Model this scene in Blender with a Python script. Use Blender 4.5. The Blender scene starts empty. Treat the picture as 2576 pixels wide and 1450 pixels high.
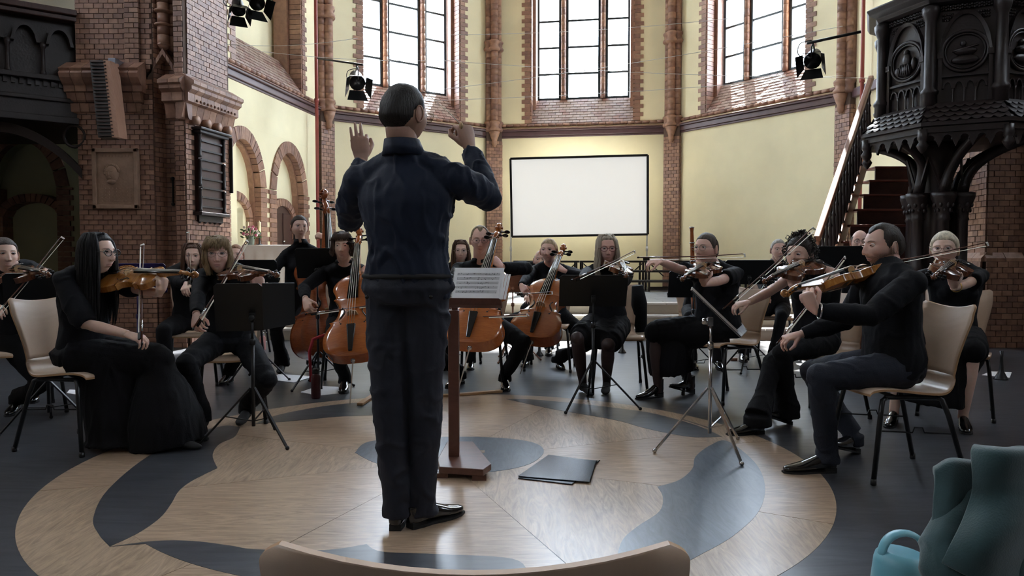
import bpy, bmesh, math, random
import numpy as np
from mathutils import Vector, Matrix
R = math.radians
rnd = random.Random(7)
col = bpy.context.scene.collection
sc = bpy.context.scene

# ------------------------------------------------------------------ camera, sky, sun, exposure
CAMH, TILT, FPX = 1.10, math.atan(75/1860), 1860.0
cam_d = bpy.data.cameras.new('camera'); cam = bpy.data.objects.new('camera', cam_d); col.objects.link(cam)
cam_d.sensor_width = 36; cam_d.lens = FPX/2576*36; cam_d.clip_start = .02
cam.location = (0, 0, CAMH); cam.rotation_euler = (R(90)-TILT, 0, 0)
sc.camera = cam
world = bpy.data.worlds.new('sky'); sc.world = world; world.use_nodes = True
wn = world.node_tree; bg = wn.nodes['Background']
bg.inputs['Color'].default_value = (.82, .91, 1.0, 1); bg.inputs['Strength'].default_value = 14.0
sun_d = bpy.data.lights.new('sun', 'SUN'); sun = bpy.data.objects.new('sun', sun_d); col.objects.link(sun)
sun_d.energy = 40; sun_d.angle = R(1.0); sun_d.color = (1, .93, .82)
_sd = Vector((-.22, -1, -1.28)); sun.rotation_euler = _sd.to_track_quat('-Z', 'Y').to_euler()
vs = sc.view_settings
vs.view_transform = 'Standard'; vs.look = 'None'; vs.gamma = 1; vs.use_curve_mapping = False; vs.exposure = 1.0
sc.cycles.max_bounces = 8; sc.cycles.diffuse_bounces = 5; sc.cycles.glossy_bounces = 3
sc.cycles.transparent_max_bounces = 12; sc.cycles.sample_clamp_indirect = 4
sc.cycles.use_denoising = True

# ------------------------------------------------------------------ helpers
_f = Vector((0, math.cos(TILT), -math.sin(TILT))); _u = Vector((0, math.sin(TILT), math.cos(TILT)))
def P(px, py, Y):
    d = _f + Vector(((px-1288)/FPX, 0, 0)) + _u*((725-py)/FPX)
    return Vector((0, 0, CAMH)) + d*(Y/d.y)
def PZ(px, py, z=0.0):
    d = _f + Vector(((px-1288)/FPX, 0, 0)) + _u*((725-py)/FPX)
    return Vector((0, 0, CAMH)) + d*((z-CAMH)/d.z)
def V(*a): return Vector(a)

MATS = {}
def mat(name, c, rough=.6, metal=0, var=0, vscale=8, bump=0, bscale=40, spec=.5, sheen=0, coat=0, c2=None, stretch=None, alpha=None, emit=None, trans=0, sss=0):
    m = bpy.data.materials.new(name); m.use_nodes = True; nt = m.node_tree; b = nt.nodes['Principled BSDF']
    c = tuple(c)+(1,)
    b.inputs['Base Color'].default_value = c; b.inputs['Roughness'].default_value = rough; b.inputs['Metallic'].default_value = metal
    b.inputs['Specular IOR Level'].default_value = spec
    if sheen: b.inputs['Sheen Weight'].default_value = sheen
    if coat: b.inputs['Coat Weight'].default_value = coat; b.inputs['Coat Roughness'].default_value = .08
    if trans: b.inputs['Transmission Weight'].default_value = trans
    if sss: b.inputs['Subsurface Weight'].default_value = sss; b.inputs['Subsurface Radius'].default_value = (.02, .008, .004); b.inputs['Subsurface Scale'].default_value = .5
    if emit: b.inputs['Emission Color'].default_value = tuple(emit[:3])+(1,); b.inputs['Emission Strength'].default_value = emit[3]
    if var or c2 or bump:
        tc = nt.nodes.new('ShaderNodeTexCoord'); mp = nt.nodes.new('ShaderNodeMapping')
        nt.links.new(tc.outputs['Object'], mp.inputs[0])
        if stretch: mp.inputs['Scale'].default_value = stretch
    if var or c2:
        n = nt.nodes.new('ShaderNodeTexNoise'); n.inputs['Scale'].default_value = vscale; n.inputs['Detail'].default_value = 6
        nt.links.new(mp.outputs[0], n.inputs['Vector'])
        r = nt.nodes.new('ShaderNodeValToRGB'); nt.links.new(n.outputs[0], r.inputs[0])
        a = tuple(max(0, x*(1-var)) for x in c[:3])+(1,); d = (tuple(c2)+(1,)) if c2 else tuple(min(1, x*(1+var)) for x in c[:3])+(1,)
        r.color_ramp.elements[0].color = a if not c2 else c; r.color_ramp.elements[1].color = d
        r.color_ramp.elements[0].position = .32; r.color_ramp.elements[1].position = .68
        nt.links.new(r.outputs[0], b.inputs['Base Color'])
    if bump:
        n2 = nt.nodes.new('ShaderNodeTexNoise'); n2.inputs['Scale'].default_value = bscale; n2.inputs['Detail'].default_value = 4
        nt.links.new(mp.outputs[0], n2.inputs['Vector'])
        bp = nt.nodes.new('ShaderNodeBump'); bp.inputs['Strength'].default_value = bump; bp.inputs['Distance'].default_value = .01
        nt.links.new(n2.outputs[0], bp.inputs['Height']); nt.links.new(bp.outputs[0], b.inputs['Normal'])
    MATS[name] = m
    return m
def wood(name, c1, c2, rough=.35, scale=3.0, stretch=(1, 12, 1), coat=0, bump=.15, dist=3):
    m = bpy.data.materials.new(name); m.use_nodes = True; nt = m.node_tree; b = nt.nodes['Principled BSDF']
    tc = nt.nodes.new('ShaderNodeTexCoord'); mp = nt.nodes.new('ShaderNodeMapping'); mp.inputs['Scale'].default_value = stretch
    nt.links.new(tc.outputs['Object'], mp.inputs[0])
    n = nt.nodes.new('ShaderNodeTexNoise'); n.inputs['Scale'].default_value = scale; n.inputs['Detail'].default_value = 9; n.inputs['Distortion'].default_value = dist; n.inputs['Roughness'].default_value = .65
    nt.links.new(mp.outputs[0], n.inputs['Vector'])
    r = nt.nodes.new('ShaderNodeValToRGB'); nt.links.new(n.outputs[0], r.inputs[0])
    r.color_ramp.elements[0].color = tuple(c1)+(1,); r.color_ramp.elements[1].color = tuple(c2)+(1,)
    r.color_ramp.elements[0].position = .3; r.color_ramp.elements[1].position = .7
    nt.links.new(r.outputs[0], b.inputs['Base Color']); b.inputs['Roughness'].default_value = rough
    if coat: b.inputs['Coat Weight'].default_value = coat; b.inputs['Coat Roughness'].default_value = .1
    bp = nt.nodes.new('ShaderNodeBump'); bp.inputs['Strength'].default_value = bump; bp.inputs['Distance'].default_value = .003
    nt.links.new(n.outputs[0], bp.inputs['Height']); nt.links.new(bp.outputs[0], b.inputs['Normal'])
    return m

def tag(o, label=None, cat=None, group=None, kind=None):
    if label: o['label'] = label
    if cat: o['category'] = cat
    if group: o['group'] = group
    if kind: o['kind'] = kind
    return o
def wloc(o):
    p = Vector((0, 0, 0))
    while o: p = p + o.location; o = o.parent
    return p
def thing(name, label, cat, loc=(0, 0, 0), group=None, rz=0):
    o = bpy.data.objects.new(name, None); o.empty_display_size = .05; col.objects.link(o); o.location = loc; o.rotation_euler = (0, 0, rz)
    return tag(o, label, cat, group)

class G:
    """collects geometry; .obj links it as one mesh object"""
    def __init__(s): s.v = []; s.f = []; s.m = []; s.sm = []
    def add(s, vs, fs, mi=0, sm=False):
        b = len(s.v); s.v.extend([tuple(p) for p in vs]); s.f.extend([tuple(i+b for i in f) for f in fs])
        s.m.extend([mi]*len(fs)); s.sm.extend([sm]*len(fs)); return s
    def hexa(s, p, mi=0):
        return s.add(p, [(3, 2, 1, 0), (4, 5, 6, 7), (0, 1, 5, 4), (1, 2, 6, 5), (2, 3, 7, 6), (3, 0, 4, 7)], mi)
    def box(s, c, sz, rot=None, mi=0):
        hx, hy, hz = sz[0]/2, sz[1]/2, sz[2]/2
        p = [Vector(q) for q in ((-hx, -hy, -hz), (hx, -hy, -hz), (hx, hy, -hz), (-hx, hy, -hz), (-hx, -hy, hz), (hx, -hy, hz), (hx, hy, hz), (-hx, hy, hz))]
        if rot is not None: p = [rot @ q for q in p]
        c = Vector(c); return s.hexa([q+c for q in p], mi)
    def fbox(s, F, s0, s1, z0, z1, o0, o1, mi=0):
        return s.hexa([F(s0, z0, o0), F(s1, z0, o0), F(s1, z0, o1), F(s0, z0, o1), F(s0, z1, o0), F(s1, z1, o0), F(s1, z1, o1), F(s0, z1, o1)], mi)
    def bar(s, a, b, w, h=None, mi=0, up=(0, 0, 1)):
        a = Vector(a); b = Vector(b); d = (b-a); L = d.length; d.normalize(); u = Vector(up)
        if abs(d.dot(u)) > .98: u = Vector((1, 0, 0))
        x = d.cross(u).normalized(); y = x.cross(d); h = h or w
        x = x*(w/2); y = y*(h/2)
        return s.hexa([a-x-y, a+x-y, a+x+y, a-x+y, b-x-y, b+x-y, b+x+y, b-x+y], mi)
    def tube(s, pts, r, n=8, mi=0, cap=True, sm=True, flat=1.0, up=None):
        pts = [Vector(p) for p in pts]; m = len(pts)
        if not hasattr(r, '__len__'): r = [r]*m
        vs = []; prev = None
        for i, p in enumerate(pts):
            t = (pts[min(i+1, m-1)]-pts[max(i-1, 0)]).normalized()
            if prev is None:
                a = Vector(up) if up is not None else (Vector((0, 0, 1)) if abs(t.z) < .9 else Vector((1, 0, 0)))
            else: a = prev
            x = (a - t*a.dot(t))
            if x.length < 1e-6: x = t.orthogonal()
            x.normalize(); prev = x; y = t.cross(x)
            rr = r[i]; ra, rb = (rr if hasattr(rr, '__len__') else (rr, rr*flat))
            for k in range(n):
                an = 2*math.pi*k/n; vs.append(p + x*(math.cos(an)*ra) + y*(math.sin(an)*rb))
        fs = [(i*n+k, i*n+(k+1) % n, (i+1)*n+(k+1) % n, (i+1)*n+k) for i in range(m-1) for k in range(n)]
        if cap: fs += [tuple(range(n-1, -1, -1)), tuple((m-1)*n+k for k in range(n))]
        return s.add(vs, fs, mi, sm)
    def lathe(s, prof, c=(0, 0, 0), n=16, mi=0, M3=None, sm=True, sx=1, sy=1):
        c = Vector(c); vs = []
        for r_, z in prof:
            for k in range(n):
                a = 2*math.pi*k/n; q = Vector((r_*math.cos(a)*sx, r_*math.sin(a)*sy, z))
                vs.append((M3 @ q if M3 is not None else q)+c)
        m = len(prof)
        fs = [(i*n+k, i*n+(k+1) % n, (i+1)*n+(k+1) % n, (i+1)*n+k) for i in range(m-1) for k in range(n)]
        fs += [tuple(range(n-1, -1, -1)), tuple((m-1)*n+k for k in range(n))]
        return s.add(vs, fs, mi, sm)
    def ball(s, c, r, n=12, mi=0, M3=None):
        if not hasattr(r, '__len__'): r = (r, r, r)
        c = Vector(c); m = max(6, n*2//3); vs = []
        for i in range(m+1):
            ph = math.pi*i/m
            for k in range(n):
                a = 2*math.pi*k/n
                q = Vector((r[0]*math.sin(ph)*math.cos(a), r[1]*math.sin(ph)*math.sin(a), r[2]*math.cos(ph)))
                vs.append((M3 @ q if M3 is not None else q)+c)
        fs = [(i*n+k, (i+1)*n+k, (i+1)*n+(k+1) % n, i*n+(k+1) % n) for i in range(m) for k in range(n)]
        return s.add(vs, fs, mi, True)
    def prism(s, loop, thick, mi=0, sm=False):
        """loop: list of 3D points, thick: Vector"""
        n = len(loop); lp = [Vector(p) for p in loop]; t = Vector(thick)
        return s.add(lp+[p+t for p in lp], [tuple(range(n-1, -1, -1)), tuple(range(n, 2*n))]+[(i, (i+1) % n, (i+1) % n+n, i+n) for i in range(n)], mi, sm)
    def strip(s, A, B, mi=0, sm=False):
        n = len(A); return s.add(list(A)+list(B), [(i, i+1, n+i+1, n+i) for i in range(n-1)], mi, sm)
    def obj(s, name, mats, parent=None, label=None, cat=None, group=None, kind=None, base=None, bevel=0, sub=0, local=False, fix=True):
        if not isinstance(mats, (list, tuple)): mats = [mats]
        off = Vector((0, 0, 0)) if local else (wloc(parent) if parent else (Vector(base) if base is not None else Vector((0, 0, 0))))
        me = bpy.data.meshes.new(name); vv = [(p[0]-off.x, p[1]-off.y, p[2]-off.z) for p in s.v]
        me.from_pydata(vv, [], s.f)
        for m in mats: me.materials.append(m)
        me.polygons.foreach_set('material_index', s.m); me.polygons.foreach_set('use_smooth', s.sm)
        if fix:
            bm = bmesh.new(); bm.from_mesh(me); bmesh.ops.remove_doubles(bm, verts=bm.verts, dist=1e-6) if any(s.sm) else None
            bmesh.ops.recalc_face_normals(bm, faces=bm.faces); bm.to_mesh(me); bm.free()
        me.update()
        o = bpy.data.objects.new(name, me); col.objects.link(o)
        if parent: o.parent = parent
        elif base is not None: o.location = base
        if bevel:
            b = o.modifiers.new('bevel', 'BEVEL'); b.width = bevel; b.segments = 2; b.limit_method = 'ANGLE'
        if sub:
            b = o.modifiers.new('sub', 'SUBSURF'); b.levels = b.render_levels = sub
        return tag(o, label, cat, group, kind)
class Frame:
    def __init__(s, p0, d, n): s.p = Vector((p0[0], p0[1], 0)); s.d = Vector((d[0], d[1], 0)).normalized(); s.n = Vector((n[0], n[1], 0)).normalized()
    def __call__(s, a, z, o=0): return s.p + s.d*a + s.n*o + Vector((0, 0, z))

def copy_tree(o, parent=None):
    c = o.copy(); col.objects.link(c)
    if parent: c.parent = parent
    for ch in list(o.children): copy_tree(ch, c)
    return c

# ------------------------------------------------------------------ materials
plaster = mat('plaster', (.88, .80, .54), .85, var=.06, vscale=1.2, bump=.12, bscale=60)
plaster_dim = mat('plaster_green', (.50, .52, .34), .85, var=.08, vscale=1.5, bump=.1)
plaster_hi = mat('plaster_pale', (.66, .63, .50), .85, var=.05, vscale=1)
brickA = mat('brick_a', (.27, .145, .10), .5, var=.2, vscale=14, bump=.2)
brickB = mat('brick_b', (.33, .185, .125), .5, var=.2, vscale=14, bump=.2)
brickC = mat('brick_c', (.215, .115, .085), .5, var=.2, vscale=14, bump=.2)
BR = [brickA, brickB, brickC]
mortar = mat('mortar', (.10, .065, .05), .9)
brickm = mat('glazed_brick', (.25, .14, .11), .45, var=.25, vscale=10, bump=.15)
brick_grey = mat('slate_brick', (.33, .235, .19), .5, var=.15, vscale=14)
cornice = mat('cornice_brown', (.10, .055, .06), .35, var=.1)
stone = mat('sandstone', (.30, .19, .13), .7, var=.15, vscale=10, bump=.3)
frame_dark = mat('window_steel', (.03, .04, .045), .4)
wood_black = mat('dark_oak', (.016, .010, .011), .45, var=.3, vscale=6, bump=.2)
wood_brown = wood('brown_oak', (.035, .014, .012), (.07, .028, .022), .4)
wood_rail = wood('reddish_oak', (.24, .10, .06), (.36, .17, .10), .4)
red_pipe = mat('red_pipe', (.30, .06, .05), .4)
blackm = mat('black_metal', (.012, .013, .015), .35, metal=.3)
steel = mat('chrome', (.6, .6, .6), .22, metal=1)
white_m = mat('white_paint', (.8, .8, .78), .5)
# ------------------------------------------------------------------ floor
import os as _os
FLOOR_D = wood('slate_oak', (.018, .020, .026), (.066, .070, .082), .34, 1.7, (1, 5, 1), dist=2.2, bump=.15)
FLOOR_T = wood('light_oak', (.23, .155, .10), (.51, .37, .26), .30, 2.2, (1.2, 9, 1), dist=3.2, bump=.12)
FLOOR_T2 = wood('light_oak_turned', (.22, .15, .098), (.49, .36, .25), .32, 2.2, (9, 1.2, 1), dist=3.2, bump=.12)
FLOOR_D2 = wood('blue_grey_oak', (.045, .058, .080), (.105, .13, .165), .28, 2.4, (6, 1.2, 1), dist=3, bump=.12)
g = G(); g.box((0, 2.5, -.1), (22, 31, .2)); floor = g.obj('floor', FLOOR_D, kind='structure')
def inlay(name, pts, m, h, label=None):
    g = G(); pts = [Vector((p[0], p[1], -.02)) for p in pts]
    g.prism(pts, (0, 0, .02+h), 0); o = g.obj(name, m, floor, local=True, label=label)
    return o
CC = Vector((-.36, 3.99, 0)); RO = 1.95
def arc(c, r, a0, a1, n=24): return [Vector((c[0]+r*math.cos(R(a0+(a1-a0)*i/n)), c[1]+r*math.sin(R(a0+(a1-a0)*i/n)), 0)) for i in range(n+1)]
def smooth(pts, k=6):
    out = []; n = len(pts)
    for i in range(n-1):
        p0 = pts[max(i-1, 0)]; p1 = pts[i]; p2 = pts[i+1]; p3 = pts[min(i+2, n-1)]
        for j in range(k):
            t = j/k; out.append(.5*((2*p1)+(p2-p0)*t+(2*p0-5*p1+4*p2-p3)*t*t+(3*p1-p0-3*p2+p3)*t**3))
    out.append(pts[-1]); return out
def fpx(L): return [PZ(x, y) for x, y in L]
RI = 1.585
segs = [(-30, 12), (12, 60), (60, 110), (110, 160), (160, 196), (196, 240), (240, 285), (285, 330)]
for i, (a0, a1) in enumerate(segs):
    o = inlay('ring_plank', arc(CC, RO, a0+.06, a1-.06)+arc(CC, RI, a1-.06, a0+.06), [FLOOR_T, FLOOR_T2][i % 2], .0012)
for i, a0 in enumerate(range(0, 360, 45)):
    a0 += 22
    inlay('centre_plank', [CC]+arc(CC, RI-.001, a0+.08, a0+45-.08, 16), [FLOOR_T2, FLOOR_T, FLOOR_T][i % 3], .0010)
blob = lambda nm, L, m=FLOOR_D, h=.0022: inlay(nm, L, m, h)
# left lobe
lo = smooth(fpx([(276, 1377), (248, 1345), (235, 1303), (272, 1233), (367, 1153), (470, 1100), (560, 1073), (604, 1076)]))
li = smooth(fpx([(604, 1076), (590, 1100), (552, 1118), (535, 1146), (547, 1179)]))+smooth(fpx([(547, 1179), (485, 1210), (450, 1237), (431, 1268), (404, 1303), (349, 1342), (276, 1377)]))
blob('dark_lobe', lo[:-1]+li[:-1], FLOOR_D)
up_ = smooth(fpx([(276, 1377), (388, 1363), (485, 1363), (582, 1375), (644, 1384), (815, 1386), (922, 1371)]))+smooth(fpx([(922, 1371), (962, 1390), (1100, 1396), (1290, 1408), (1330, 1450)]))
a_start = math.degrees(math.atan2(*( (up_[-1]-CC).yx ))); a_end = math.degrees(math.atan2(*((up_[0]-CC).yx)))
e0 = math.degrees(math.atan2((up_[-1]-CC).y, (up_[-1]-CC).x)); e1 = math.degrees(math.atan2((up_[0]-CC).y, (up_[0]-CC).x))
blob('dark_lobe', up_+arc(CC, RI, e0, e1, 24)[1:-1], FLOOR_D)
ro = smooth(fpx([(1556, 1411), (1554, 1397), (1567, 1359), (1604, 1326), (1659, 1288), (1667, 1251), (1654, 1226)]))
rp = smooth(fpx([(1654, 1226), (1709, 1209), (1742, 1180), (1750, 1150), (1788, 1121), (1830, 1111), (1897, 1163), (1924, 1221), (1911, 1284), (1855, 1342), (1776, 1390), (1660, 1440), (1556, 1411)]))
blob('blue_grey_lobe', ro[:-1]+rp[:-1], FLOOR_D2)
ce = smooth(fpx([(893, 1140), (930, 1112), (1060, 1102), (1220, 1101), (1330, 1112), (1368, 1134), (1340, 1165), (1270, 1184), (1180, 1190), (1050, 1184), (950, 1168), (893, 1140)]))
blob('centre_lobe', ce[:-1], FLOOR_D2)
cr = smooth(fpx([(1273, 1005), (1350, 1007), (1466, 1018), (1560, 1029), (1646, 1042), (1751, 1071), (1817, 1100)]))+smooth(fpx([(1817, 1100), (1734, 1100), (1625, 1079), (1543, 1057), (1389, 1030), (1273, 1005)]))
blob('dark_crescent', cr[:-1], FLOOR_D)
cl = smooth(fpx([(640, 1068), (700, 1045), (815, 1023), (932, 1012), (1050, 1010), (1110, 1012)]))+smooth(fpx([(1110, 1012), (1040, 1040), (932, 1046), (854, 1049), (738, 1060), (640, 1068)]))
blob('dark_crescent', cl[:-1], FLOOR_D)
g = G(); a = PZ(1195, 1138); g.box((a.x, a.y, .0035), (.11, .05, .001)); g.obj('floor_insert', FLOOR_T, floor)
# plank seams of dark floor: thin recess lines built as narrow proud planks along the nave
# ------------------------------------------------------------------ octagonal apse
def rotv(a): return Vector((math.cos(R(a)), math.sin(R(a))))
S = 4.05
A0 = Vector((-.44, 17.0)); A1 = A0+S*rotv(-9.5); A2 = A1+S*rotv(-54.5); B1 = A0-S*rotv(35.5); B2 = B1-S*rotv(80.5)
A3 = Vector((6.06, 10.48))
HW = 12.5
def outn(d): return Vector((-d.y, d.x))
FR = {}
FR['centre'] = Frame(A0, rotv(-9.5), outn(rotv(-9.5)))
FR['right'] = Frame(A1, rotv(-54.5), outn(rotv(-54.5)))
FR['left'] = Frame(B1, rotv(35.5), outn(rotv(35.5)))
FR['side_left'] = Frame(B2, rotv(80.5), outn(rotv(80.5)))
W0, W1, ZS, ZG = .86, 3.19, 4.08, 4.74     # opening in the wall, sill at wall plane, glass foot
def brick_course(g, F, s0, s1, z0, z1, o, bw=.12, bh=.062, t=.012, gap=.008, shift=0, jit=.003):
    """joined glazed bricks, proud of their backing"""
    nz = max(1, int(round((z1-z0)/bh))); h = (z1-z0)/nz
    for i in range(nz):
        off = (bw*.5 if (i+shift) % 2 else 0); x = s0-off
        while x < s1-.004:
            a = max(x, s0)+gap/2; b = min(x+bw, s1)-gap/2
            if b-a > .01: g.fbox(F, a, b, z0+i*h+gap/2, z0+(i+1)*h-gap/2, o-t+rnd.uniform(-jit, jit), o, rnd.choice((0, 0, 1, 2)))
            x += bw
for nm, F in FR.items():
    L = S
    g = G(); th = .75
    if nm in ('centre', 'right', 'left', 'side_left'):
        g.fbox(F, -.3, W0, 0, HW, 0, th); g.fbox(F, W1, L+.3, 0, HW, 0, th)
        g.fbox(F, W0, W1, ZS-.02, ZS, 0, th)
        if nm == 'side_left':
            # blind arch niches are cut below: solid behind
            g.fbox(F, W0, W1, 0, ZS-.02, .17, th); g.fbox(F, W0, W1, 3.30, ZS-.02, 0, .17)
            g.v = g.v; 
            g2 = G()
        else:
            g.fbox(F, W0, W1, 0, ZS-.02, 0, th)
        g.fbox(F, W0, W1, 11.2, HW, 0, th)
        if nm == 'side_left':
            g.fbox(F, W0, W1, ZS, 11.2, .55, th)
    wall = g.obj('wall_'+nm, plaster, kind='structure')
    # cornice with three mouldings, brick string course above
    c = G(); c.fbox(F, -.05, L+.05, 3.86, 3.96, -.06, .02); c.fbox(F, -.05, L+.05, 3.96, 4.0, -.10, .02); c.fbox(F, -.05, L+.05, 3.82, 3.86, -.035, .02); c.fbox(F, -.05, L+.05, 4.0, 4.02, -.12, .02, 1)
    c.obj('cornice', [cornice, brickC], wall, bevel=.012)
    c = G()
    k = 0; x = 0
    while x < L:
        if not (W0-.2 < x+.08 < W1+.2) or True: c.tube([F(x+.004, 4.10, -.01), F(min(x+.16, L)-.004, 4.10, -.01)], .035, 8, k % 3)
        x += .16; k += 1
    c.obj('string_course', BR, wall, kind='stuff')
    # brick jambs with toothed outline, sloping sill of flat bricks
    c = G(); j = 0; z = 4.14
    while z < 9.4:
        t = .07 if j % 2 else 0
        for a, b in ((W0-.12-t, W0), (W1, W1+.12+t)):
            c.fbox(F, a, b, z+.003, z+.085, -.014, 0, rnd.choice((0, 1, 2)))
        for a, o0, o1 in ((W0, 0, .22), (W0, .23, .5), (W1, 0, .22), (W1, .23, .5)):
            aa, bb = (a-.005, a+.035) if a == W0 else (a-.035, a+.005)
            c.fbox(F, aa, bb, z+.003, z+.085, o0, o1, rnd.choice((0, 1, 2)))
        z += .09; j += 1
    c.fbox(F, W0, W0+.1, ZS, 9.4, .24, .5, 0); c.fbox(F, W1-.1, W1, ZS, 9.4, .24, .5, 0)
    c.obj('window_jamb', BR, wall, kind='stuff')
    c = G(); nr = 9
    for i in range(nr):
        z0 = 4.14+(ZG-4.14)*i/nr; z1 = 4.14+(ZG-4.14)*(i+1)/nr; o0 = .0+.42*i/nr; o1 = .0+.42*(i+1)/nr
        x = W0-(.08 if i % 2 else 0)
        while x < W1:
            a = max(x, W0)+.004; b = min(x+.16, W1)-.004
            if b-a > .01:
                q = .012+rnd.uniform(-.003, .003)
                c.hexa([F(a, z0+.006, o0-q), F(b, z0+.006, o0-q), F(b, z0-.03, o1), F(a, z0-.03, o1), F(a, z1-.004, o1-q), F(b, z1-.004, o1-q), F(b, z1-.004, o1+.02), F(a, z1-.004, o1+.02)], rnd.choice((0, 0, 1)))
            x += .16
    c.hexa([F(W0, 4.12, 0.01), F(W1, 4.12, .01), F(W1, 4.12, .5), F(W0, 4.12, .5), F(W0, 4.14, .01), F(W1, 4.14, .01), F(W1, ZG, .44), F(W0, ZG, .44)], 2)
    c.obj('sloping_sill', [brick_grey, brickm, mortar], wall, kind='stuff')
glass = bpy.data.materials.new('window_glass'); glass.use_nodes = True; nt = glass.node_tree
for n in list(nt.nodes): nt.nodes.remove(n)
ou = nt.nodes.new('ShaderNodeOutputMaterial'); mx = nt.nodes.new('ShaderNodeMixShader'); tr = nt.nodes.new('ShaderNodeBsdfTransparent'); gl = nt.nodes.new('ShaderNodeBsdfGlossy')
tr.inputs[0].default_value = (.93, .96, 1, 1); gl.inputs['Roughness'].default_value = .05; mx.inputs[0].default_value = .06
nt.links.new(tr.outputs[0], mx.inputs[1]); nt.links.new(gl.outputs[0], mx.inputs[2]); nt.links.new(mx.outputs[0], ou.inputs[0])
wi = 0
for nm, (L3) in {'left': 0, 'centre': 0, 'right': 0}.items():
    F = FR[nm]; wi += 1
    win = bpy.data.objects.new('window_%d' % wi, None); col.objects.link(win); win.location = F((W0+W1)/2, ZG, .45); win['kind'] = 'structure'
    a0, a1 = W0+.12, W1-.12; w = a1-a0
    lights = [(a0, a0+w*.25), (a0+w*.32, a0+w*.68), (a0+w*.75, a1)]
    c = G()
    for (x0, x1) in ((lights[0][1], lights[1][0]), (lights[1][1], lights[2][0])):
        z = ZG
        mid = (x0+x1)/2
        while z < 10.9:
            c.tube([F(mid, z+.003, .40), F(mid, z+.157, .40)], .055, 10, rnd.choice((0, 1, 2))); z += .16
        c.fbox(F, x0, x1, ZG, 11.2, .44, .52, 0)
    c.obj('mullion', BR, win)
    c = G()
    for (x0, x1) in lights:
        for a, b in ((x0-.01, x0+.04), (x1-.04, x1+.01)): c.fbox(F, a, b, ZG, 11.2, .43, .48)
        c.fbox(F, x0, x1, ZG, ZG+.05, .43, .49)
        z = ZG+.58
        while z < 11:
            c.fbox(F, x0, x1, z-.01, z+.035, .44, .48); z += .60
    c.obj('window_frame', frame_dark, win)
    c = G()
    for (x0, x1) in lights:
        z = ZG+.05
        while z < 11:
            c = G(); c.fbox(F, x0+.02, x1-.02, z, min(z+.53, 11.2), .458, .462); c.obj('pane', glass, win); z = z+.58 if z == ZG+.05 else z+.60
# pilasters at the corners of the apse: brick shaft below, three round shafts above, ring collars
def pilaster(pt, face, hi, label, w=.36):
    d = rotv(face); F = Frame(Vector(pt)-d*(w/2), d, outn(d))
    pl = G(); pl.fbox(F, -.0, w, .0, 4.2, -.16, .3, 0)
    root = pl.obj('trim_%d' % hi, mortar, kind='structure')
    c = G(); brick_course(c, F, 0, w, .48, 3.75, -.16, .12, .075, .012)
    FL = Frame(F(0, 0, 0), F.n, -F.d); FR_ = Frame(F(w, 0, 0), F.n, F.d)
    brick_course(c, FL, -.16, .12, .48, 3.75, .0, .12, .075, .012); brick_course(c, FR_, -.16, .12, .48, 3.75, .0, .12, .075, -.012)
    c.obj('shaft_bricks', BR, root, kind='stuff')
    c = G()
    for k, (a, o, r_) in enumerate(((w*.2, -.12, .07), (w*.5, -.2, .085), (w*.8, -.12, .07))):
        z = 4.05; j = 0
        while z < 9.6:
            c.tube([F(a, z, o), F(a, z+.128, o)], r_, 10, rnd.choice((0, 1, 2))); z += .13
    c.fbox(F, 0, w, 4.0, 9.6, -.12, .2, 2)
    c.obj('round_shaft', BR, root)
    for zz in (3.95, 5.75, 7.9):
        c = G()
        for k, (a, o, r_) in enumerate(((w*.2, -.12, .10), (w*.5, -.2, .115), (w*.8, -.12, .10))):
            c.lathe([(r_*.8, 0), (r_*1.15, .03), (r_*1.2, .06), (r_*.85, .10), (r_*.85, .16), (r_*1.1, .19), (r_*1.1, .22), (r_*.8, .25)], F(a, zz, o), 12, k % 3)
        c.obj('ring_collar', BR, root)
    c = G(); 
    c.lathe([(.03, 3.62), (.07, 3.7), (.06, 3.76), (.10, 3.86), (.13, 3.95)], F(w/2, 0, -.2), 12, 1); c.obj('corbel', BR, root)
pilaster(A0, 13, 1, ''); pilaster(A1, -32, 2, ''); pilaster(A2, -72, 3, ''); pilaster(B1, 58, 4, '')
# red pipes beside the side pilasters
for px, Y in ((798, 13.95), (2165, 12.4)):
    p = P(px, 400, Y); g = G(); g.tube([(p.x, p.y, .48), (p.x, p.y, 10)], .032, 8)
    for z in (1.5, 4.05, 6.5): g.lathe([(.045, z-.03), (.045, z+.03)], (p.x, p.y, 0), 10)
    g.obj('drain_pipe', red_pipe, label='red vertical pipe beside the left apse pilaster' if px < 1000 else 'red vertical pipe behind the pulpit stair', cat='pipe', base=(p.x, p.y, .48))
# side wall right of apse, ceiling, nave shell
g = G(); Fq = Frame(A2, (A3-A2), outn((A3-A2).normalized()) )
LL = (A3-A2).length; Fs = Frame(A2, A3-A2, Vector((1, .06))); g.fbox(Fs, -.3, LL, 0, HW, 0, .7); g.obj('wall_side_right', plaster, kind='structure')
g = G(); g.fbox(Fs, 0, LL, 3.86, 4.0, -.08, .02); g.obj('trim_5', cornice, kind='structure')
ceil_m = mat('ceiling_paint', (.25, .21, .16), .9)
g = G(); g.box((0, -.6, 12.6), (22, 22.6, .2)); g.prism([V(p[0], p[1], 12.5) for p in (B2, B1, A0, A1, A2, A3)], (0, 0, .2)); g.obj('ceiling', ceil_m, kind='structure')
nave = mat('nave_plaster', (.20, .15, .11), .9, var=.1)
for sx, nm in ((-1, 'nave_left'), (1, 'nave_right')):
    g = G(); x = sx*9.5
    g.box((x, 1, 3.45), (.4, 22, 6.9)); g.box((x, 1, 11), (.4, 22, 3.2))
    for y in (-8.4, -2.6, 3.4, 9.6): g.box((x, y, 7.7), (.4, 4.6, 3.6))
    g.obj('wall_'+nm, nave, kind='structure')
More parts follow.
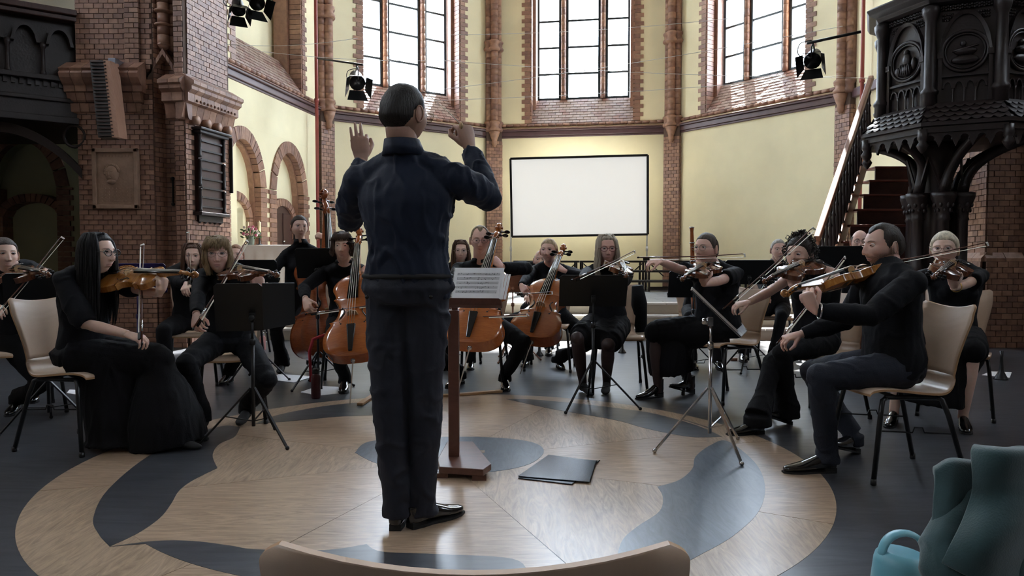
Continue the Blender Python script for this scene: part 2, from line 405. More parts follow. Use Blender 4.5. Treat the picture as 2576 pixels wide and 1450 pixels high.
g = G(); g.box((0, -10.2, 6.2), (20, .4, 12.6)); g.obj('wall_back', nave, kind='structure')
# blind arches on the side_left wall ------------------------------------------------
def arch_pts(F, s0, s1, zs, z1, o, n=14, inset=0):
    """pointed arch outline from left spring to right spring"""
    a, b = s0+inset, s1-inset; w = b-a; h = z1-zs-inset; c = (a+b)/2
    out = []
    for i in range(n+1):
        t = i/n; ang = t*math.pi
        # blend of circle and pointed form
        x = c - math.cos(ang)*w/2; y = math.sin(ang)**.82*h*(1-.0)
        if 0 < t < 1: y = h*(1-abs(2*t-1)**2.15)**.62
        x = a+w*t
        out.append(F(x, zs+y, o))
    return out
def arch_ring(parent, F, s0, s1, zs, z1, zb, bw, o0, o1, n=22, name='voussoir', indiv=True, teeth=True):
    a_out = arch_pts(F, s0, s1, zs, z1, 0, n); a_in = arch_pts(F, s0, s1, zs, z1-0, 0, n, bw)
    for i in range(n):
        c = G(); e = .06; lo0 = a_out[i].lerp(a_out[i+1], e); lo1 = a_out[i].lerp(a_out[i+1], 1-e); i0 = a_in[i].lerp(a_in[i+1], e); i1 = a_in[i].lerp(a_in[i+1], 1-e)
        q = rnd.uniform(-.004, .004)
        A = [lo0+F.n*(o0+q), lo1+F.n*(o0+q), i1+F.n*(o0+q), i0+F.n*(o0+q), lo0+F.n*o1, lo1+F.n*o1, i1+F.n*o1, i0+F.n*o1]
        c.hexa(A, rnd.choice((0, 1, 2))); c.obj(name, BR, parent)
    c = G(); z = zb; j = 0
    while z < zs-.01:
        z1_ = min(z+.08, zs); t = (.05 if j % 2 else 0) if teeth else 0
        c.fbox(F, s0-t, s0+bw, z+.003, z1_-.003, o0, o1, rnd.choice((0, 1, 2))); c.fbox(F, s1-bw, s1+t, z+.003, z1_-.003, o0, o1, rnd.choice((0, 1, 2)))
        z += .08; j += 1
    c.obj('arch_leg', BR, parent, kind='stuff')
F = FR['side_left']; wsl = bpy.data.objects['wall_side_left']
# rebuild lower part as plaster with openings: spandrel plates
def niche(parent, F, s0, s1, zs, z1, bw, front, n=18, zt=3.82):
    g = G(); a = arch_pts(F, s0, s1, zs, z1, 0, n, bw*.6)
    top = [F(s0+bw*.6+(s1-s0-bw*1.2)*i/n, zt, 0) for i in range(n+1)]
    for i in range(n):
        g.hexa([a[i]+F.n*front, a[i+1]+F.n*front, a[i+1]+F.n*.17, a[i]+F.n*.17, top[i]+F.n*front, top[i+1]+F.n*front, top[i+1]+F.n*.17, top[i]+F.n*.17])
    g.obj('spandrel', plaster, parent)
g = G(); g.fbox(F, -.3, .41, 0, 3.9, -.02, .0); g.fbox(F, 1.59, 1.99, 0, 3.9, -.02, 0); g.fbox(F, 3.17, S, 0, 3.9, -.02, 0)
g.fbox(F, .86, 1.95, 0, 3.9, .15, .17)
g.fbox(F, 1.74, 1.86, 0, 3.9, 0, .17); g.fbox(F, 3.19, 3.3, 0, 3.9, 0, .17)
g.fbox(F, -.3, S, 3.18, 3.9, -.021, 0); g.obj('plaster_strip', plaster, wsl)
niche(wsl, F, .28, 1.72, 2.25, 3.14, .2, -.02); niche(wsl, F, 1.86, 3.30, 2.25, 3.14, .2, -.02)
arch_ring(wsl, F, .28, 1.72, 2.25, 3.16, .5, .2, -.05, .06); arch_ring(wsl, F, 1.86, 3.30, 2.25, 3.16, .5, .2, -.05, .06)
for s0, s1 in ((.45, 1.52), (2.05, 3.10)):
    arch_ring(wsl, F, s0, s1, 1.75, 2.16, .5, .13, .08, .17, 12, teeth=False)
for s0, s1 in ((.28, 1.72), (1.86, 3.30)):
    g = G(); 
    for a in (s0+.17, s1-.22): g.fbox(F, a, a+.05, .48, 2.3, .06, .17, 0)
    ap = arch_pts(F, s0, s1, 2.25, 3.14, 0, 18, .19); ap2 = arch_pts(F, s0, s1, 2.25, 3.14, 0, 18, .23)
    for i in range(18): g.hexa([ap[i]+F.n*.06, ap[i+1]+F.n*.06, ap[i+1]+F.n*.17, ap[i]+F.n*.17, ap2[i]+F.n*.06, ap2[i+1]+F.n*.06, ap2[i+1]+F.n*.17, ap2[i]+F.n*.17], 1)
    g.obj('arch_reveal', BR, wsl)
g = G(); g.fbox(F, .80, 1.30, .48, 1.9, .15, .17); g.obj('blind_panel', plaster, wsl)
dr = G(); dr.fbox(F, 2.18, 2.97, .48, 2.05, .12, .165)
for a, b in ((2.24, 2.54), (2.60, 2.90)):
    for z0, z1 in ((.6, 1.1), (1.18, 1.9)): dr.fbox(F, a, b, z0, z1, .105, .13)
d1 = dr.obj('door_1', wood_brown, kind='structure', bevel=.006)
g = G(); g.tube([F(2.6, 1.4, .08), F(2.6, 1.4, .125)], .02, 8); g.obj('door_knob', steel, d1)
# ------------------------------------------------------------------ bricks one by one
def brick_wall(parent, F, s0, s1, z0, z1, o, bw=.118, bh=.061, t=.015, gap=.008, nmax=0, holes=(), long=.25, flip=1):
    """glazed bricks; the first nmax (from eye level outward) become single objects, the rest one stuff mesh"""
    nz = int(round((z1-z0)/bh)); h = (z1-z0)/nz; cells = []
    for i in range(nz):
        x = s0-(bw/2 if i % 2 else 0)
        while x < s1-.004:
            w = bw
            a = max(x, s0)+gap/2; b = min(x+w, s1)-gap/2; zc = z0+(i+.5)*h
            if b-a > .015 and not any(ha < (a+b)/2 < hb and hc < zc < hd for ha, hb, hc, hd in holes):
                cells.append((a, b, z0+i*h+gap/2, z0+(i+1)*h-gap/2))
            x += w
    full = [c for c in cells if abs((c[1]-c[0])-(bw-gap)) < 1e-4]
    full.sort(key=lambda c: abs((c[2]+c[3])/2-2.0)); single = set(full[:nmax])
    me = []
    if nmax:
        for k in range(3):
            q = G(); w, hh = bw-gap, h-gap
            q.hexa([V(-w/2, -t, -hh/2), V(w/2, -t, -hh/2), V(w/2, .003, -hh/2), V(-w/2, .003, -hh/2), V(-w/2+.001, -t, hh/2), V(w/2-.001, -t, hh/2), V(w/2, .003, hh/2), V(-w/2, .003, hh/2)])
            o_ = q.obj('brick', BR[k], None, local=True); me.append(o_.data); bpy.data.objects.remove(o_)
    g = G(); pw = wloc(parent)
    ang = math.atan2(F.d.y, F.d.x); nn = Vector((-F.d.y, F.d.x, 0)); sgn = 1 if nn.dot(F.n) > 0 else -1
    for c in cells:
        k = rnd.choice((0, 0, 1, 2)); jt = rnd.uniform(-.003, .003)
        if c in single:
            b = bpy.data.objects.new('brick', me[k]); col.objects.link(b); b.parent = parent
            b.location = F((c[0]+c[1])/2, (c[2]+c[3])/2, o+jt)-pw; b.rotation_euler = (0, 0, ang)
            if sgn < 0: b.scale = (1, -1, 1)
        else: g.fbox(F, c[0], c[1], c[2], c[3], o-t+jt, o+.002, k)
    if g.v: g.obj('brickwork', BR, parent, kind='stuff', fix=False)
def poly_prism(g, pts, z0, z1, mi=0): g.prism([V(p[0], p[1], z0) for p in pts], (0, 0, z1-z0), mi)
def edgeF(a, b):
    a = Vector(a); b = Vector(b); d = (b-a).normalized(); return Frame(a, d, (-d.y, d.x)), (b-a).length
def ledge(parent, F, s0, s1, z, prof, name='ledge', m=BR, seg=.14, drop=True):
    """moulded brick ledge: prof = [(out, z) ...], split into brick lengths"""
    x = s0; k = 0; g = G()
    while x < s1-.01:
        b = min(x+seg, s1); e = .003
        lo = [F(x+e, z+zz, -o) for o, zz in prof]+[F(x+e, z+prof[-1][1], .05), F(x+e, z+prof[0][1], .05)]
        g.prism(lo, F.d*(b-x-2*e), k % 3); x = b; k += 1
    return g.obj(name, m, parent, kind=None)
# ------------------------------------------------------------------ left pier
PF = [(-5.36, 9.2), (-4.42, 9.2), (-4.35, 9.36), (-4.17, 9.36), (-4.12, 9.12), (-4.0, 9.1), (-3.83, 10.08), (-4.36, 10.75), (-5.36, 11.6)]
g = G(); poly_prism(g, PF, 0, 12.4); pier_l = g.obj('trim_6', mortar, kind='structure')
fA, lA = edgeF(PF[0], PF[1]); fB, lB = edgeF(PF[1], PF[2]); fC, lC = edgeF(PF[2], PF[3]); fD, lD = edgeF(PF[3], PF[4]); fE, lE = edgeF(PF[4], PF[5]); fF, lF = edgeF(PF[5], PF[6])
brick_wall(pier_l, fA, 0, lA, 1.02, 3.3, 0, nmax=170, holes=((.23, .73, 1.76, 2.42),))
brick_wall(pier_l, fA, 0, .62, 3.42, 4.9, -.0, nmax=0)
brick_wall(pier_l, fB, 0, lB, 1.02, 4.9, 0); brick_wall(pier_l, fC, 0, lC, 1.02, 4.9, 0); brick_wall(pier_l, fD, 0, lD, 1.02, 3.2, 0); brick_wall(pier_l, fE, 0, lE, 1.02, 3.2, 0)
brick_wall(pier_l, fF, 0, lF, 1.02, 3.12, 0, nmax=130, holes=((.15, .78, 1.62, 2.70),)); brick_wall(pier_l, fF, .06, lF-.04, 3.3, 4.9, 0)
brick_wall(pier_l, fE, .0, lE, 3.3, 4.9, 0)
for Fx, Lx in ((fA, lA), (fB, lB), (fC, lC), (fD, lD), (fE, lE), (fF, lF)):
    brick_wall(pier_l, Fx, -.03, Lx+.03, 0, .96, -.05, t=.02)
    ledge(pier_l, Fx, -.05, Lx+.05, .95, [(.07, 0), (.07, .03), (.02, .09)], 'plinth_ledge', seg=.24)
ledge(pier_l, fA, -.06, .80, 3.0, [(.0, -.12), (.035, -.10), (.05, 0)], 'shaft_corbel', seg=.115)
ledge(pier_l, fA, -.08, .83, 3.12, [(.05, -.11), (.07, -.09), (.10, 0)], 'shaft_corbel', seg=.115)
ledge(pier_l, fA, -.10, .86, 3.30, [(.0, -.18), (.11, -.17), (.12, -.10), (.15, -.08), (.20, -.02), (.22, .03), (.20, .06), (.22, .09), (.04, .20)], 'shaft_ledge')
ledge(pier_l, fF, -.10, lF+.04, 3.12, [(.0, -.33), (.03, -.31), (.07, -.14), (.12, -.12), (.12, -.02), (.17, .02), (.17, .06), (.20, .08), (.20, .12), (.03, .22)], 'shaft_ledge')
ledge(pier_l, fE, -.10, .2, 3.12, [(.0, -.33), (.03, -.31), (.07, -.14), (.12, -.12), (.12, -.02), (.17, .02), (.17, .06), (.20, .08), (.20, .12), (.03, .22)], 'shaft_ledge')
for i in range(4):
    c = fF(.12+i*.24, 2.80, -.08); g = G(); g.tube([c, c-fF.n*.0+fF.n*.12], .05, 12, 1); g.tube([fF(.12+i*.24, 2.80, -.11), fF(.12+i*.24, 2.80, -.02)], .055, 12, 1); g.obj('corbel_roll', BR, pier_l)
g = G()
for i in range(12): g.ball(fF(.08+i*.078, 3.03, -.125), .018, 8, i % 3)
g.obj('bead_course', BR, pier_l)
# clustered shafts ending over a gabled coping
for k, (dx, dy) in enumerate(((-.085, .02), (.0, -.06), (.085, .02))):
    g = G(); z = 3.72; b = fC(lC/2-.04+dx, 0, dy-.06)
    g.lathe([(.01, 3.66), (.05, 3.69), (.075, 3.74)], (b.x, b.y, 0), 12, 1)
    while z < 5.2: g.tube([(b.x, b.y, z), (b.x, b.y, z+.125)], .07, 12, rnd.choice((0, 1, 2))); z += .13
    for zz in (3.95, 4.12): g.lathe([(.07, zz), (.10, zz+.01), (.105, zz+.03), (.07, zz+.045)], (b.x, b.y, 0), 12, 1)
    g.obj('round_shaft', BR, pier_l)
for sx in (-1, 1):
    for i in range(7):
        t0 = i/7; t1 = (i+1)/7-.02; top = fC(lC/2-.04, 3.68, -.16)
        q = lambda t: top + fC.d*(sx*.30*t)+V(0, 0, -.46*t)
        g = G(); g.hexa([q(t0)-V(0, 0, .07), q(t1)-V(0, 0, .07), q(t1)-V(0, 0, .07)+V(0, .2, 0), q(t0)-V(0, 0, .07)+V(0, .2, 0), q(t0), q(t1), q(t1)+V(0, .2, 0), q(t0)+V(0, .2, 0)], i % 3)
        g.obj('gable_coping', BR, pier_l)
a = fA(.66, 0, 0)
brick_wall(pier_l, fA, .62, .80, 3.42, 4.9, .0, t=.05); brick_wall(pier_l, fA, .80, lA, 3.42, 4.9, 0)
# iron tie bar in the recess
g = G(); p = fC(lC/2, 2.1, -.03); g.tube([p, p-V(0, 0, .32)], .012, 8); g.ball(p, .025, 8); g.ball(p-V(0, 0, .32), .025, 8); g.obj('tie_bar', blackm, pier_l)

# portrait relief plaque
pc = fA(.47, 2.07, -.02)
pl = thing('relief_plaque', 'stone plaque with a portrait head in relief on the left brick pier', 'plaque', fA(.47, 1.70, 0))
g = G(); g.fbox(fA, .20, .76, 1.71, 2.45, -.05, -.0); g.obj('slab', stone, pl, bevel=.008)
g = G()
for a, b, c_, d_ in ((.20, .76, 2.40, 2.45), (.20, .76, 1.71, 1.76), (.20, .25, 1.71, 2.45), (.71, .76, 1.71, 2.45)): g.fbox(fA, a, b, c_, d_, -.075, -.04)
g.obj('raised_border', stone, pl, bevel=.006)
g = G(); hc = fA(.44, 2.14, -.05); g.ball(hc, (.085, .05, .11), 20); g.ball(hc+V(-.02, -.045, -.005), (.012, .022, .028), 8); g.ball(hc+V(-.02, -.04, -.05), (.03, .014, .01), 8); g.ball(hc+V(-.045, -.038, .025), (.022, .012, .008), 8); g.ball(hc+V(.01, -.042, .025), (.022, .012, .008), 8)
for i in range(14):
    an = R(10+i*14); g.ball(hc+V(math.cos(an)*.085, -.01, .02+math.sin(an)*.09), (.022, .02, .022), 8)
g.ball(hc+V(0, -.02, -.10), (.06, .03, .03), 10); g.obj('portrait_head', stone, pl)
g = G()
for i in range(5):
    for j in range(9): g.fbox(fA, .28+j*.045, .28+j*.045+.03, 1.80+i*.038, 1.815+i*.038, -.056, -.045)
for j in range(9): g.fbox(fA, .30+j*.04, .30+j*.04+.026, 2.345, 2.37, -.056, -.045)
g.obj('worn_lettering', stone, pl, kind='stuff')
# hymn board
hb = thing('hymn_board', 'dark wooden hymn board with eight rails on the side of the left pier', 'board', fF(.46, 1.6, 0))
g = G(); g.fbox(fF, .20, .74, 1.68, 2.66, -.05, -.0); g.obj('panel', wood_brown, hb)
for z in [1.74+i*.118 for i in range(8)]:
    g = G(); g.fbox(fF, .24, .70, z, z+.022, -.075, -.045); g.obj('rail', wood_black, hb)
for s in (.20, .74):
    g = G()
    for z0, z1 in ((1.68, 1.98), (2.0, 2.34), (2.36, 2.66)): g.lathe([(.02, z0), (.03, z0+.02), (.02, z0+.04), (.024, (z0+z1)/2), (.02, z1-.04), (.03, z1-.02), (.02, z1)], fF(s, 0, -.07), 10)
    g.obj('turned_column', wood_black, hb)
g = G(); g.fbox(fF, .15, .79, 2.66, 2.70, -.12, 0); g.fbox(fF, .12, .82, 2.70, 2.73, -.15, 0); g.obj('crest', wood_black, hb, bevel=.008)
g = G(); g.fbox(fF, .15, .79, 1.64, 1.68, -.12, 0); g.fbox(fF, .20, .74, 1.56, 1.64, -.05, 0)
for s in (.24, .36, .47, .58, .70): g.ball(fF(s, 1.56, -.03), .022, 8)
g.obj('carved_foot', wood_black, hb, bevel=.005)
g = G(); g.fbox(fF, lF-.03, lF-.01, 1.98, 2.72, -.06, -.01); g.obj('wall_board', blackm, label='narrow dark board on the far edge of the left pier, seen edge on', cat='board', base=fF(lF, 1.98, 0), bevel=.004)
# line array loudspeaker
sp = thing('line_array_speaker', 'tall ribbed column loudspeaker tilted forward on the left pier', 'speaker', P(262, 250, 8.9))
wood_pale = wood('pale_pink_veneer', (.42, .24, .17), (.52, .32, .24), .45, 3)
tA, tB = P(268, 152, 8.85), P(290, 346, 8.7)
wv = V(.06, .02, 0)
g = G(); g.hexa([tB-wv*.6, tB+wv*.6, tB+wv*.6+V(.02, .16, 0), tB-wv*.6+V(.02, .16, 0), tA-wv*.6, tA+wv*.6, tA+wv*.6+V(.02, .16, 0), tA-wv*.6+V(.02, .16, 0)]); g.obj('side_panel', wood_pale, sp, bevel=.004)
g = G(); off = V(-.14, .02, 0); g.hexa([tB+off-wv, tB-wv*.6, tB-wv*.6+V(0, .16, 0), tB+off-wv+V(0, .16, 0), tA+off-wv, tA-wv*.6, tA-wv*.6+V(0, .16, 0), tA+off-wv+V(0, .16, 0)]); g.obj('cabinet', blackm, sp)
for i in range(22):
    q = tA.lerp(tB, (i+.5)/22); g = G(); g.box(q+off*.55+V(-.02, -.02, 0), (.17, .035, .012)); g.obj('fin', mat('speaker_grille', (.06, .035, .03), .6) if i == 0 else MATS['speaker_grille'], sp)
g = G(); b = P(292, 165, 9.05); g.box(b, (.09, .2, .13)); g.obj('amplifier', mat('grey_metal', (.28, .30, .36), .35, metal=.5), sp, bevel=.005)
g = G(); g.bar(b, tA+V(0, .1, -.02), .03); g.obj('bracket', blackm, sp)

# ------------------------------------------------------------------ left aisle wall and gallery
FW = Frame((-9.3, 11.55), (1, 0), (0, 1))
g = G(); g.fbox(FW, 0, 4.4, 0, 3.9, .38, .8); s0, s1 = .97, 2.43
for a, b in ((0, s0+.12), (s1-.12, 4.4)): g.fbox(FW, a, b, 0, 3.9, 0, .4)
ap = arch_pts(FW, s0, s1, 2.2, 3.06, 0, 18, .12); tp = [FW(s0+.12+(s1-s0-.24)*i/18, 3.9, 0) for i in range(19)]
for i in range(18): g.hexa([ap[i], ap[i+1], ap[i+1]+FW.n*.4, ap[i]+FW.n*.4, tp[i], tp[i+1], tp[i+1]+FW.n*.4, tp[i]+FW.n*.4])
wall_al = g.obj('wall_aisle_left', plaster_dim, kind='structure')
arch_ring(wall_al, FW, s0, s1, 2.2, 3.1, 0, .2, -.03, .1); arch_ring(wall_al, FW, s0+.17, s1-.14, 1.75, 2.12, 0, .13, .14, .40, 12, teeth=False)
g = G()
for a in (s0+.17, s1-.22): g.fbox(FW, a, a+.05, 0, 2.2, .1, .4, 0)
g.obj('arch_reveal', BR, wall_al)
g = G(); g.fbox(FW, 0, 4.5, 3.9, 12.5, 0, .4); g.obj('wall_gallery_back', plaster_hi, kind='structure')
gd = Vector((.63, .47)).normalized(); FGa = Frame(Vector((-5.34, 9.22))-gd*3.2, gd, (-gd.y, gd.x)); FGa.n = Vector((-gd.y, gd.x, 0))
Lg = 3.18
gal = thing('gallery_front', 'dark carved wooden gallery with an arcaded parapet at the left edge', 'gallery', FGa(1.6, 2.7, 0))
g = G(); g.fbox(FGa, 0, Lg, 2.80, 3.28, .0, .12); g.fbox(FGa, 0, Lg, 3.28, 4.05, .10, .14); g.obj('panel', wood_black, gal)
g = G(); g.fbox(FGa, 0, Lg, 4.05, 4.12, -.10, .16); g.fbox(FGa, 0, Lg, 3.99, 4.05, -.05, .14); g.obj('top_rail', wood_brown, gal, bevel=.01)
g = G(); g.fbox(FGa, 0, Lg, 3.24, 3.30, -.08, .1); g.fbox(FGa, 0, Lg, 3.0, 3.05, -.04, .1); g.fbox(FGa, 0, Lg, 2.74, 2.82, -.07, .12); g.obj('moulding', wood_black, gal, bevel=.008)
g = G()
for i in range(40): g.fbox(FGa, .02+i*.08, .06+i*.08, 3.17, 3.24, -.03, 0)
g.obj('dentils', wood_black, gal)
ns = 9; w = Lg/ns
for i in range(ns):
    a = arch_pts(FGa, i*w+.03, (i+1)*w-.03, 3.68, 3.9, 0, 12); b = arch_pts(FGa, i*w+.03, (i+1)*w-.03, 3.68, 3.9, 0, 12, .035)
    g = G()
    for j in range(12): g.hexa([a[j]-FGa.n*.02, a[j+1]-FGa.n*.02, b[j+1]-FGa.n*.02, b[j]-FGa.n*.02, a[j]+FGa.n*.1, a[j+1]+FGa.n*.1, b[j+1]+FGa.n*.1, b[j]+FGa.n*.1])
    g.obj('arch', wood_black, gal)
    g = G(); c = FGa(i*w, 0, .02); g.lathe([(.035, 3.30), (.035, 3.34), (.022, 3.36), (.022, 3.62), (.035, 3.64), (.04, 3.69)], c, 10); g.obj('colonnette', wood_black, gal)
g = G(); g.hexa([FGa(0, 2.86, .12), FGa(Lg, 2.86, .12), V(-5.4, 11.5, 2.86), V(-9.2, 11.5, 2.86), FGa(0, 3.0, .12), FGa(Lg, 3.0, .12), V(-5.4, 11.5, 3.0), V(-9.2, 11.5, 3.0)]); g.obj('gallery_floor', wood_black, gal)
# curved brace with ring
pts = []
for i in range(21):
    t = i/20; pts.append(P(-40+245*t, 303+4*t+118*t**2.3, 9.15-.3*(1-t)))
br = G(); 
for i in range(20):
    a, b = pts[i], pts[i+1]; br.hexa([a-V(0, 0, .12), b-V(0, 0, .12), b-V(0, 0, .12)+V(-.05, .14, 0), a-V(0, 0, .12)+V(-.05, .14, 0), a, b, b+V(-.05, .14, 0), a+V(-.05, .14, 0)])
br.obj('curved_brace', wood_black, gal)
g = G(); c = P(188, 343, 9.2)
for rr in (.13,):
    ring = [c+V(math.cos(a)*rr, 0, math.sin(a)*rr) for a in [2*math.pi*i/24 for i in range(25)]]; g.tube(ring, .022, 8, cap=False)
g.obj('brace_ring', wood_black, gal)

# ------------------------------------------------------------------ right pier and wall
PR = [(6.06, 10.9), (5.83, 9.1), (6.42, 9.1), (6.48, 9.2), (8.6, 9.2), (8.6, 11.6), (6.1, 11.6)]
g = G(); poly_prism(g, PR, 0, 12.4); pier_r = g.obj('trim_7', mortar, kind='structure')
hA, kA = edgeF(PR[0], PR[1]); hB, kB = edgeF(PR[1], PR[2]); hC, kC = edgeF(PR[2], PR[3]); hD, kD = edgeF(PR[3], PR[4])
brick_wall(pier_r, hA, 0, kA, 1.16, 3.9, 0, .13, .072, nmax=300)
brick_wall(pier_r, hB, 0, kB, 1.16, 3.9, 0, .13, .072); brick_wall(pier_r, hC, 0, kC, 1.16, 3.9, 0, .13, .072); brick_wall(pier_r, hD, 0, 1.0, 1.16, 3.9, 0, .13, .072)
brick_wall(pier_r, hB, 0, kB, 4.05, 5, 0, .19, .13); brick_wall(pier_r, hA, 0, kA, 4.05, 5, 0, .19, .13); brick_wall(pier_r, hD, 0, 1.0, 4.05, 5, 0, .19, .13)
for Fx, Lx in ((hA, kA), (hB, kB), (hD, 1.4)):
    ledge(pier_r, Fx, -.03, Lx+.03, 3.9, [(.0, -.12), (.03, -.06), (.08, -.03), (.10, .02), (.10, .07), (.02, .14)], 'capital_ledge', seg=.2)
    ledge(pier_r, Fx, -.05, Lx+.05, 1.06, [(.08, 0), (.08, .04), (.02, .11)], 'plinth_ledge', seg=.24)
    brick_wall(pier_r, Fx, -.04, Lx+.04, 0, 1.06, -.06, .13, .072, t=.02)
g = G(); z = 1.2
while z < 4: g.tube([(6.35, 9.0, z), (6.35, 9.0, z+.095)], .035, 10, rnd.choice((0, 1, 2))); z += .1
g.obj('round_shaft', BR, pier_r)
g = G(); g.box((9.0, 11.8, 6.2), (1.6, .6, 12.5)); g.obj('wall_aisle_right', nave, kind='structure')

# ------------------------------------------------------------------ stage with steps
stage_st = mat('step_stone', (.34, .31, .25), .5, var=.12, vscale=3, bump=.1)
stage_tread_lit = mat('step_tread_lit', (.52, .50, .46), .32, var=.08)  # paler than the risers: sun and sky highlight on treads put into the colour
tile_m = [mat('floor_tile_a', (.20, .215, .225), .3, var=.12, vscale=5), mat('floor_tile_b', (.25, .26, .265), .3, var=.12, vscale=5)]
g = G(); g.box((.9, 14.3, .22), (10.6, 7.2, .44)); stage = g.obj('floor_stage', stage_st, kind='structure')
for i, (y, z) in enumerate(((9.9, .155), (10.2, .31), (10.5, .465))):
    g = G(); g.hexa([V(-3.8, y, 0), V(5.8, y, 0), V(5.8, y+.6, 0), V(-3.8, y+.6, 0), V(-3.8, y, z-.03), V(5.8, y, z-.03), V(5.8, y+.6, z-.03), V(-3.8, y+.6, z-.03)]); g.obj('riser', stage_st, stage)
    n = 8
    for k in range(n):
        x0 = -3.8+9.6*k/n; g = G(); g.box((x0+.6, y+.13, z-.015), (1.194, .30, .03)); g.obj('tread', stage_tread_lit, stage, bevel=.006)
mesh = []
for k in range(2):
    g = G(); g.box((0, 0, 0), (.295, .295, .02)); o = g.obj('tile', tile_m[k], None, local=True); mesh.append(o.data); bpy.data.objects.remove(o)
cnt = 0; rest = G()
for j in range(0, 22):
    for i in range(34):
        x, y = -4.2+i*.3, 10.93+j*.3
        if (x > 5.6 and y > 12.6) or y > 17.2: continue
        if j < 9 and cnt < 298 and -3.9 < x < 5.7:
            o = bpy.data.objects.new('tile', mesh[(i+j) % 2]); col.objects.link(o); o.parent = stage; o.location = (x, y, .455+rnd.uniform(0, .0015)); cnt += 1
        else: rest.box((x, y, .455), (.295, .295, .02), mi=(i+j) % 2)
rest.obj('tiling', tile_m, stage, kind='stuff', fix=False)

# ------------------------------------------------------------------ choir risers
cr = thing('choir_riser', 'low black steel choir risers in three tiers below the screen', 'riser', (2.3, 14.3, .465))
for k, (Y, z, pa, pb) in enumerate(((15.2, 1.03, 1290, 1960), (14.6, .84, 1290, 1960), (14.0, .66, 1290, 1960))):
    xa, xb = (pa-1288)/1860*Y, (pb-1288)/1860*Y; n = 4
    for i in range(n):
        x0, x1 = xa+(xb-xa)*i/n+.01, xa+(xb-xa)*(i+1)/n-.01
        g = G(); g.box(((x0+x1)/2, Y+.2, z), (x1-x0, .45, .04)); g.obj('deck', blackm, cr, bevel=.004)
        g = G()
        for x in (x0+.05, (x0+x1)/2, x1-.05):
            g.bar((x, Y, .47), (x, Y, z-.02), .035); g.bar((x, Y+.38, .47), (x, Y+.38, z-.02), .035)
        g.bar((x0+.05, Y, .50), (x1-.05, Y, .50), .025)
        if k == 0: g.bar((x0+.07, Y, z-.04), (x0+.35, Y, z-.3), .022); g.bar((x1-.07, Y, z-.04), (x1-.35, Y, z-.3), .022)
        g.obj('frame', blackm, cr)
# ------------------------------------------------------------------ projection screen
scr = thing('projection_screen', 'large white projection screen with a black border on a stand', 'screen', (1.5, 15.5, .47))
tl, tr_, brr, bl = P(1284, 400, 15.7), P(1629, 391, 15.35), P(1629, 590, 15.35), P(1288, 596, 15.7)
g = G(); g.prism([tl, tr_, brr, bl], (.0, .015, 0)); g.obj('fabric', mat('screen_fabric_glow', (.88, .88, .86), .8, emit=(.95, .95, .92, .26)), scr)  # faint glow added to the fabric in place of projector light falling on it
for a, b in ((tl, tr_), (tr_, brr), (brr, bl), (bl, tl)):
    g = G(); g.bar(a-V(0, .015, 0), b-V(0, .015, 0), .045, .045); g.obj('frame_bar', blackm, scr)
for a in (tl, tr_):
    g = G(); g.tube([(a.x+.01, a.y+.05, .48), (a.x+.01, a.y+.05, a.z)], .016, 8); g.box((a.x, a.y+.05, .48), (.05, .9, .03)); g.lathe([(.025, 1.25), (.025, 1.35)], (a.x+.01, a.y+.05, 0), 8); g.obj('leg', white_m, scr)

# ------------------------------------------------------------------ altar table
cloth = mat('white_linen', (.78, .76, .70), .9, bump=.1)
al = thing('altar_table', 'altar table on the platform left of the double bass', 'table', (-3.62, 11.15, .465))
ax0, ax1, ay0, ay1, az = -3.98, -3.1, 10.95, 11.5, 1.29
g = G()
for x in (ax0+.08, ax1-.08):
    for y in (ay0+.06, ay1-.06): g.box((x, y, (.465+az)/2), (.07, .07, az-.465))
g.obj('frame', wood_brown, al); g = G(); g.box(((ax0+ax1)/2, (ay0+ay1)/2, az-.02), (ax1-ax0, ay1-ay0, .04)); g.obj('tabletop', wood_brown, al)
g = G(); n = 40; per = []
for i in range(n): per.append((ax0+(ax1-ax0)*i/n, ay0))
for i in range(16): per.append((ax1, ay0+(ay1-ay0)*i/16))
for i in range(n): per.append((ax1-(ax1-ax0)*i/n, ay1))
for i in range(16): per.append((ax0, ay1-(ay1-ay0)*i/16))
cx, cy = (ax0+ax1)/2, (ay0+ay1)/2; rows = []
for z, e, w_ in ((az+.006, -.004, 0), (az, .012, 0), (az-.15, .016, .006), (az-.4, .022, .012), (az-.62, .028, .018)):
    rows.append([V(cx+(x-cx)*(1+e/.44)+w_*math.sin(i*1.1), cy+(y-cy)*(1+e/.28)+w_*math.cos(i*.9), z) for i, (x, y) in enumerate(per)])
m = len(per); vs_ = [p for r_ in rows for p in r_]
g.add(vs_, [(i*m+k, i*m+(k+1) % m, (i+1)*m+(k+1) % m, (i+1)*m+k) for i in range(len(rows)-1) for k in range(m)]+[tuple(range(m))], 0, True)
o = g.obj('tablecloth', cloth, None, 'white cloth hanging over the altar table', 'tablecloth', base=(cx, cy, az-.62)); 
wax = mat('candle_wax', (.75, .66, .42), .5, sss=.2)
for px, nm in ((620, 'left of the flowers'), (650, 'right of the flowers')):
    b = P(px, 610, 11.2); x = b.x; t = thing('candle_stand', 'tall cream candle on a dark holder, '+nm, 'candle', (x, 11.25, az+.006))
    g = G(); g.lathe([(.05, az+.006), (.05, az+.02), (.015, az+.03), (.012, az+.16), (.03, az+.18), (.03, az+.19)], (x, 11.25, 0), 12); g.obj('holder', blackm, t)
    g = G(); g.lathe([(.024, az+.19), (.024, az+.36), (.004, az+.362), (.003, az+.38)], (x, 11.25, 0), 12); g.obj('candle', wax, t)
x = P(632, 600, 11.1).x; t = thing('flower_vase', 'glass vase of pink and white flowers on the altar', 'flowers', (x, 11.1, az+.006))
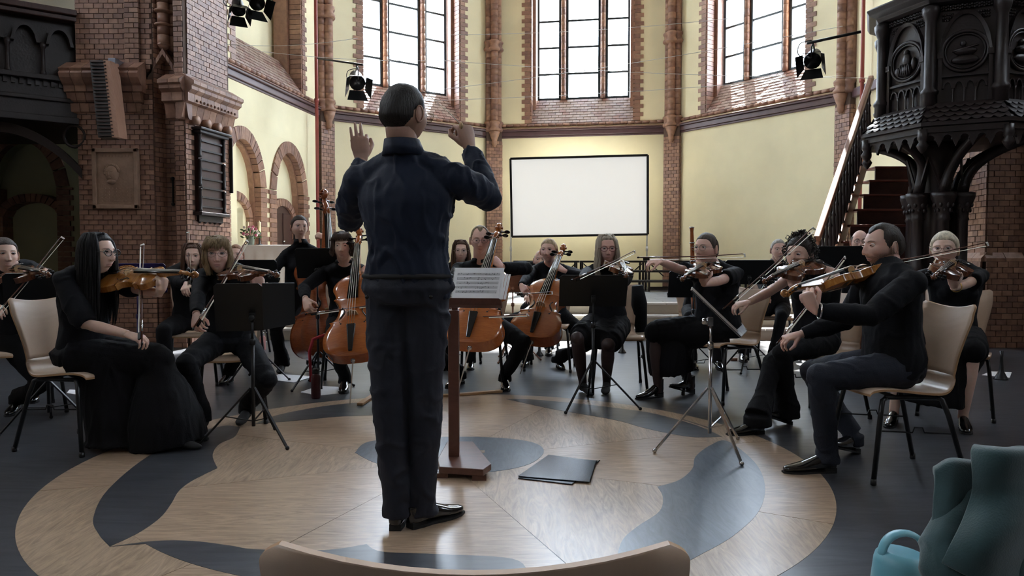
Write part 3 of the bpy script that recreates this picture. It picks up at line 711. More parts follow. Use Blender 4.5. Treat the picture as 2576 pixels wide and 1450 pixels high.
g = G(); g.lathe([(.03, az+.008), (.045, az+.02), (.05, az+.09), (.035, az+.12), (.042, az+.14)], (x, 11.1, 0), 14); g.obj('vase', mat('vase_glass', (.4, .5, .45), .1, trans=.6), t)
fm = [mat('petal_pink', (.55, .12, .22), .6), mat('petal_white', (.75, .72, .68), .6), mat('petal_rose', (.65, .30, .38), .6), mat('leaf_green', (.06, .13, .04), .5)]
for i in range(26):
    an = rnd.uniform(0, 6.28); rr = rnd.uniform(.02, .14); zz = az+.17+rnd.uniform(0, .13)-rr*.2; c = V(x+rr*math.cos(an), 11.1+rr*math.sin(an)*.7, zz)
    g = G(); k = rnd.choice((0, 1, 1, 2))
    for q in range(5):
        a2 = q*1.257; g.ball(c+V(math.cos(a2)*.012, -.004, math.sin(a2)*.012), (.011, .009, .011), 6, k)
    g.ball(c, .008, 6, 1); g.obj('blossom', fm, t)
g = G()
for i in range(18):
    an = rnd.uniform(0, 6.28); rr = rnd.uniform(.04, .15); c = V(x+rr*math.cos(an), 11.1+rr*math.sin(an)*.7, az+.12+rnd.uniform(0, .12)); g.tube([V(x, 11.1, az+.1), c], .003, 5, 3); g.ball(c, (.03, .006, .014), 8, 3, Matrix.Rotation(an, 3, 'Y'))
g.obj('foliage', fm, t)

# ------------------------------------------------------------------ pulpit
PC = Vector((5.1, 8.55)); PA = 221.3
def octv(k, r_, z): a = R(PA+45*k); return V(PC.x+r_*math.cos(a), PC.y+r_*math.sin(a), z)
pu = thing('pulpit', 'carved octagonal dark oak pulpit on columns in front of the right pier', 'pulpit', (5.1, 8.55, .0))
def octring(g, prof, mi=0):
    n = 8; vs_ = [octv(k, r_, z) for r_, z in prof for k in range(8)]; m = len(prof)
    g.add(vs_, [(i*n+k, i*n+(k+1) % n, (i+1)*n+(k+1) % n, (i+1)*n+k) for i in range(m-1) for k in range(n)]+[tuple(range(n-1, -1, -1)), tuple((m-1)*n+k for k in range(n))], mi)
g = G(); octring(g, [(.80, 2.66), (.80, 3.84)]); g.obj('body', wood_black, pu)
g = G(); octring(g, [(.84, 3.78), (.90, 3.80), (.92, 3.84), (1.0, 3.88), (1.03, 3.93), (.98, 3.96), (.85, 3.97)]); g.obj('top_rail', wood_black, pu, bevel=.008)
g = G(); octring(g, [(.82, 2.74), (.86, 2.74), (1.03, 2.54), (1.05, 2.53), (1.05, 2.49), (1.0, 2.48), (.98, 2.42)]); g.obj('skirt', wood_black, pu)
g = G(); octring(g, [(.95, 2.44), (.3, 2.40)]); g.obj('soffit', wood_black, pu)
for k in range(8):
    a, b = octv(k, .80, 0), octv(k+1, .80, 0); d = (b-a).normalized(); Fp = Frame(a, d, (0, 1)); nrm = V(d.y, -d.x, 0)
    if nrm.dot(V(a.x-PC.x, a.y-PC.y, 0)) < 0: nrm = -nrm
    Fp.n = -nrm; L = (b-a).length; vis = k in (0, 7, 1, 6)
    c = octv(k, .84, 0)
    g = G(); g.lathe([(.075, 2.66), (.075, 2.84), (.085, 2.85), (.09, 2.88), (.06, 2.92), (.055, 3.62), (.06, 3.63), (.085, 3.70), (.09, 3.76), (.07, 3.78)], c, 12); g.obj('corner_column', wood_black, pu)
    if not vis: continue
    # pointed arch frame, roundel, arcade
    a_o = arch_pts(Fp, .06, L-.06, 3.25, 3.70, 0, 16); a_i = arch_pts(Fp, .06, L-.06, 3.25, 3.70, 0, 16, .035)
    g = G()
    for j in range(16): g.hexa([a_o[j]-Fp.n*.05, a_o[j+1]-Fp.n*.05, a_i[j+1]-Fp.n*.03, a_i[j]-Fp.n*.03, a_o[j], a_o[j+1], a_i[j+1], a_i[j]])
    for s in (.06, L-.095): g.fbox(Fp, s, s+.035, 2.72, 3.25, -.045, 0); g.fbox(Fp, s-.008, s+.043, 3.22, 3.28, -.06, 0)
    g.obj('pointed_arch', wood_black, pu)
    cc = Fp(L/2, 3.28, -.02); g = G()
    ring = [cc+Fp.d*(.21*math.cos(q))+V(0, 0, .21*math.sin(q)) for q in [2*math.pi*i/28 for i in range(29)]]; g.tube(ring, .018, 8, cap=False)
    ring = [cc+Fp.d*(.18*math.cos(q))+V(0, 0, .18*math.sin(q)) for q in [2*math.pi*i/28 for i in range(29)]]; g.tube(ring, .010, 6, cap=False); g.obj('roundel', wood_black, pu)
    g = G(); Mx = Matrix((Fp.d, -Fp.n, V(0, 0, 1))).transposed()
    if k in (7,):
        g.ball(cc+V(0, 0, .10), (.03, .03, .035), 10, 0, Mx); g.ball(cc+V(0, 0, .01), (.055, .035, .08), 12, 0, Mx); g.ball(cc+V(0, 0, -.09)-Fp.d*.01, (.09, .04, .07), 12, 0, Mx); g.ball(cc+Fp.d*.10+V(0, 0, -.04), (.03, .03, .07), 10, 0, Mx); g.ball(cc-Fp.d*.11+V(0, 0, -.09), (.04, .03, .05), 10, 0, Mx)
        for i in range(6): g.tube([cc+Fp.d*(-.05+i*.02)-Fp.n*.03+V(0, 0, -.03), cc+Fp.d*(-.08+i*.032)-Fp.n*.035+V(0, 0, -.15)], .008, 6)
    else:
        g.ball(cc-Fp.d*.02+V(0, 0, .08), (.03, .03, .035), 10, 0, Mx); g.ball(cc+V(0, 0, .0), (.11, .04, .045), 12, 0, Mx); g.ball(cc+V(0, 0, -.09), (.13, .035, .05), 12, 0, Mx)
        g.tube([cc-Fp.d*.12-Fp.n*.02, cc+Fp.d*.12-Fp.n*.03+V(0, 0, .05)], .012, 6)
    g.obj('carved_figure', wood_black, pu)
    g = G(); g.fbox(Fp, .09, L-.09, 3.02, 3.045, -.04, 0); g.obj('panel_rail', wood_black, pu)
    w = (L-.2)/4
    for i in range(4):
        a1 = arch_pts(Fp, .10+i*w, .10+(i+1)*w, 2.90, 2.98, 0, 8); b1 = arch_pts(Fp, .10+i*w, .10+(i+1)*w, 2.90, 2.98, 0, 8, .015); g = G()
        for j in range(8): g.hexa([a1[j]-Fp.n*.035, a1[j+1]-Fp.n*.035, b1[j+1]-Fp.n*.035, b1[j]-Fp.n*.035, a1[j], a1[j+1], b1[j+1], b1[j]])
        if i: g.lathe([(.014, 2.72), (.014, 2.76), (.010, 2.78), (.010, 2.86), (.018, 2.90)], Fp(.10+i*w, 0, -.02), 8)
        g.obj('small_arch', wood_black, pu)
    g = G()
    for i in range(22):
        for j in range(2): g.ball(Fp(.08+i*(L-.16)/21, 3.735+.028*j-(.0 if i % 2 else .008), -.03), (.014, .014, .012), 6)
    for i in range(5):
        for j in range(3):
            for sgn in (0, 1):
                s = .10+i*.022; s = L-s if sgn else s; g.ball(Fp(s, 3.68-j*.03-i*.0, -.012), (.012, .010, .012), 6)
    g.obj('leaf_frieze', wood_black, pu, kind='stuff')
    # scales on the skirt
    for rw in range(4):
        t0 = rw/4; r0 = .87+(1.03-.87)*t0; r1 = .87+(1.03-.87)*(t0+.36); z0 = 2.745-(.205)*t0; z1 = 2.745-.205*(t0+.36)
        A, B = octv(k, r0, z0), octv(k+1, r0, z0); C, D = octv(k, r1, z1), octv(k+1, r1, z1); n = 8
        for i in range(n):
            u0 = (i+(.5 if rw % 2 else 0))/n; u1 = min(1, u0+1/n)
            if u1-u0 < .05: continue
            up = nrm*.012+V(0, 0, .006); lo = [A.lerp(B, u0), A.lerp(B, u1)]
            for q in range(0, 5):
                uu = u1+(u0-u1)*q/4; dep = .62+.38*math.sin(math.pi*q/4); lo.append(A.lerp(B, uu).lerp(C.lerp(D, uu), dep)+up*1.2)
            g = G(); g.prism(lo, up*.5); g.obj('shingle', wood_black, pu)
    # cusped frieze under the skirt
    A, B = octv(k, 1.0, 0), octv(k+1, 1.0, 0); Fc = Frame(A, (B-A), (0, 1)); Fc.n = -nrm; L2 = (B-A).length; w = L2/5
    g = G(); g.fbox(Fc, 0, L2, 2.42, 2.48, -.02, .03)
    for i in range(5):
        s = i*w
        a1 = arch_pts(Fc, s+.012, s+w-.012, 2.33, 2.41, 0, 8); b1 = arch_pts(Fc, s+.012, s+w-.012, 2.33, 2.41, 0, 8, .016)
        for j in range(8): g.hexa([a1[j], a1[j+1], b1[j+1], b1[j], a1[j]+Fc.n*.03, a1[j+1]+Fc.n*.03, b1[j+1]+Fc.n*.03, b1[j]+Fc.n*.03])
        tp = [Fc(s+w*j/8, 2.43, 0) for j in range(9)]
        for j in range(8): g.hexa([a1[j], a1[j+1], a1[j+1]+Fc.n*.025, a1[j]+Fc.n*.025, tp[j], tp[j+1], tp[j+1]+Fc.n*.025, tp[j]+Fc.n*.025])
        g.prism([Fc(s-.03, 2.34, 0), Fc(s, 2.27, 0), Fc(s+.03, 2.34, 0), Fc(s+.01, 2.42, 0), Fc(s-.01, 2.42, 0)], Fc.n*.03)
        for q in (-1, 1): g.ball(Fc(s+w/2+q*.045, 2.35, .015), (.018, .014, .018), 6)
    g.obj('cusped_frieze', wood_black, pu)
    g = G(); g.lathe([(.05, 2.46), (.05, 2.36), (.035, 2.33), (.06, 2.29), (.04, 2.25), (.01, 2.21)][::-1], octv(k, 1.0, 0), 10); g.obj('pendant', wood_black, pu)
cb = V(4.92, 8.6, 0); ncol = 6
for k in range(ncol):
    an = R(k*60+15); c = cb+V(.26*math.cos(an), .26*math.sin(an), 0)
    g = G(); g.lathe([(.09, 0), (.09, .5), (.10, .52), (.07, .58), (.065, .95), (.08, .98), (.065, 1.01), (.062, 1.52), (.075, 1.54), (.066, 1.57), (.07, 1.62), (.10, 1.70), (.12, 1.76), (.13, 1.79), (.13, 1.84)], c, 14); g.obj('column', wood_black, pu)
    g = G()
    for q in range(8): 
        a2 = q*.785; g.ball(c+V(.095*math.cos(a2), .095*math.sin(a2), 1.70), (.022, .022, .03), 6); g.ball(c+V(.08*math.cos(a2+.4), .08*math.sin(a2+.4), 1.64), (.018, .018, .025), 6)
    g.obj('capital_leaves', wood_black, pu)
    # flaring rib from capital to skirt
    out = V(math.cos(an), math.sin(an), 0); g = G(); L = []
    for i in range(12):
        t = i/11; rr = .26+.62*t**2.6*.95; L.append(V(cb.x, cb.y, 0)+out*rr+(V(PC.x, PC.y, 0)-cb)*t+V(0, 0, 1.84+.60*(t**.75)))
    g.tube(L, [(.06-.01*i/11) for i in range(12)], 8); g.obj('flaring_rib', wood_black, pu)
    an2 = R(k*60+45); o2 = V(math.cos(an2), math.sin(an2), 0); tq = V(-o2.y, o2.x, 0); b0 = cb+o2*.24
    g = G()
    for sgn in (-1, 1): g.bar(b0+tq*(sgn*.12)+V(0, 0, 1.86), b0+o2*.08+V(0, 0, 2.24), .022)
    g.obj('gable', wood_black, pu)
g = G(); g.lathe([(.12, 0), (.12, 1.8), (.14, 1.95), (.2, 2.2), (.34, 2.41)], cb, 16); g.obj('core', wood_black, pu)
# tester edge above (only its lower tip shows at the top of the frame)
g = G(); c = P(2245, -30, 8.3); g.lathe([(.02, -.08), (.10, -.05), (.16, .02), (.3, .08), (.5, .12), (.5, .3)], c, 16); g.obj('carved_lectern_front', wood_black, pu)
# stair behind the pulpit
st = thing('pulpit_stair', 'steep red-brown wooden stair with turned balusters behind the pulpit', 'stair', (4.2, 9.4, .465))
wood_red = wood('red_oak', (.10, .028, .02), (.17, .05, .035), .4)
for i in range(-3, 6):
    y = 9.0+.24*i; z = 1.31+.21*i; xl = 4.05+.19*i
    if z < .5: continue
    g = G(); g.box((xl+.55, y+.14, z-.015), (1.15, .30, .03)); g.obj('tread', wood_red, st, bevel=.008)
    g = G(); g.box((xl+.55, y+.02, z-.12), (1.12, .02, .19)); g.obj('riser', wood_brown, st)
g = G(); g.box((3.95, 8.55, .32), (1.1, .5, .64)); g.obj('landing', wood_brown, st)
s0, s1 = V(3.95-1.05*.9, 9-1.2*.9, 1.22-1.25*.62), V(3.95+1.05, 10.2, 2.47)
def rl(t, dz=0): return V(3.95+.89*t, 9+1.2*t, 1.18+1.27*t+dz)
g = G(); g.bar(rl(-.5), rl(1.15), .05, .22); g.obj('stringer', wood_rail, st, bevel=.006)
g = G(); g.bar(rl(-.62, .92), rl(1.2, .92), .07, .07); g.bar(rl(-.62, .86), rl(1.2, .86), .05, .03); g.obj('handrail', wood_rail, st, bevel=.012)
g = G()
for i in range(46):
    q = rl(-.48+i*.035, 0)-V(.04, .04, 0); g.ball(q+V(0, 0, .03*(1 if i % 2 else -1)), (.012, .014, .03), 6)
g.obj('carved_band', wood_rail, st)
for i in range(17):
    q = rl(-.55+i*.105); z0, z1 = q.z+.08, q.z+.87
    g = G(); g.lathe([(.018, z0), (.03, z0+.05), (.016, z0+.08), (.02, z0+.12), (.034, z0+.22), (.028, z0+.34), (.018, z0+.5), (.03, z0+.52), (.018, z0+.55), (.015, z0+.66), (.026, z0+.7), (.018, z1)], (q.x, q.y, 0), 10); g.obj('baluster', wood_black, st)
# ------------------------------------------------------------------ stage lights
def spot(name, label, c, aim, bar0, bar1, s=1.0):
    t = thing(name, label, 'spotlight', c); d = (Vector(aim)-Vector(c)).normalized(); q = d.to_track_quat('Z', 'X').to_matrix()
    g = G(); g.lathe([(.03, -.19), (.07, -.18), (.085, -.12), (.085, .0), (.10, .02), (.10, .05)], c, 16, 0, q*s); g.obj('housing', blackm, t)
    g = G()
    for k in range(4):
        a = k*math.pi/2; u = V(math.cos(a), math.sin(a), 0); w_ = V(-math.sin(a), math.cos(a), 0)
        p = [q@(u*.10+w_*.09+V(0, 0, .05))*1, q@(u*.10-w_*.09+V(0, 0, .05)), q@(u*.16-w_*.13+V(0, 0, .20)), q@(u*.16+w_*.13+V(0, 0, .20))]
        g.prism([Vector(c)+x*s for x in p], (q@u)*.004)
    g.obj('barn_door', blackm, t)
    g = G(); up = V(0, 0, .2*s)+Vector(c); side = (q@V(1, 0, 0)); side.z = 0; side.normalize()
    g.tube([Vector(c)+side*.10*s, Vector(c)+side*.11*s+V(0, 0, .12*s), up, Vector(c)-side*.11*s+V(0, 0, .12*s), Vector(c)-side*.10*s], .010, 6); g.obj('yoke', blackm, t)
    g = G(); g.tube([bar0, bar1], .017, 8); k = Vector(bar0).lerp(Vector(bar1), .6); g.tube([up, V(up.x, up.y, max(up.z+.02, bar1[2]+.01))], .02, 8); g.obj('mounting_bar', blackm, t)
    g = G(); L = [V(c[0]-.05, c[1], c[2]+.0), V(c[0]-.17, c[1], c[2]+.06), V(c[0]-.15, c[1], c[2]+.18), V(c[0]-.02, c[1], c[2]+.22)]; g.tube(smooth(L, 5), .006, 5); g.obj('cable', blackm, t)
    return t
spot('stage_light', 'black stage light on a bar beside the left apse window', P(898, 205, 12.8), P(925, 300, 11.8), P(800, 147, 13.7), P(912, 163, 12.7), 1.35)
spot('stage_light', 'black stage light on a bar attached to the pulpit', P(2045, 150, 8.6), P(2010, 240, 7.9), P(2165, 80, 8.5), P(2030, 109, 8.6), .95)
spot('stage_light', 'black stage light at the top edge of the left pier, left one', P(600, 22, 8.9), P(615, 100, 8.6), P(566, -40, 9.3), P(680, -40, 8.9), .8)
spot('stage_light', 'black stage light at the top edge of the left pier, right one', P(645, 5, 8.9), P(690, 70, 8.5), P(600, -60, 9.3), P(720, -60, 8.9), .9)
# thin wires strung across the apse
wire = mat('wire_white', (.75, .75, .72), .3)
wl = [((1100, 152), (2200, 197)), ((1060, 232), (2120, 66)), ((940, 258), (2120, 190)), ((1130, 88), (1860, 44)), ((570, 112), (900, 96)), ((640, 128), (1160, 152))]
wn_ = ['thin white wire strung from beside the left window to the pulpit', 'thin white wire rising from the conductor\'s head to the right', 'thin white wire just above the cornice', 'thin white wire crossing in front of the centre window', 'short thin wire left of the left apse window, upper one', 'short thin wire left of the left apse window, lower one']
for (a, b), n_ in zip(wl, wn_):
    g = G(); A, B = P(a[0], a[1], 9.5), P(b[0], b[1], 9.5); L = [A.lerp(B, i/12)-V(0, 0, .05*math.sin(math.pi*i/12)) for i in range(13)]; g.tube(L, .0032, 5); g.obj('wire', wire, None, n_, 'wire', 'wires across the apse', base=A)
# ------------------------------------------------------------------ string instruments (built once each, then copied)
def inst_mats(pre, c1, c2): return wood(pre, c1, c2, .22, 5, (1, 8, 1), coat=.7, bump=.05)
viol_o = inst_mats('orange_varnish', (.30, .10, .015), (.50, .22, .05)); viol_d = inst_mats('brown_varnish', (.09, .028, .012), (.19, .065, .025)); viol_r = inst_mats('red_varnish', (.20, .045, .014), (.33, .09, .025))
ebony = mat('ebony', (.008, .007, .007), .25); stringm = mat('steel_string', (.55, .52, .45), .3, metal=1); maple = mat('bridge_maple', (.45, .30, .15), .5); hairm = mat('bow_hair', (.75, .72, .62), .6)
OUT = [(0, .0), (.002, .09), (.015, .17), (.05, .235), (.10, .275), (.19, .292), (.28, .277), (.34, .248), (.378, .228), (.398, .240), (.406, .242), (.413, .228), (.43, .196), (.47, .168), (.54, .155), (.61, .163), (.655, .186), (.672, .207), (.680, .216), (.690, .214), (.705, .198), (.75, .210), (.81, .236), (.88, .22), (.94, .17), (.975, .12), (.995, .06), (1, .0)]
def outline(k=3):
    P_ = [Vector((a, b, 0)) for a, b in OUT]; return [(p.x, max(0, p.y)) for p in smooth(P_, k)]
def instrument(name, L, vm, rib=.085, kind='violin'):
    root = bpy.data.objects.new(name, None); col.objects.link(root); root.empty_display_size = .05
    o = outline(3 if kind != 'violin' else 3); h = rib*L; ar = .04*L
    def plate(g, z0, sgn, mi):
        n = 10; vs_ = []
        for t, w in o:
            for j in range(n+1):
                u = -1+2*j/n; ww = w*L*1.012; e = max(0, 1-(2*t-1)**6)
                vs_.append((u*ww, t*L, z0+sgn*(ar*(max(0, math.cos(u*math.pi/2))**1.1)*e*min(1, w*6))))
        m = len(o); g.add(vs_, [(i*(n+1)+j, i*(n+1)+j+1, (i+1)*(n+1)+j+1, (i+1)*(n+1)+j) for i in range(m-1) for j in range(n)], mi, True)
        rim = [(w*L*1.012, t*L) for t, w in o]; th = -sgn*.006*L
        for s in (-1, 1): g.strip([(s*a, b, z0) for a, b in rim], [(s*a, b, z0+th) for a, b in rim], mi)
        g.strip([(-a, b, z0+th) for a, b in rim], [(a, b, z0+th) for a, b in rim], mi)
    g = G(); plate(g, h, 1, 0); top = g.obj('top_plate', vm, root, local=True)
    g = G(); plate(g, 0, -1, 0); g.obj('back_plate', vm, root, local=True)
    g = G()
    for s in (-1, 1): g.strip([(s*w*L*.985, t*L, 0) for t, w in o], [(s*w*L*.985, t*L, h) for t, w in o], 0, True)
    g.obj('rib', vm, root, local=True)
    # f holes
    for s in (-1, 1):
        g = G(); cx_, cy_ = .115*L, .46*L; pts = []
        for i in range(17):
            t = -1+i/8; x = cx_+.022*L*math.sin(t*math.pi*.95)*-1; y = cy_+t*.095*L
            zz = h+ar*(max(0, math.cos(min(1, x/(.2*L))*math.pi/2))**1.1)+.001*L; pts.append((s*x, y, zz))
        g.tube(pts, [.004*L+.003*L*math.sin(math.pi*i/16) for i in range(17)], 6); g.ball(pts[0], .0095*L, 8); g.ball(pts[-1], .008*L, 8)
        g.obj('f_hole', ebony, top, local=True)
    nut = 1.0*L+.365*L if kind != 'bass' else 1.40*L
    zb = h+ar
    g = G(); g.hexa([(-.035*L, .98*L, h-.02*L), (.035*L, .98*L, h-.02*L), (.03*L, .98*L, h+.05*L), (-.03*L, .98*L, h+.05*L), (-.032*L, nut, h+.03*L), (.032*L, nut, h+.03*L), (.03*L, nut, h+.065*L), (-.03*L, nut, h+.065*L)]); g.tube([(0, .97*L, h*.2), (0, .995*L, h*.75), (0, 1.05*L, h+.02*L), (0, nut, h+.035*L)], [.045*L, .04*L, .032*L, .03*L], 10); g.obj('neck', vm, root, local=True)
    g = G(); n = 8
    ys, ye = .63*L, nut; A = []; B = []
    for y, hw, z in ((ys, .062*L, h+.105*L), (ye, .035*L, h+.068*L)):
        A.append([(hw*math.sin(a), y, z+.012*L*math.cos(a)-.012*L) for a in [(-1+2*i/n)*1.2 for i in range(n+1)]])
        B.append([(hw*math.sin(1.2)*(-1+2*i/n), y, z-.022*L) for i in range(n+1)])
    g.strip(A[0], A[1], 0, True); g.strip(B[0], B[1]); g.strip([A[0][0], B[0][0]], [A[1][0], B[1][0]]); g.strip([A[0][-1], B[0][-1]], [A[1][-1], B[1][-1]]); g.strip(A[0], B[0]); g.strip(A[1], B[1]); g.obj('fingerboard', ebony, root, local=True)
    # pegbox and scroll
    pb = [(0, nut, h+.045*L), (0, nut+.09*L, h+.025*L), (0, nut+.19*L, h-.02*L)]
    g = G(); g.tube(pb, [(.036*L, .034*L), (.033*L, .036*L), (.026*L, .03*L)], 10, up=(1, 0, 0))
    c = Vector((0, nut+.225*L, h-.0*L)); sp = []
    for i in range(26):
        a = -2.2-i*.38; rr = (.052-.0016*i)*L; sp.append(c+Vector((0, math.cos(a)*rr, math.sin(a)*rr)))
    g.tube(sp, [(.030*L*(1-.012*i), .016*L) for i in range(26)], 8, up=(1, 0, 0)); g.tube([c-Vector((.042*L, 0, 0)), c+Vector((.042*L, 0, 0))], .016*L, 10)
    g.obj('scroll', vm, root, local=True)
    for i in range(4):
        s = 1 if i % 2 else -1; y = nut+.045*L+i*.04*L; z = h+.03*L-i*.012*L
        g = G(); g.tube([(-s*.04*L, y, z), (s*.075*L, y, z)], .009*L, 8); g.ball((s*.10*L, y, z), (.034*L, .010*L, .026*L), 10); g.obj('peg', ebony, root, local=True)
    g = G(); y = .452*L; g.prism([(-.055*L, y, zb-.012*L), (-.03*L, y, zb-.004*L), (0, y, zb+.02*L), (.03*L, y, zb-.004*L), (.055*L, y, zb-.012*L), (.05*L, y, zb+.055*L), (0, y, zb+.085*L), (-.05*L, y, zb+.055*L)], (0, .012*L, 0)); g.obj('bridge', maple, root, local=True)
    g = G(); g.hexa([(-.02*L, .03*L, h+.03*L), (.02*L, .03*L, h+.03*L), (.02*L, .03*L, h+.05*L), (-.02*L, .03*L, h+.05*L), (-.05*L, .32*L, zb+.03*L), (.05*L, .32*L, zb+.03*L), (.042*L, .32*L, zb+.052*L), (-.042*L, .32*L, zb+.052*L)]); g.obj('tailpiece', ebony, root, local=True, bevel=.008*L)
    for i in range(4):
        x = -1.5+i; g = G(); g.tube([(x*.02*L, .32*L, zb+.052*L), (x*.026*L, .458*L, zb+(.088-.008*abs(x))*L), (x*.012*L, nut, h+.075*L), (x*.01*L, nut+.08*L, h+.045*L)], .0026*L if L < .6 else .0022*L, 5); g.obj('string', stringm, root, local=True)
    if kind == 'violin':
        g = G(); g.ball((-.13*L, .09*L, zb+.02*L), (.085*L, .07*L, .022*L), 14); g.tube([(-.08*L, .01*L, 0), (-.08*L, .01*L, zb)], .01*L, 6); g.obj('chin_rest', ebony, root, local=True)
    else:
        g = G(); g.lathe([(.004, -.36 if kind == 'cello' else -.25), (.005, -.02), (.016, -.02), (.02, .02)], (0, 0, h/2), 8, 0, Matrix.Rotation(R(-90), 3, 'X')); g.obj('endpin', steel, root, local=True)
    return root
def place(root, origin, ydir, znorm, label, group=None, first=False, cat='violin'):
    o = root if first else copy_tree(root)
    y = Vector(ydir).normalized(); z = Vector(znorm); z = (z-y*z.dot(y)).normalized(); x = y.cross(z)
    o.location = origin; o.rotation_euler = Matrix((x, y, z)).transposed().to_euler(); return tag(o, label, cat, group)
def make_bow(L=.72):
    r_ = bpy.data.objects.new('bow', None); col.objects.link(r_)
    g = G(); g.tube([(0, 0, 0), (0, L*.3, -.004), (0, L*.6, -.008), (0, L*.97, -.0), (0, L, -.004)], [.0045, .004, .0038, .003, .003], 7); g.obj('stick', MATS.get('bow_stick') or mat('bow_stick', (.10, .03, .015), .3), r_, local=True)
    g = G(); g.box((0, .05, -.014), (.010, .045, .018)); g.tube([(0, -.015, 0), (0, 0, 0)], .006, 8); g.obj('frog', ebony, r_, local=True)
    g = G(); g.hexa([(-.003, L-.006, -.023), (.003, L-.006, -.023), (.003, L+.002, -.023), (-.003, L+.002, -.023), (-.003, L-.012, .002), (.003, L-.012, .002), (.003, L, .002), (-.003, L, .002)]); g.obj('tip', white_m, r_, local=True)
    g = G(); g.box((0, L*.52, -.022), (.009, L*.92, .0016)); g.obj('bow_hair', hairm, r_, local=True)
    g = G(); g.tube([(0, .075, 0), (0, .15, -.002)], .0056, 8); g.obj('grip', steel, r_, local=True)
    return r_
# ------------------------------------------------------------------ chairs
birch = wood('birch_ply', (.50, .36, .26), (.62, .47, .36), .32, 1.6, (1, 5, 1), bump=.04, dist=1)
birch_edge = mat('ply_edge', (.42, .25, .13), .5)
def make_chair():
    r_ = bpy.data.objects.new('chair', None); col.objects.link(r_)
    # profile in (y forward, z up); half width
    prof = [(.235, .430, .19), (.225, .447, .20), (.17, .457, .205), (.08, .452, .205), (-.02, .440, .20), (-.11, .432, .19), (-.165, .437, .175), (-.20, .465, .165), (-.215, .52, .165), (-.225, .60, .175), (-.24, .69, .195), (-.26, .77, .21), (-.28, .825, .212), (-.286, .842, .207), (-.29, .852, .190)]
    pr = smooth([Vector(p) for p in prof], 3); n = 12; th = .011
    def shell(name, sl):
        g = G(); F_ = []; B_ = []
        for i, p in enumerate(sl):
            q = sl[min(i+1, len(sl)-1)]-sl[max(i-1, 0)]; nv = Vector((0, q.y, -q.x)).normalized() if False else Vector((0, -q.y, q.x)).normalized()
            if nv.z < -0.2: nv = -nv
            rf, rb = [], []
            for j in range(n+1):
                u = -1+2*j/n; curve = .018*u*u*(1 if p.y > .5 else .3)
                top = 0
                if p.y > .80: top = .022*(u*u)-.0
                v = Vector((u*p.z, p.x+curve*(1 if p.y > .5 else 0), p.y+(curve if p.y < .5 else 0)+top)); rf.append(v); rb.append(v-Vector((0, -1, 0))*(-th) if p.y > .5 else v-Vector((0, 0, th)))
            F_.append(rf); B_.append(rb)
        for i in range(len(F_)-1): g.strip(F_[i], F_[i+1], 0, True); g.strip(B_[i], B_[i+1], 0, True)
        for j in (0, n): g.strip([r[j] for r in F_], [r[j] for r in B_], 1)
        for k in (0, -1): g.strip(F_[k], B_[k], 1)
        return g.obj(name, [birch, birch_edge], r_, local=True)
    k = next(i for i, p in enumerate(pr) if p.y > .50 and p.x < -.1)
    shell('seat', pr[:k+1]); shell('backrest', pr[k:])
    for sx in (-1, 1):
        for fy, ty in ((.17, .23), (-.13, -.24)):
            g = G(); g.tube([(sx*.165, fy*.82, .415), (sx*.185, fy, .405), (sx*.195, fy+(ty-fy)*.25, .33), (sx*.225, ty, .012)], .0125, 10); g.lathe([(.013, 0), (.015, .004), (.014, .03)], (sx*.225, ty, 0), 8); g.obj('leg', blackm, r_, local=True)
        g = G(); g.tube([(sx*.17, .15, .418), (sx*.17, -.12, .412)], .0115, 8); g.obj('seat_frame', blackm, r_, local=True)
    g = G(); g.tube([(-.17, .08, .414), (.17, .08, .414)], .009, 8); g.obj('cross_bar', blackm, r_, local=True)
    g = G(); g.tube([(-.17, -.10, .412), (.17, -.10, .412)], .009, 8); g.obj('cross_bar', blackm, r_, local=True)
    for sx in (-1, 1):
        g = G(); g.tube([(sx*.205, .18, .26), (sx*.207, .03, .25), (sx*.207, .02, .275), (sx*.207, -.02, .275), (sx*.207, -.03, .25), (sx*.205, -.17, .24)], .004, 6); g.obj('linking_rod', blackm, r_, local=True)
    return r_
chair0 = make_chair(); _cu = [False]
def chair(x, y, face, label, group='plywood chairs of the orchestra', s=1.0):
    o = chair0 if not _cu[0] else copy_tree(chair0); _cu[0] = True
    o.location = (x, y, 0); o.rotation_euler = (0, 0, R(face-90)); o.scale = (s, s, s); return tag(o, label, 'chair', group)
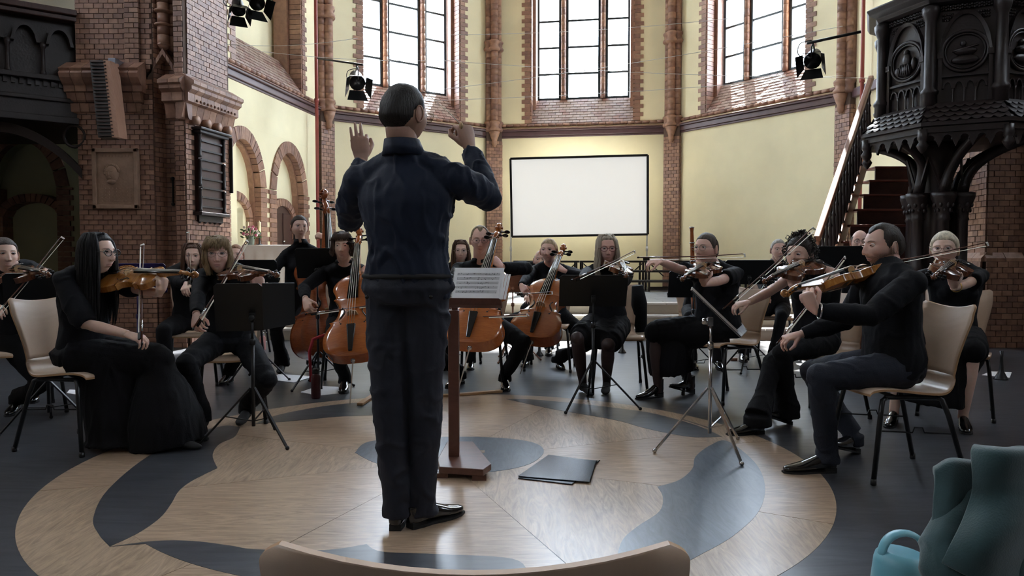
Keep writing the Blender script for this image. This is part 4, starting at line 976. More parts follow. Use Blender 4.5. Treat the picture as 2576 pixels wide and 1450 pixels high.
# ------------------------------------------------------------------ music stands
def music_stand(base, dc, face, label, w=.50, h=.34, tilt=22, mt=None, wire=False, wings=0, legs=(0, 120, 240), lr=.30, paper=False, hub=.30, shift=0):
    """base (x, y) on the floor; dc = z of desk centre; face = direction the desk front faces (towards player), degrees"""
    mt = mt or blackm; x, y = base; t = thing('music_stand', label, 'music stand', (x, y, 0), 'music stands')
    g = G(); g.tube([(x, y, .10), (x, y, .60)], .011, 10); g.obj('outer_tube', mt, t)
    g = G(); g.tube([(x, y, .55), (x, y, dc-.06)], .0075, 10); g.lathe([(.016, .585), (.018, .59), (.018, .62), (.012, .625)], (x, y, 0), 10); g.obj('inner_tube', mt, t)
    for a in legs:
        a = R(a); e = V(x+math.cos(a)*lr, y+math.sin(a)*lr, .012); g = G(); g.bar((x+math.cos(a)*.015, y+math.sin(a)*.015, hub), e, .014, .010); m_ = V(x, y, .14).lerp(V(x, y, .14), 0)
        g.bar((x, y, .13), V(x, y, hub).lerp(e, .5), .008, .006); g.ball(e+V(0, 0, .002), .013, 8); g.obj('leg', mt, t)
    f = V(math.cos(R(face)), math.sin(R(face)), 0); l = V(-f.y, f.x, 0); up = (V(0, 0, 1)*math.cos(R(tilt))-f*math.sin(R(tilt))); nr = l.cross(up).normalized()
    if nr.dot(f) < 0: nr = -nr
    c = V(x, y, dc)+f*.02+l*shift
    g = G(); 
    if wire:
        for i in range(5):
            v = -h/2+h*i/4; g.bar(c+up*v-l*w/2, c+up*v+l*w/2, .005)
        for i in range(5): u = -w/2+w*i/4; g.bar(c+l*u-up*h/2, c+l*u*.6+up*h/2, .005)
        g.prism([c+nr*.004-l*w/2-up*h/2, c+nr*.004+l*w/2-up*h/2, c+nr*.004+l*w/2+up*h/2, c+nr*.004-l*w/2+up*h/2], nr*.002, 1); g.obj('desk', [mt, blackm], t)
    else:
        r2 = .02; lp = [c+l*a+up*b for a, b in ((-w/2, -h/2), (w/2, -h/2), (w/2, h/2-r2), (w/2-r2, h/2), (-w/2+r2, h/2), (-w/2, h/2-r2))]
        g.prism(lp, -nr*.004); g.obj('desk', mt, t)
    for sg in ([wings] if wings else []):
        a0 = c+l*sg*w/2; wd = (l*sg*math.cos(R(25))+nr*math.sin(R(25)))*.2
        g = G(); g.prism([a0-up*h/2, a0-up*h/2+wd, a0+up*h*.4+wd, a0+up*h/2], -nr*.003); g.obj('desk_wing', mt, t)
    g = G(); q = c-up*h/2; g.prism([q-l*w/2, q+l*w/2, q+l*w/2+nr*.05, q-l*w/2+nr*.05], -up*.004); g.prism([q-l*w/2+nr*.05, q+l*w/2+nr*.05, q+l*w/2+nr*.05+up*.015, q-l*w/2+nr*.05+up*.015], nr*.003); g.obj('tray', mt, t)
    g = G(); g.box(V(x, y, dc-.06)-f*.005, (.03, .03, .05)); g.lathe([(.012, -.02), (.018, -.015), (.018, .015)], V(x, y, dc-.06)-f*.03, 8, 0, f.to_track_quat('Z', 'Y').to_matrix()); g.obj('tilt_joint', mt, t)
    return t, c, l, up, nr
paper_m = mat('paper', (.78, .78, .80), .7); ink = mat('ink', (.03, .03, .04), .8)
def sheet(name, c, l, up, nr, w, h, label, cat='sheet music', group=None, staves=0, off=.006, bend=.0):
    t = thing(name, label, cat, c, group)
    g = G(); q = c+nr*off; g.prism([q-l*w/2-up*h/2, q+l*w/2-up*h/2, q+l*w/2+up*h/2, q-l*w/2+up*h/2], nr*.002); g.obj('page', paper_m, t)
    if staves:
        g = G(); z0 = h/2-.035; gap = (h-.06)/staves
        for i in range(staves):
            for j in range(5):
                v = z0-i*gap-j*.0035; p = q+nr*.0025+up*v; g.prism([p-l*(w/2-.02), p+l*(w/2-.02), p+l*(w/2-.02)+up*.0007, p-l*(w/2-.02)+up*.0007], nr*.0002)
            for k in range(5): p = q+nr*.0025+up*(z0-i*gap-.014)+l*(-(w/2-.02)+k*(w-.04)/4); g.prism([p, p+l*.0009, p+l*.0009+up*.0145, p+up*.0145], nr*.0002)
            for k in range(14):
                p = q+nr*.0027+up*(z0-i*gap-rnd.uniform(0, .014))+l*rnd.uniform(-(w/2-.025), w/2-.025); g.ball(p, (.0018, .0014, .0014), 6)
        g.obj('stave', ink, t, kind='stuff')
    return t
# ------------------------------------------------------------------ people
from mathutils import noise as mnoise
def remesh(g, voxel, smooth_it=4, wr=0, ws=9, seed=0, stretch=(1, 1, 1), ridge=False, mask=None, dec=0):
    me = bpy.data.meshes.new('tmp'); me.from_pydata(g.v, [], g.f); bm = bmesh.new(); bm.from_mesh(me); bmesh.ops.recalc_face_normals(bm, faces=bm.faces); bm.to_mesh(me); bm.free()
    o = bpy.data.objects.new('tmp', me); col.objects.link(o)
    r_ = o.modifiers.new('r', 'REMESH'); r_.mode = 'VOXEL'; r_.voxel_size = voxel
    s_ = o.modifiers.new('s', 'SMOOTH'); s_.factor = .5; s_.iterations = smooth_it
    dg = bpy.context.evaluated_depsgraph_get(); e = o.evaluated_get(dg); m2 = bpy.data.meshes.new_from_object(e)
    bpy.data.objects.remove(o); bpy.data.meshes.remove(me)
    if wr:
        nv = len(m2.vertices); co = np.empty(nv*3); m2.vertices.foreach_get('co', co); no = np.array([v.normal[:] for v in m2.vertices]); co = co.reshape(-1, 3)
        d = np.empty(nv); off = Vector((seed*3.1, seed*1.7, 0))
        for i in range(nv):
            p = Vector((co[i][0]*stretch[0]*ws, co[i][1]*stretch[1]*ws, co[i][2]*stretch[2]*ws))+off
            a = mnoise.noise(p); b = mnoise.noise(p*2.3+Vector((5, 5, 5)))
            if ridge:
                w2 = mnoise.noise(p*.45+Vector((9, 2, 4)))
                d[i] = max(0, 1-abs(a+.25*b)*4.5)*(.45+1.1*max(0, w2+.25))-.25*abs(b)
            else: d[i] = a+b*.5
        co += no*d[:, None]*wr; m2.vertices.foreach_set('co', co.ravel())
    return m2
def mesh_obj(me, name, m, parent, base, label=None):
    off = wloc(parent); me.transform(Matrix.Translation(-off)); me.materials.clear()
    for q in (m if isinstance(m, (list, tuple)) else [m]): me.materials.append(q)
    me.name = name; me.polygons.foreach_set('use_smooth', [True]*len(me.polygons)); me.update()
    o = bpy.data.objects.new(name, me); col.objects.link(o); o.parent = parent
    if label: o['label'] = label
    return o
def ss(a, b, x): t = np.clip((x-a)/(b-a), 0, 1); return t*t*(3-2*t)
def head_grid(na=84, ne=78, jaw=1.0, nose=1.0, male=True, w=1.0):
    az = np.linspace(0, 2*np.pi, na, endpoint=False); az = az-.55*np.sin(az)*.9   # dense near az=0 (front)
    el = np.linspace(-np.pi/2, np.pi/2, ne+1); A, E = np.meshgrid(az, el); z = np.sin(E); c = np.cos(E)
    c = np.where(z < 0, (1-np.abs(z)**2.7)**(1/2.1), c)
    x = c*np.sin(A); y = c*np.cos(A)
    X = .0775*x*w; Y = .098*y; Z = np.where(z < 0, .111*z, .115*z)
    low = ss(0, .9, -z); X = X*(1-low*.29/jaw); X = X*(1-.12*ss(.1, .9, -z)*(y > 0))
    Y = np.where(y < 0, Y*(1-.55*ss(.15, .85, -z)), Y*(1-.10*low)); Y = Y-.010*low*(y > 0)*0
    X = X*(1-.06*np.exp(-((Z-.02)/.03)**2)*(np.abs(Y-.05) < .06))
    Z = Z-.012*low*np.clip(y, 0, 1)*0; Z = np.where((z < 0) & (y < 0), Z*(1-.18*ss(.2, 1, -z)), Z)
    fr = ss(.1, .6, y); G2 = lambda cx, cz, sx, sz: np.exp(-((X-cx)/sx)**2-((Z-cz)/sz)**2)
    d = np.zeros_like(X)
    prof = np.where(Z > -.030, ss(.034, -.026, Z), np.exp(-((Z+.030)/.0085)**2))
    d += (.0225 if male else .0195)*nose*prof*np.exp(-(X/(.0080+.0035*ss(.0, -.03, Z)))**2)
    for s in (-1, 1):
        d += .008*G2(s*.012, -.030, .007, .007) - .0125*G2(s*.031, .012, .017, .0115) + .0045*G2(s*.028, .033, .022, .008) + .005*G2(s*.045, -.018, .02, .02) + .0035*G2(s*.031, .004, .014, .005)
    d += .004*G2(0, -.0545, .018, .006) + .004*G2(0, -.0655, .016, .006) - .004*G2(0, -.0775, .022, .006) + (.007 if male else .0045)*G2(0, -.094, .018, .012)
    d += -.004*G2(0, .075, .05, .03)*0
    Y = Y + d*fr
    pts = np.stack([X, Y, Z], -1).reshape(-1, 3); n1 = ne+1
    fs = []; cen = []
    for i in range(ne):
        for k in range(na):
            fs.append((i*na+k, i*na+(k+1) % na, (i+1)*na+(k+1) % na, (i+1)*na+k))
    return pts, fs, na, ne
_HC = {}
def zline(azdeg, front, nape=-.052):
    a = abs(azdeg); K = [(0, front), (30, front-.002), (48, front-.014), (62, .030), (76, -.012), (88, .010), (108, .012), (118, -.030), (140, nape), (180, nape-.004)]
    for (a0, z0), (a1, z1) in zip(K, K[1:]):
        if a <= a1: return z0+(z1-z0)*(a-a0)/(a1-a0)
    return K[-1][1]
def build_head(T, spec, root, G_skin):
    """T: 4x4 world matrix (x right of the head, y face, z up). spec: dict"""
    male = spec.get('male', True); key = (male, spec.get('jaw', 1), spec.get('nose', 1), spec.get('w', 1))
    if key not in _HC: _HC[key] = head_grid(male=male, jaw=key[1], nose=key[2], w=key[3])
    pts, fs, na, ne = _HC[key]; hs = spec.get('hs', 1.0)
    W = [T @ Vector(p*hs) for p in pts]
    # material by region: 0 skin 1 lips 2 brow/beard
    mi = []
    beard = 0
    for f in fs:
        c = (pts[f[0]]+pts[f[2]])/2; x, y, z = c; m = 0
        if beard and ((z < -.046 and y > .0) or (-.052 < z < -.040 and abs(x) < .030 and y > .05) or (z < -.002 and -.012 < y < .022 and abs(x) > .05) or (z < -.030 and y > .0 and abs(x) > .042)): m = 3
        mi.append(m)
    b = len(G_skin.v); G_skin.v.extend([tuple(w) for w in W]); G_skin.f.extend([tuple(i+b for i in f) for f in fs]); G_skin.m.extend(mi); G_skin.sm.extend([True]*len(fs))
    tr = lambda x, y, z: T @ (Vector((x, y, z))*hs); M3 = T.to_3x3().normalized()
    fp = pts[pts[:, 1] > .03]
    def sf(x, z, o=0.0):
        q = fp[np.argsort((fp[:, 0]-x)**2+(fp[:, 2]-z)**2)[:4]]; wv = 1/(1e-4+np.hypot(q[:, 0]-x, q[:, 2]-z)); return Vector((x, float((q[:, 1]*wv).sum()/wv.sum())+o, z))
    bt_ = .0030 if male else .0019
    for s in (-1, 1):
        Gs_ = [sf(s*x, z, -.0002) for x, z in ((.012, .0285), (.020, .0315), (.029, .0335), (.038, .0325), (.046, .0275))]
        G_skin.tube([T @ (p*hs) for p in Gs_], [(bt_*.8*hs, .0012), (bt_*1.15*hs, .0016), (bt_*1.1*hs, .0016), (bt_*.8*hs, .0014), (.0006, .0006)], 8, 2, up=T.to_3x3() @ Vector((0, 0, 1)))
    for zz, w_, rr_, bow_ in ((-.0563, .022, .0030, .0012), (-.0632, .020, .0037, -.0022)):
        Ls = [sf(x*w_, zz+bow_*(1-x*x)+(-.0018 if abs(x) > .9 else 0)+(.0035*(-bow_/abs(bow_)))*(x*x)*.6, -.0012) for x in (-1, -.75, -.45, -.15, .15, .45, .75, 1)]
        G_skin.tube([T @ (p*hs) for p in Ls], [(rr_*k*hs, rr_*k*.8*hs) for k in (.25, .65, .9, 1, 1, .9, .65, .25)], 8, 1, up=T.to_3x3() @ Vector((0, 0, 1)))
    for s in (-1, 1): G_skin.ball(T @ (sf(s*.0105, -.033, -.004)*hs), (.0062*hs, .007*hs, .0052*hs), 8, 0, T.to_3x3().normalized())
    for s in (-1, 1):   # ears
        g = G(); R3 = M3 @ Matrix.Rotation(R(-18*s), 3, 'Z') ; c = tr(s*.0775*key[3], -.008, -.004)
        G_skin.ball(c, (.007*hs, .017*hs, .031*hs), 12, 0, R3)
        ring = [c+R3@Vector((s*.005, math.cos(a)*.016, math.sin(a)*.030-.001))*hs for a in [2*math.pi*i/14 for i in range(15)]]; G_skin.tube(ring, .0035*hs, 6, cap=False)
        G_skin.ball(tr(s*.074, -.002, -.030), (.005*hs, .008*hs, .009*hs), 8, 0, R3)
    # eyes
    for s in (-1, 1):
        g = G(); ey = .0795; c = tr(s*.0305, ey, .0105); g.ball(c, .0122*hs, 14, 0)
        lk = (M3 @ Vector((spec.get('gaze', 0), 1, spec.get('gz', 0)))).normalized(); q = lk.to_track_quat('Z', 'Y').to_matrix()
        g.lathe([(.0001, .0128), (.0030, .0126), (.0031, .0127)], c, 12, 2, q*hs); g.lathe([(.0030, .0121), (.0060, .0109), (.0061, .0104)], c, 14, 1, q*hs)
        g.obj('eye', [eye_w, eye_i, ebony], root)
        # lids
        for up, r0 in ((1, .0136), (-1, .0131)):
            L = []
            for i in range(9):
                a = -1.25+2.5*i/8; L.append(c+M3@(Vector((math.sin(a)*r0*1.02, math.cos(a)*r0, up*(.0058 if up > 0 else .0052)*math.cos(a)))*hs))
            G_skin.tube(L, [.0012*hs, .0022*hs, .0026*hs, .0028*hs, .0028*hs, .0028*hs, .0026*hs, .0022*hs, .0012*hs], 6, 0 if up < 0 else (4 if not male else 0))
    return tr, M3
eye_w = mat('eye_white', (.62, .60, .58), .25); eye_i = mat('iris', (.10, .08, .06), .2)
skins = {}
def skin_set(tone, hairc):
    k = (tone, hairc)
    if k not in skins:
        c = tone; skins[k] = [mat('skin', c, .5, var=.05, vscale=30, sss=.12), mat('lips', (c[0]*.80, c[1]*.62, c[2]*.66), .45), mat('brow', tuple(.5*a+.3*b for a, b in zip(hairc, c)), .7), mat('stubble', tuple(.45*a+.42*b for a, b in zip(hairc, c)), .8), mat('lash', (.03, .02, .02), .6)]
    return skins[k]
hmat = {}
def hair_mat(c):
    if c not in hmat:
        m = mat('hair', c, .52, spec=.3, var=.35, vscale=60, bump=.5, bscale=220, stretch=(1, 1, .12)); hmat[c] = m
    return hmat[c]
def hair(T, spec, root):
    st = spec.get('style', 'short'); hc = spec['hair']; m = hair_mat(hc); hs = spec.get('hs', 1.0); male = spec.get('male', True)
    pts, fs, na, ne = _HC[(male, spec.get('jaw', 1), spec.get('nose', 1), spec.get('w', 1))]
    tr = lambda p: T @ (Vector(p)*hs); M3 = T.to_3x3().normalized(); rn = random.Random(spec.get('seed', 3))
    th = spec.get('th', .008); front = spec.get('front', .068)+.008; nape = spec.get('nape', -.052); bald = spec.get('bald', 0)
    vv = []
    for p in pts:
        a = math.degrees(math.atan2(p[0], p[1])); zl = zline(a, front, nape); f = max(0, min(1, (p[2]-zl)/.010+.3))
        if bald and p[2] > .055+.0*abs(a): f = max(0, 1-(p[2]-.055)/.006) if p[2] > .055 else f
        if spec.get('recede') and abs(a) < 60 and p[2] < front+.03*math.sin(math.radians(abs(a))*2.4): f = max(0, min(f, (p[2]-front-.03*math.sin(math.radians(abs(a))*2.4))/.008+1))
        n = Vector((p[0]/.0775**2, p[1]/.098**2, p[2]/.115**2)).normalized()
        vol = th*(.45+.55*min(1, max(0, (p[2]-zl)/.05))); vol += .003*mnoise.noise(Vector(p)*28+Vector((spec.get('seed', 3), 0, 0)))+.0012*mnoise.noise(Vector((p[0]*160, p[1]*160, p[2]*30)))
        if st in ('long', 'bob', 'messy') and p[2] > 0: vol += .004
        vv.append(tr(Vector(p)+n*(vol*f-.004*(1-f))))
    g = G(); g.add(vv, fs, 0, True); cap = g.obj('hair', m, root)
    def lock(start, path, r0, r1, gg, n=6): gg.tube([tr(start)]+[tr(p) for p in path], [r0*.6*hs]+[r0*hs]*(len(path)-1)+[r1*hs], n, flat=.45)
    if st in ('long', 'bob', 'messy'):
        Lh = spec.get('len', .30); gg = G(); N = spec.get('n', 90); part = spec.get('part', .015)
        for i in range(N):
            side = 1 if rn.random() < .5 else -1; a = R(rn.uniform(48, 178))*side
            top = Vector((part+side*rn.uniform(.0, .012), rn.uniform(-.05, .055), .118)); 
            wv = rn.uniform(0, 6.28); pth = []; end = -Lh*rn.uniform(.82, 1.05); rad = 1.05+rn.uniform(-.03, .07)
            for j in range(1, 9):
                t = j/8
                if t < .4:
                    u = t/.4; e = (1-u)*math.pi/2*.92; pth.append(Vector((.0775*rad*math.cos(e)*math.sin(a)+top.x*(1-u), .098*rad*math.cos(e)*math.cos(a), .113*rad*math.sin(e)*1.0+.01*(1-u))))
                else:
                    u = (t-.4)/.6; zz = end*u; k = 1+.16*math.sin(u*2.2)-.12*u if st != 'bob' else 1-.22*u*u
                    w_ = spec.get('wave', .006)*math.sin(wv+u*7)
                    pth.append(Vector((.0775*rad*math.sin(a)*k+w_, .098*rad*math.cos(a)*k-.012*u+w_, zz)))
            lock(top, pth, rn.uniform(.009, .014), .003, gg)
        gg.obj('hair_locks', m, root)
    if st == 'messy' or spec.get('fringe'):
        gg = G()
        for i in range(26):
            a = R(-70+140*i/25); sx = math.sin(a); fl = spec.get('fringe', .03)
            p0 = Vector((.02*sx, .02, .122)); p1 = Vector((.070*sx, .075*math.cos(a)+.02, .095)); p2 = Vector((.080*sx+.008, .098*math.cos(a)+.008, .065)); p3 = Vector((.083*sx+.016*rn.uniform(.5, 1.3), .100*math.cos(a)+.007, .060-fl*rn.uniform(.6, 1.1)))
            gg.tube([tr(p) for p in (p0, p1, p2, p3)], [.008*hs, .010*hs, .008*hs, .002*hs], 6, flat=.5)
        gg.obj('fringe', m, root)
    if st == 'curly':
        gg = G()
        for i in range(400):
            a = R(rn.uniform(30, 180))*(1 if rn.random() < .5 else -1); e = R(rn.uniform(-62, 90)); rad = rn.uniform(1.08, 1.42)
            if abs(a) < R(62) and e < R(42): continue
            c = Vector((.0775*rad*math.cos(e)*math.sin(a), .098*rad*math.cos(e)*math.cos(a)-.01, .113*rad*math.sin(e)*.98)); L = []; ph = rn.uniform(0, 6); ax = Vector((rn.uniform(-1, 1), rn.uniform(-1, 1), -1)).normalized(); u = ax.orthogonal().normalized(); w_ = ax.cross(u)
            for j in range(10): L.append(tr(c+ax*(.005*j-.02)+u*(.0075*math.cos(ph+j*1.0))+w_*(.0075*math.sin(ph+j*1.0))))
            gg.tube(L, .0027*hs, 5)
        gg.obj('curls', m, root)
    if st == 'short':
        gg = G()
        for i in range(spec.get('tufts', 130)):
            a = R(rn.uniform(-180, 180)); e = R(rn.uniform(8, 90)); zz = .113*math.sin(e)
            if zz < zline(math.degrees(a), front)+.008 or (bald and zz > .05): continue
            if spec.get('recede') and abs(a) < R(65) and zz < front+.035: continue
            n = Vector((math.cos(e)*math.sin(a), math.cos(e)*math.cos(a), math.sin(e))); c = Vector((.0755*n.x, .098*n.y, .113*n.z))+n*th*.6; fl = Vector((rn.uniform(-.4, .4), -.5 if n.z < .8 else -.8, -.3)); 
            gg.tube([tr(c), tr(c+n*.004+fl*.008), tr(c+n*.003+fl*.018)], [.005*hs, .004*hs, .0012*hs], 5, flat=.6)
        gg.obj('hair_tufts', m, root)
    if 'tail' in spec:
        gg = G(); k = spec['tail']
        if k == 'bun': gg.ball(tr((0, -.115, .015)), (.032*hs, .03*hs, .032*hs), 14, 0, M3)
        else:
            for i in range(14):
                dx = rn.uniform(-.016, .016); L = [tr((dx*.3, -.10, .03)), tr((dx, -.125, .0)), tr((dx*1.4, -.12, -k*.5)), tr((dx*1.1+spec.get('tx', 0), -.11+spec.get('ty', 0), -k))]; gg.tube(L, [.010, .012, .012, .003], 6)
        gg.obj('ponytail' if k != 'bun' else 'hair_bun', m, root)
def glasses(T, root, spec):
    hs = spec.get('hs', 1.0); c, rr, th = spec['glasses']; m = MATS.get('glasses_'+str(c)) or mat('glasses_'+str(c), c, .3)
    tr = lambda x, y, z: T @ (Vector((x, y, z))*hs); g = G(); y = .103
    for s in (-1, 1):
        L = [tr(s*.0325+math.cos(a)*rr*1.18, y-.006*abs(math.cos(a)*s+1)*.5*0, .008+math.sin(a)*rr*.82) for a in [2*math.pi*i/20 for i in range(21)]]; g.tube(L, th, 6, cap=False)
        g.tube([tr(s*(.0325+rr*1.18), y, .012), tr(s*.078, .085, .014), tr(s*.081, .0, .010), tr(s*.078, -.015, -.004)], th*.8, 6)
    g.tube([tr(-.013, y, .012), tr(0, y+.004, .014), tr(.013, y, .012)], th, 6)
    o = g.obj('glasses', m, root)
    g = G()
    for s in (-1, 1): g.add([tr(s*.0325+math.cos(a)*rr*1.15, y, .008+math.sin(a)*rr*.8) for a in [2*math.pi*i/16 for i in range(16)]], [tuple(range(16))])
    g.obj('lens', glass, o, fix=False)
CURL = {'hold': (55, 60, 40), 'neck': (62, 70, 45), 'bow': (38, 48, 30), 'rest': (18, 22, 15), 'fist': (75, 85, 50), 'point': (8, 10, 8)}
def hand(gs, w, d, n, right, pose='hold', s=1.0, voxel=.0045, custom=None, el=None):
    """w wrist, d finger direction, n palm facing; adds to list of remeshed meshes"""
    d = Vector(d).normalized(); n = Vector(n); n = (n-d*n.dot(d)).normalized(); th = d.cross(n) if right else n.cross(d)   # thumb side
    g = G(); w = Vector(w)
    P3 = lambda a, b, c: w+th*(a*s)+d*(b*s)+n*(c*s)
    bk = (Vector(el)-w).normalized() if el is not None else -d
    g.tube([w+bk*.05, w+bk*.012, P3(0, .025, 0), P3(0, .06, .0), P3(0, .088, .0), P3(0, .098, 0)], [(.025*s, .022*s), (.025*s, .020*s), (.034*s, .018*s), (.041*s, .016*s), (.040*s, .013*s), (.030*s, .008*s)], 14, up=th)
    C = CURL[pose]
    for i, (x, L, r_) in enumerate(((.031, .072, .0088), (.011, .080, .0090), (-.010, .075, .0086), (-.030, .060, .0078))):
        cc = custom[i] if custom else C; p = P3(x, .088-.006*abs(i-1), 0); ang = 0; pts = [p-d*.02*s, p]; rr = [r_*s, r_*s*1.05]
        spread = (x*.9)*(1 if pose in ('rest', 'point') or custom else .4)
        for k, fr in enumerate((.45, .30, .25)):
            ang += cc[k]; v = (d*math.cos(R(ang))+n*math.sin(R(ang))+th*spread).normalized(); p = p+v*(L*fr*s*1.05); pts.append(p); rr.append(r_*s*(.95, .85, .68)[k])
        pts2 = []; rr2 = []
        for a, b, ra, rb in zip(pts, pts[1:], rr, rr[1:]): pts2 += [a, a.lerp(b, .5)]; rr2 += [ra, (ra+rb)/2*.97]
        g.tube(pts2+[pts[-1]], rr2+[rr[-1]], 10); g.ball(pts[-1], r_*s*.66, 8)
        g.ball(pts[1], r_*s*1.08, 8)
    tc = custom[4] if custom and len(custom) > 4 else (.30, .62, .5)
    p0 = P3(.018, .018, .006); p1 = P3(.040, .045, .018); v1 = (th*.45+d*.75+n*tc[1]).normalized(); p2 = p1+v1*.034*s; v2 = (d*.8+n*tc[2]+th*(.0-tc[0]*.5)).normalized(); p3 = p2+v2*.028*s
    g.tube([p0, p0.lerp(p1, .6), p1, p2, p3], [.015*s, .0145*s, .012*s, .0105*s, .0075*s], 10); g.ball(p3, .0075*s, 8)
    gs.append(remesh(g, voxel, 2))
def ik(a, c, l1, l2, pole):
    a = Vector(a); c = Vector(c); d = c-a; L = min(d.length, (l1+l2)*.999); u = d.normalized(); k = (l1*l1-l2*l2+L*L)/(2*L); h = math.sqrt(max(0, l1*l1-k*k)); pv = Vector(pole); pv = (pv-u*pv.dot(u)).normalized(); return a+u*k+pv*h, a+u*L
def headT(c, yaw, pitch=0, roll=0):
    f = Vector((math.cos(R(yaw))*math.cos(R(pitch)), math.sin(R(yaw))*math.cos(R(pitch)), math.sin(R(pitch)))); x = f.cross(Vector((0, 0, 1))).normalized(); z = x.cross(f)
    M = Matrix((x, f, z)).transposed().to_4x4() @ Matrix.Rotation(R(roll), 4, 'Y'); return Matrix.Translation(Vector(c)) @ M
cl_black = mat('black_cloth', (.004, .0045, .007), .8, var=.2, vscale=20, bump=.15, bscale=80, spec=.22)
cl_black2 = mat('black_cotton', (.0045, .0045, .006), .85, bump=.2, bscale=120, spec=.2)
cl_navy = mat('navy_shirt', (.006, .012, .031), .68, sheen=.05, bump=.12, bscale=60, spec=.3)
cl_trouser = mat('navy_trousers', (.0055, .008, .019), .75, bump=.1, bscale=90)
cl_denim = mat('dark_jeans', (.006, .009, .020), .8, bump=.2, bscale=150)
leather = mat('black_leather', (.006, .006, .007), .16, coat=.6); suede = mat('black_suede', (.009, .009, .010), .8)
sock = mat('grey_sock', (.25, .25, .26), .9); tights = mat('dark_tights', (.035, .018, .017), .55)
def shoe(root, heel, dr, m, kind='oxford', s=1.0, laces=True):
    """heel point on the floor, horizontal direction"""
    d = Vector((dr[0], dr[1], 0)).normalized(); l = Vector((-d.y, d.x, 0)); h = Vector(heel); hz = .025 if kind != 'heel' else .045
    g = G(); pitch = dr[2] if len(dr) > 2 else 0
    U = (V(0, 0, 1)-d*0); up = V(0, 0, 1)
    q = lambda a, b: h+d*(a*s)+up*(b*s)+up*(pitch*a)
    sec = [(-.005, .045, .028, .040), (.03, .050, .034, .045), (.08, .052, .037, .044), (.13, .043, .040, .034), (.18, .034, .045, .026), (.22, .028, .042, .022), (.26, .023, .030, .018), (.28, .020, .014, .012)]
    g.tube([q(a, b+(hz-.02)*(1 if a < .1 else .4 if a < .15 else .1)) for a, b, _, _ in sec], [(c_*s, e*s) for _, _, c_, e in sec], 14, up=l)
    if kind in ('oxford', 'boot', 'heel'): top = .10 if kind == 'oxford' else .17; g.tube([q(.035, .03), q(.03, .07), q(.025, top)], [(.034*s, .05*s), (.034*s, .046*s), (.036*s, .044*s)], 12, up=l)
    me = remesh(g, .006, 3); o = mesh_obj(me, 'shoe', m, root, None)
    if kind != 'flat':
        g = G(); pts = [(0, .026), (.05, .032), (.1, .030), (.15, .040), (.2, .045), (.25, .036), (.283, .016)]
        g.prism([q(a, .0)+l*b*s for a, b in pts]+[q(a, .0)-l*b*s for a, b in reversed(pts)], up*.012*s)
        hh = hz+.004; g.prism([q(-.006, 0)+l*.024*s, q(.06, 0)+l*.028*s, q(.06, 0)-l*.028*s, q(-.006, 0)-l*.024*s], up*hh*s); g.obj('sole', suede, o)
    if kind in ('oxford', 'boot') and laces:
        for i in range(4):
            g = G(); g.tube([q(.09+i*.018, .088-i*.010)+l*.018, q(.094+i*.018, .092-i*.010), q(.09+i*.018, .088-i*.010)-l*.018], .0018, 5); g.obj('lace', suede, o)
    return o
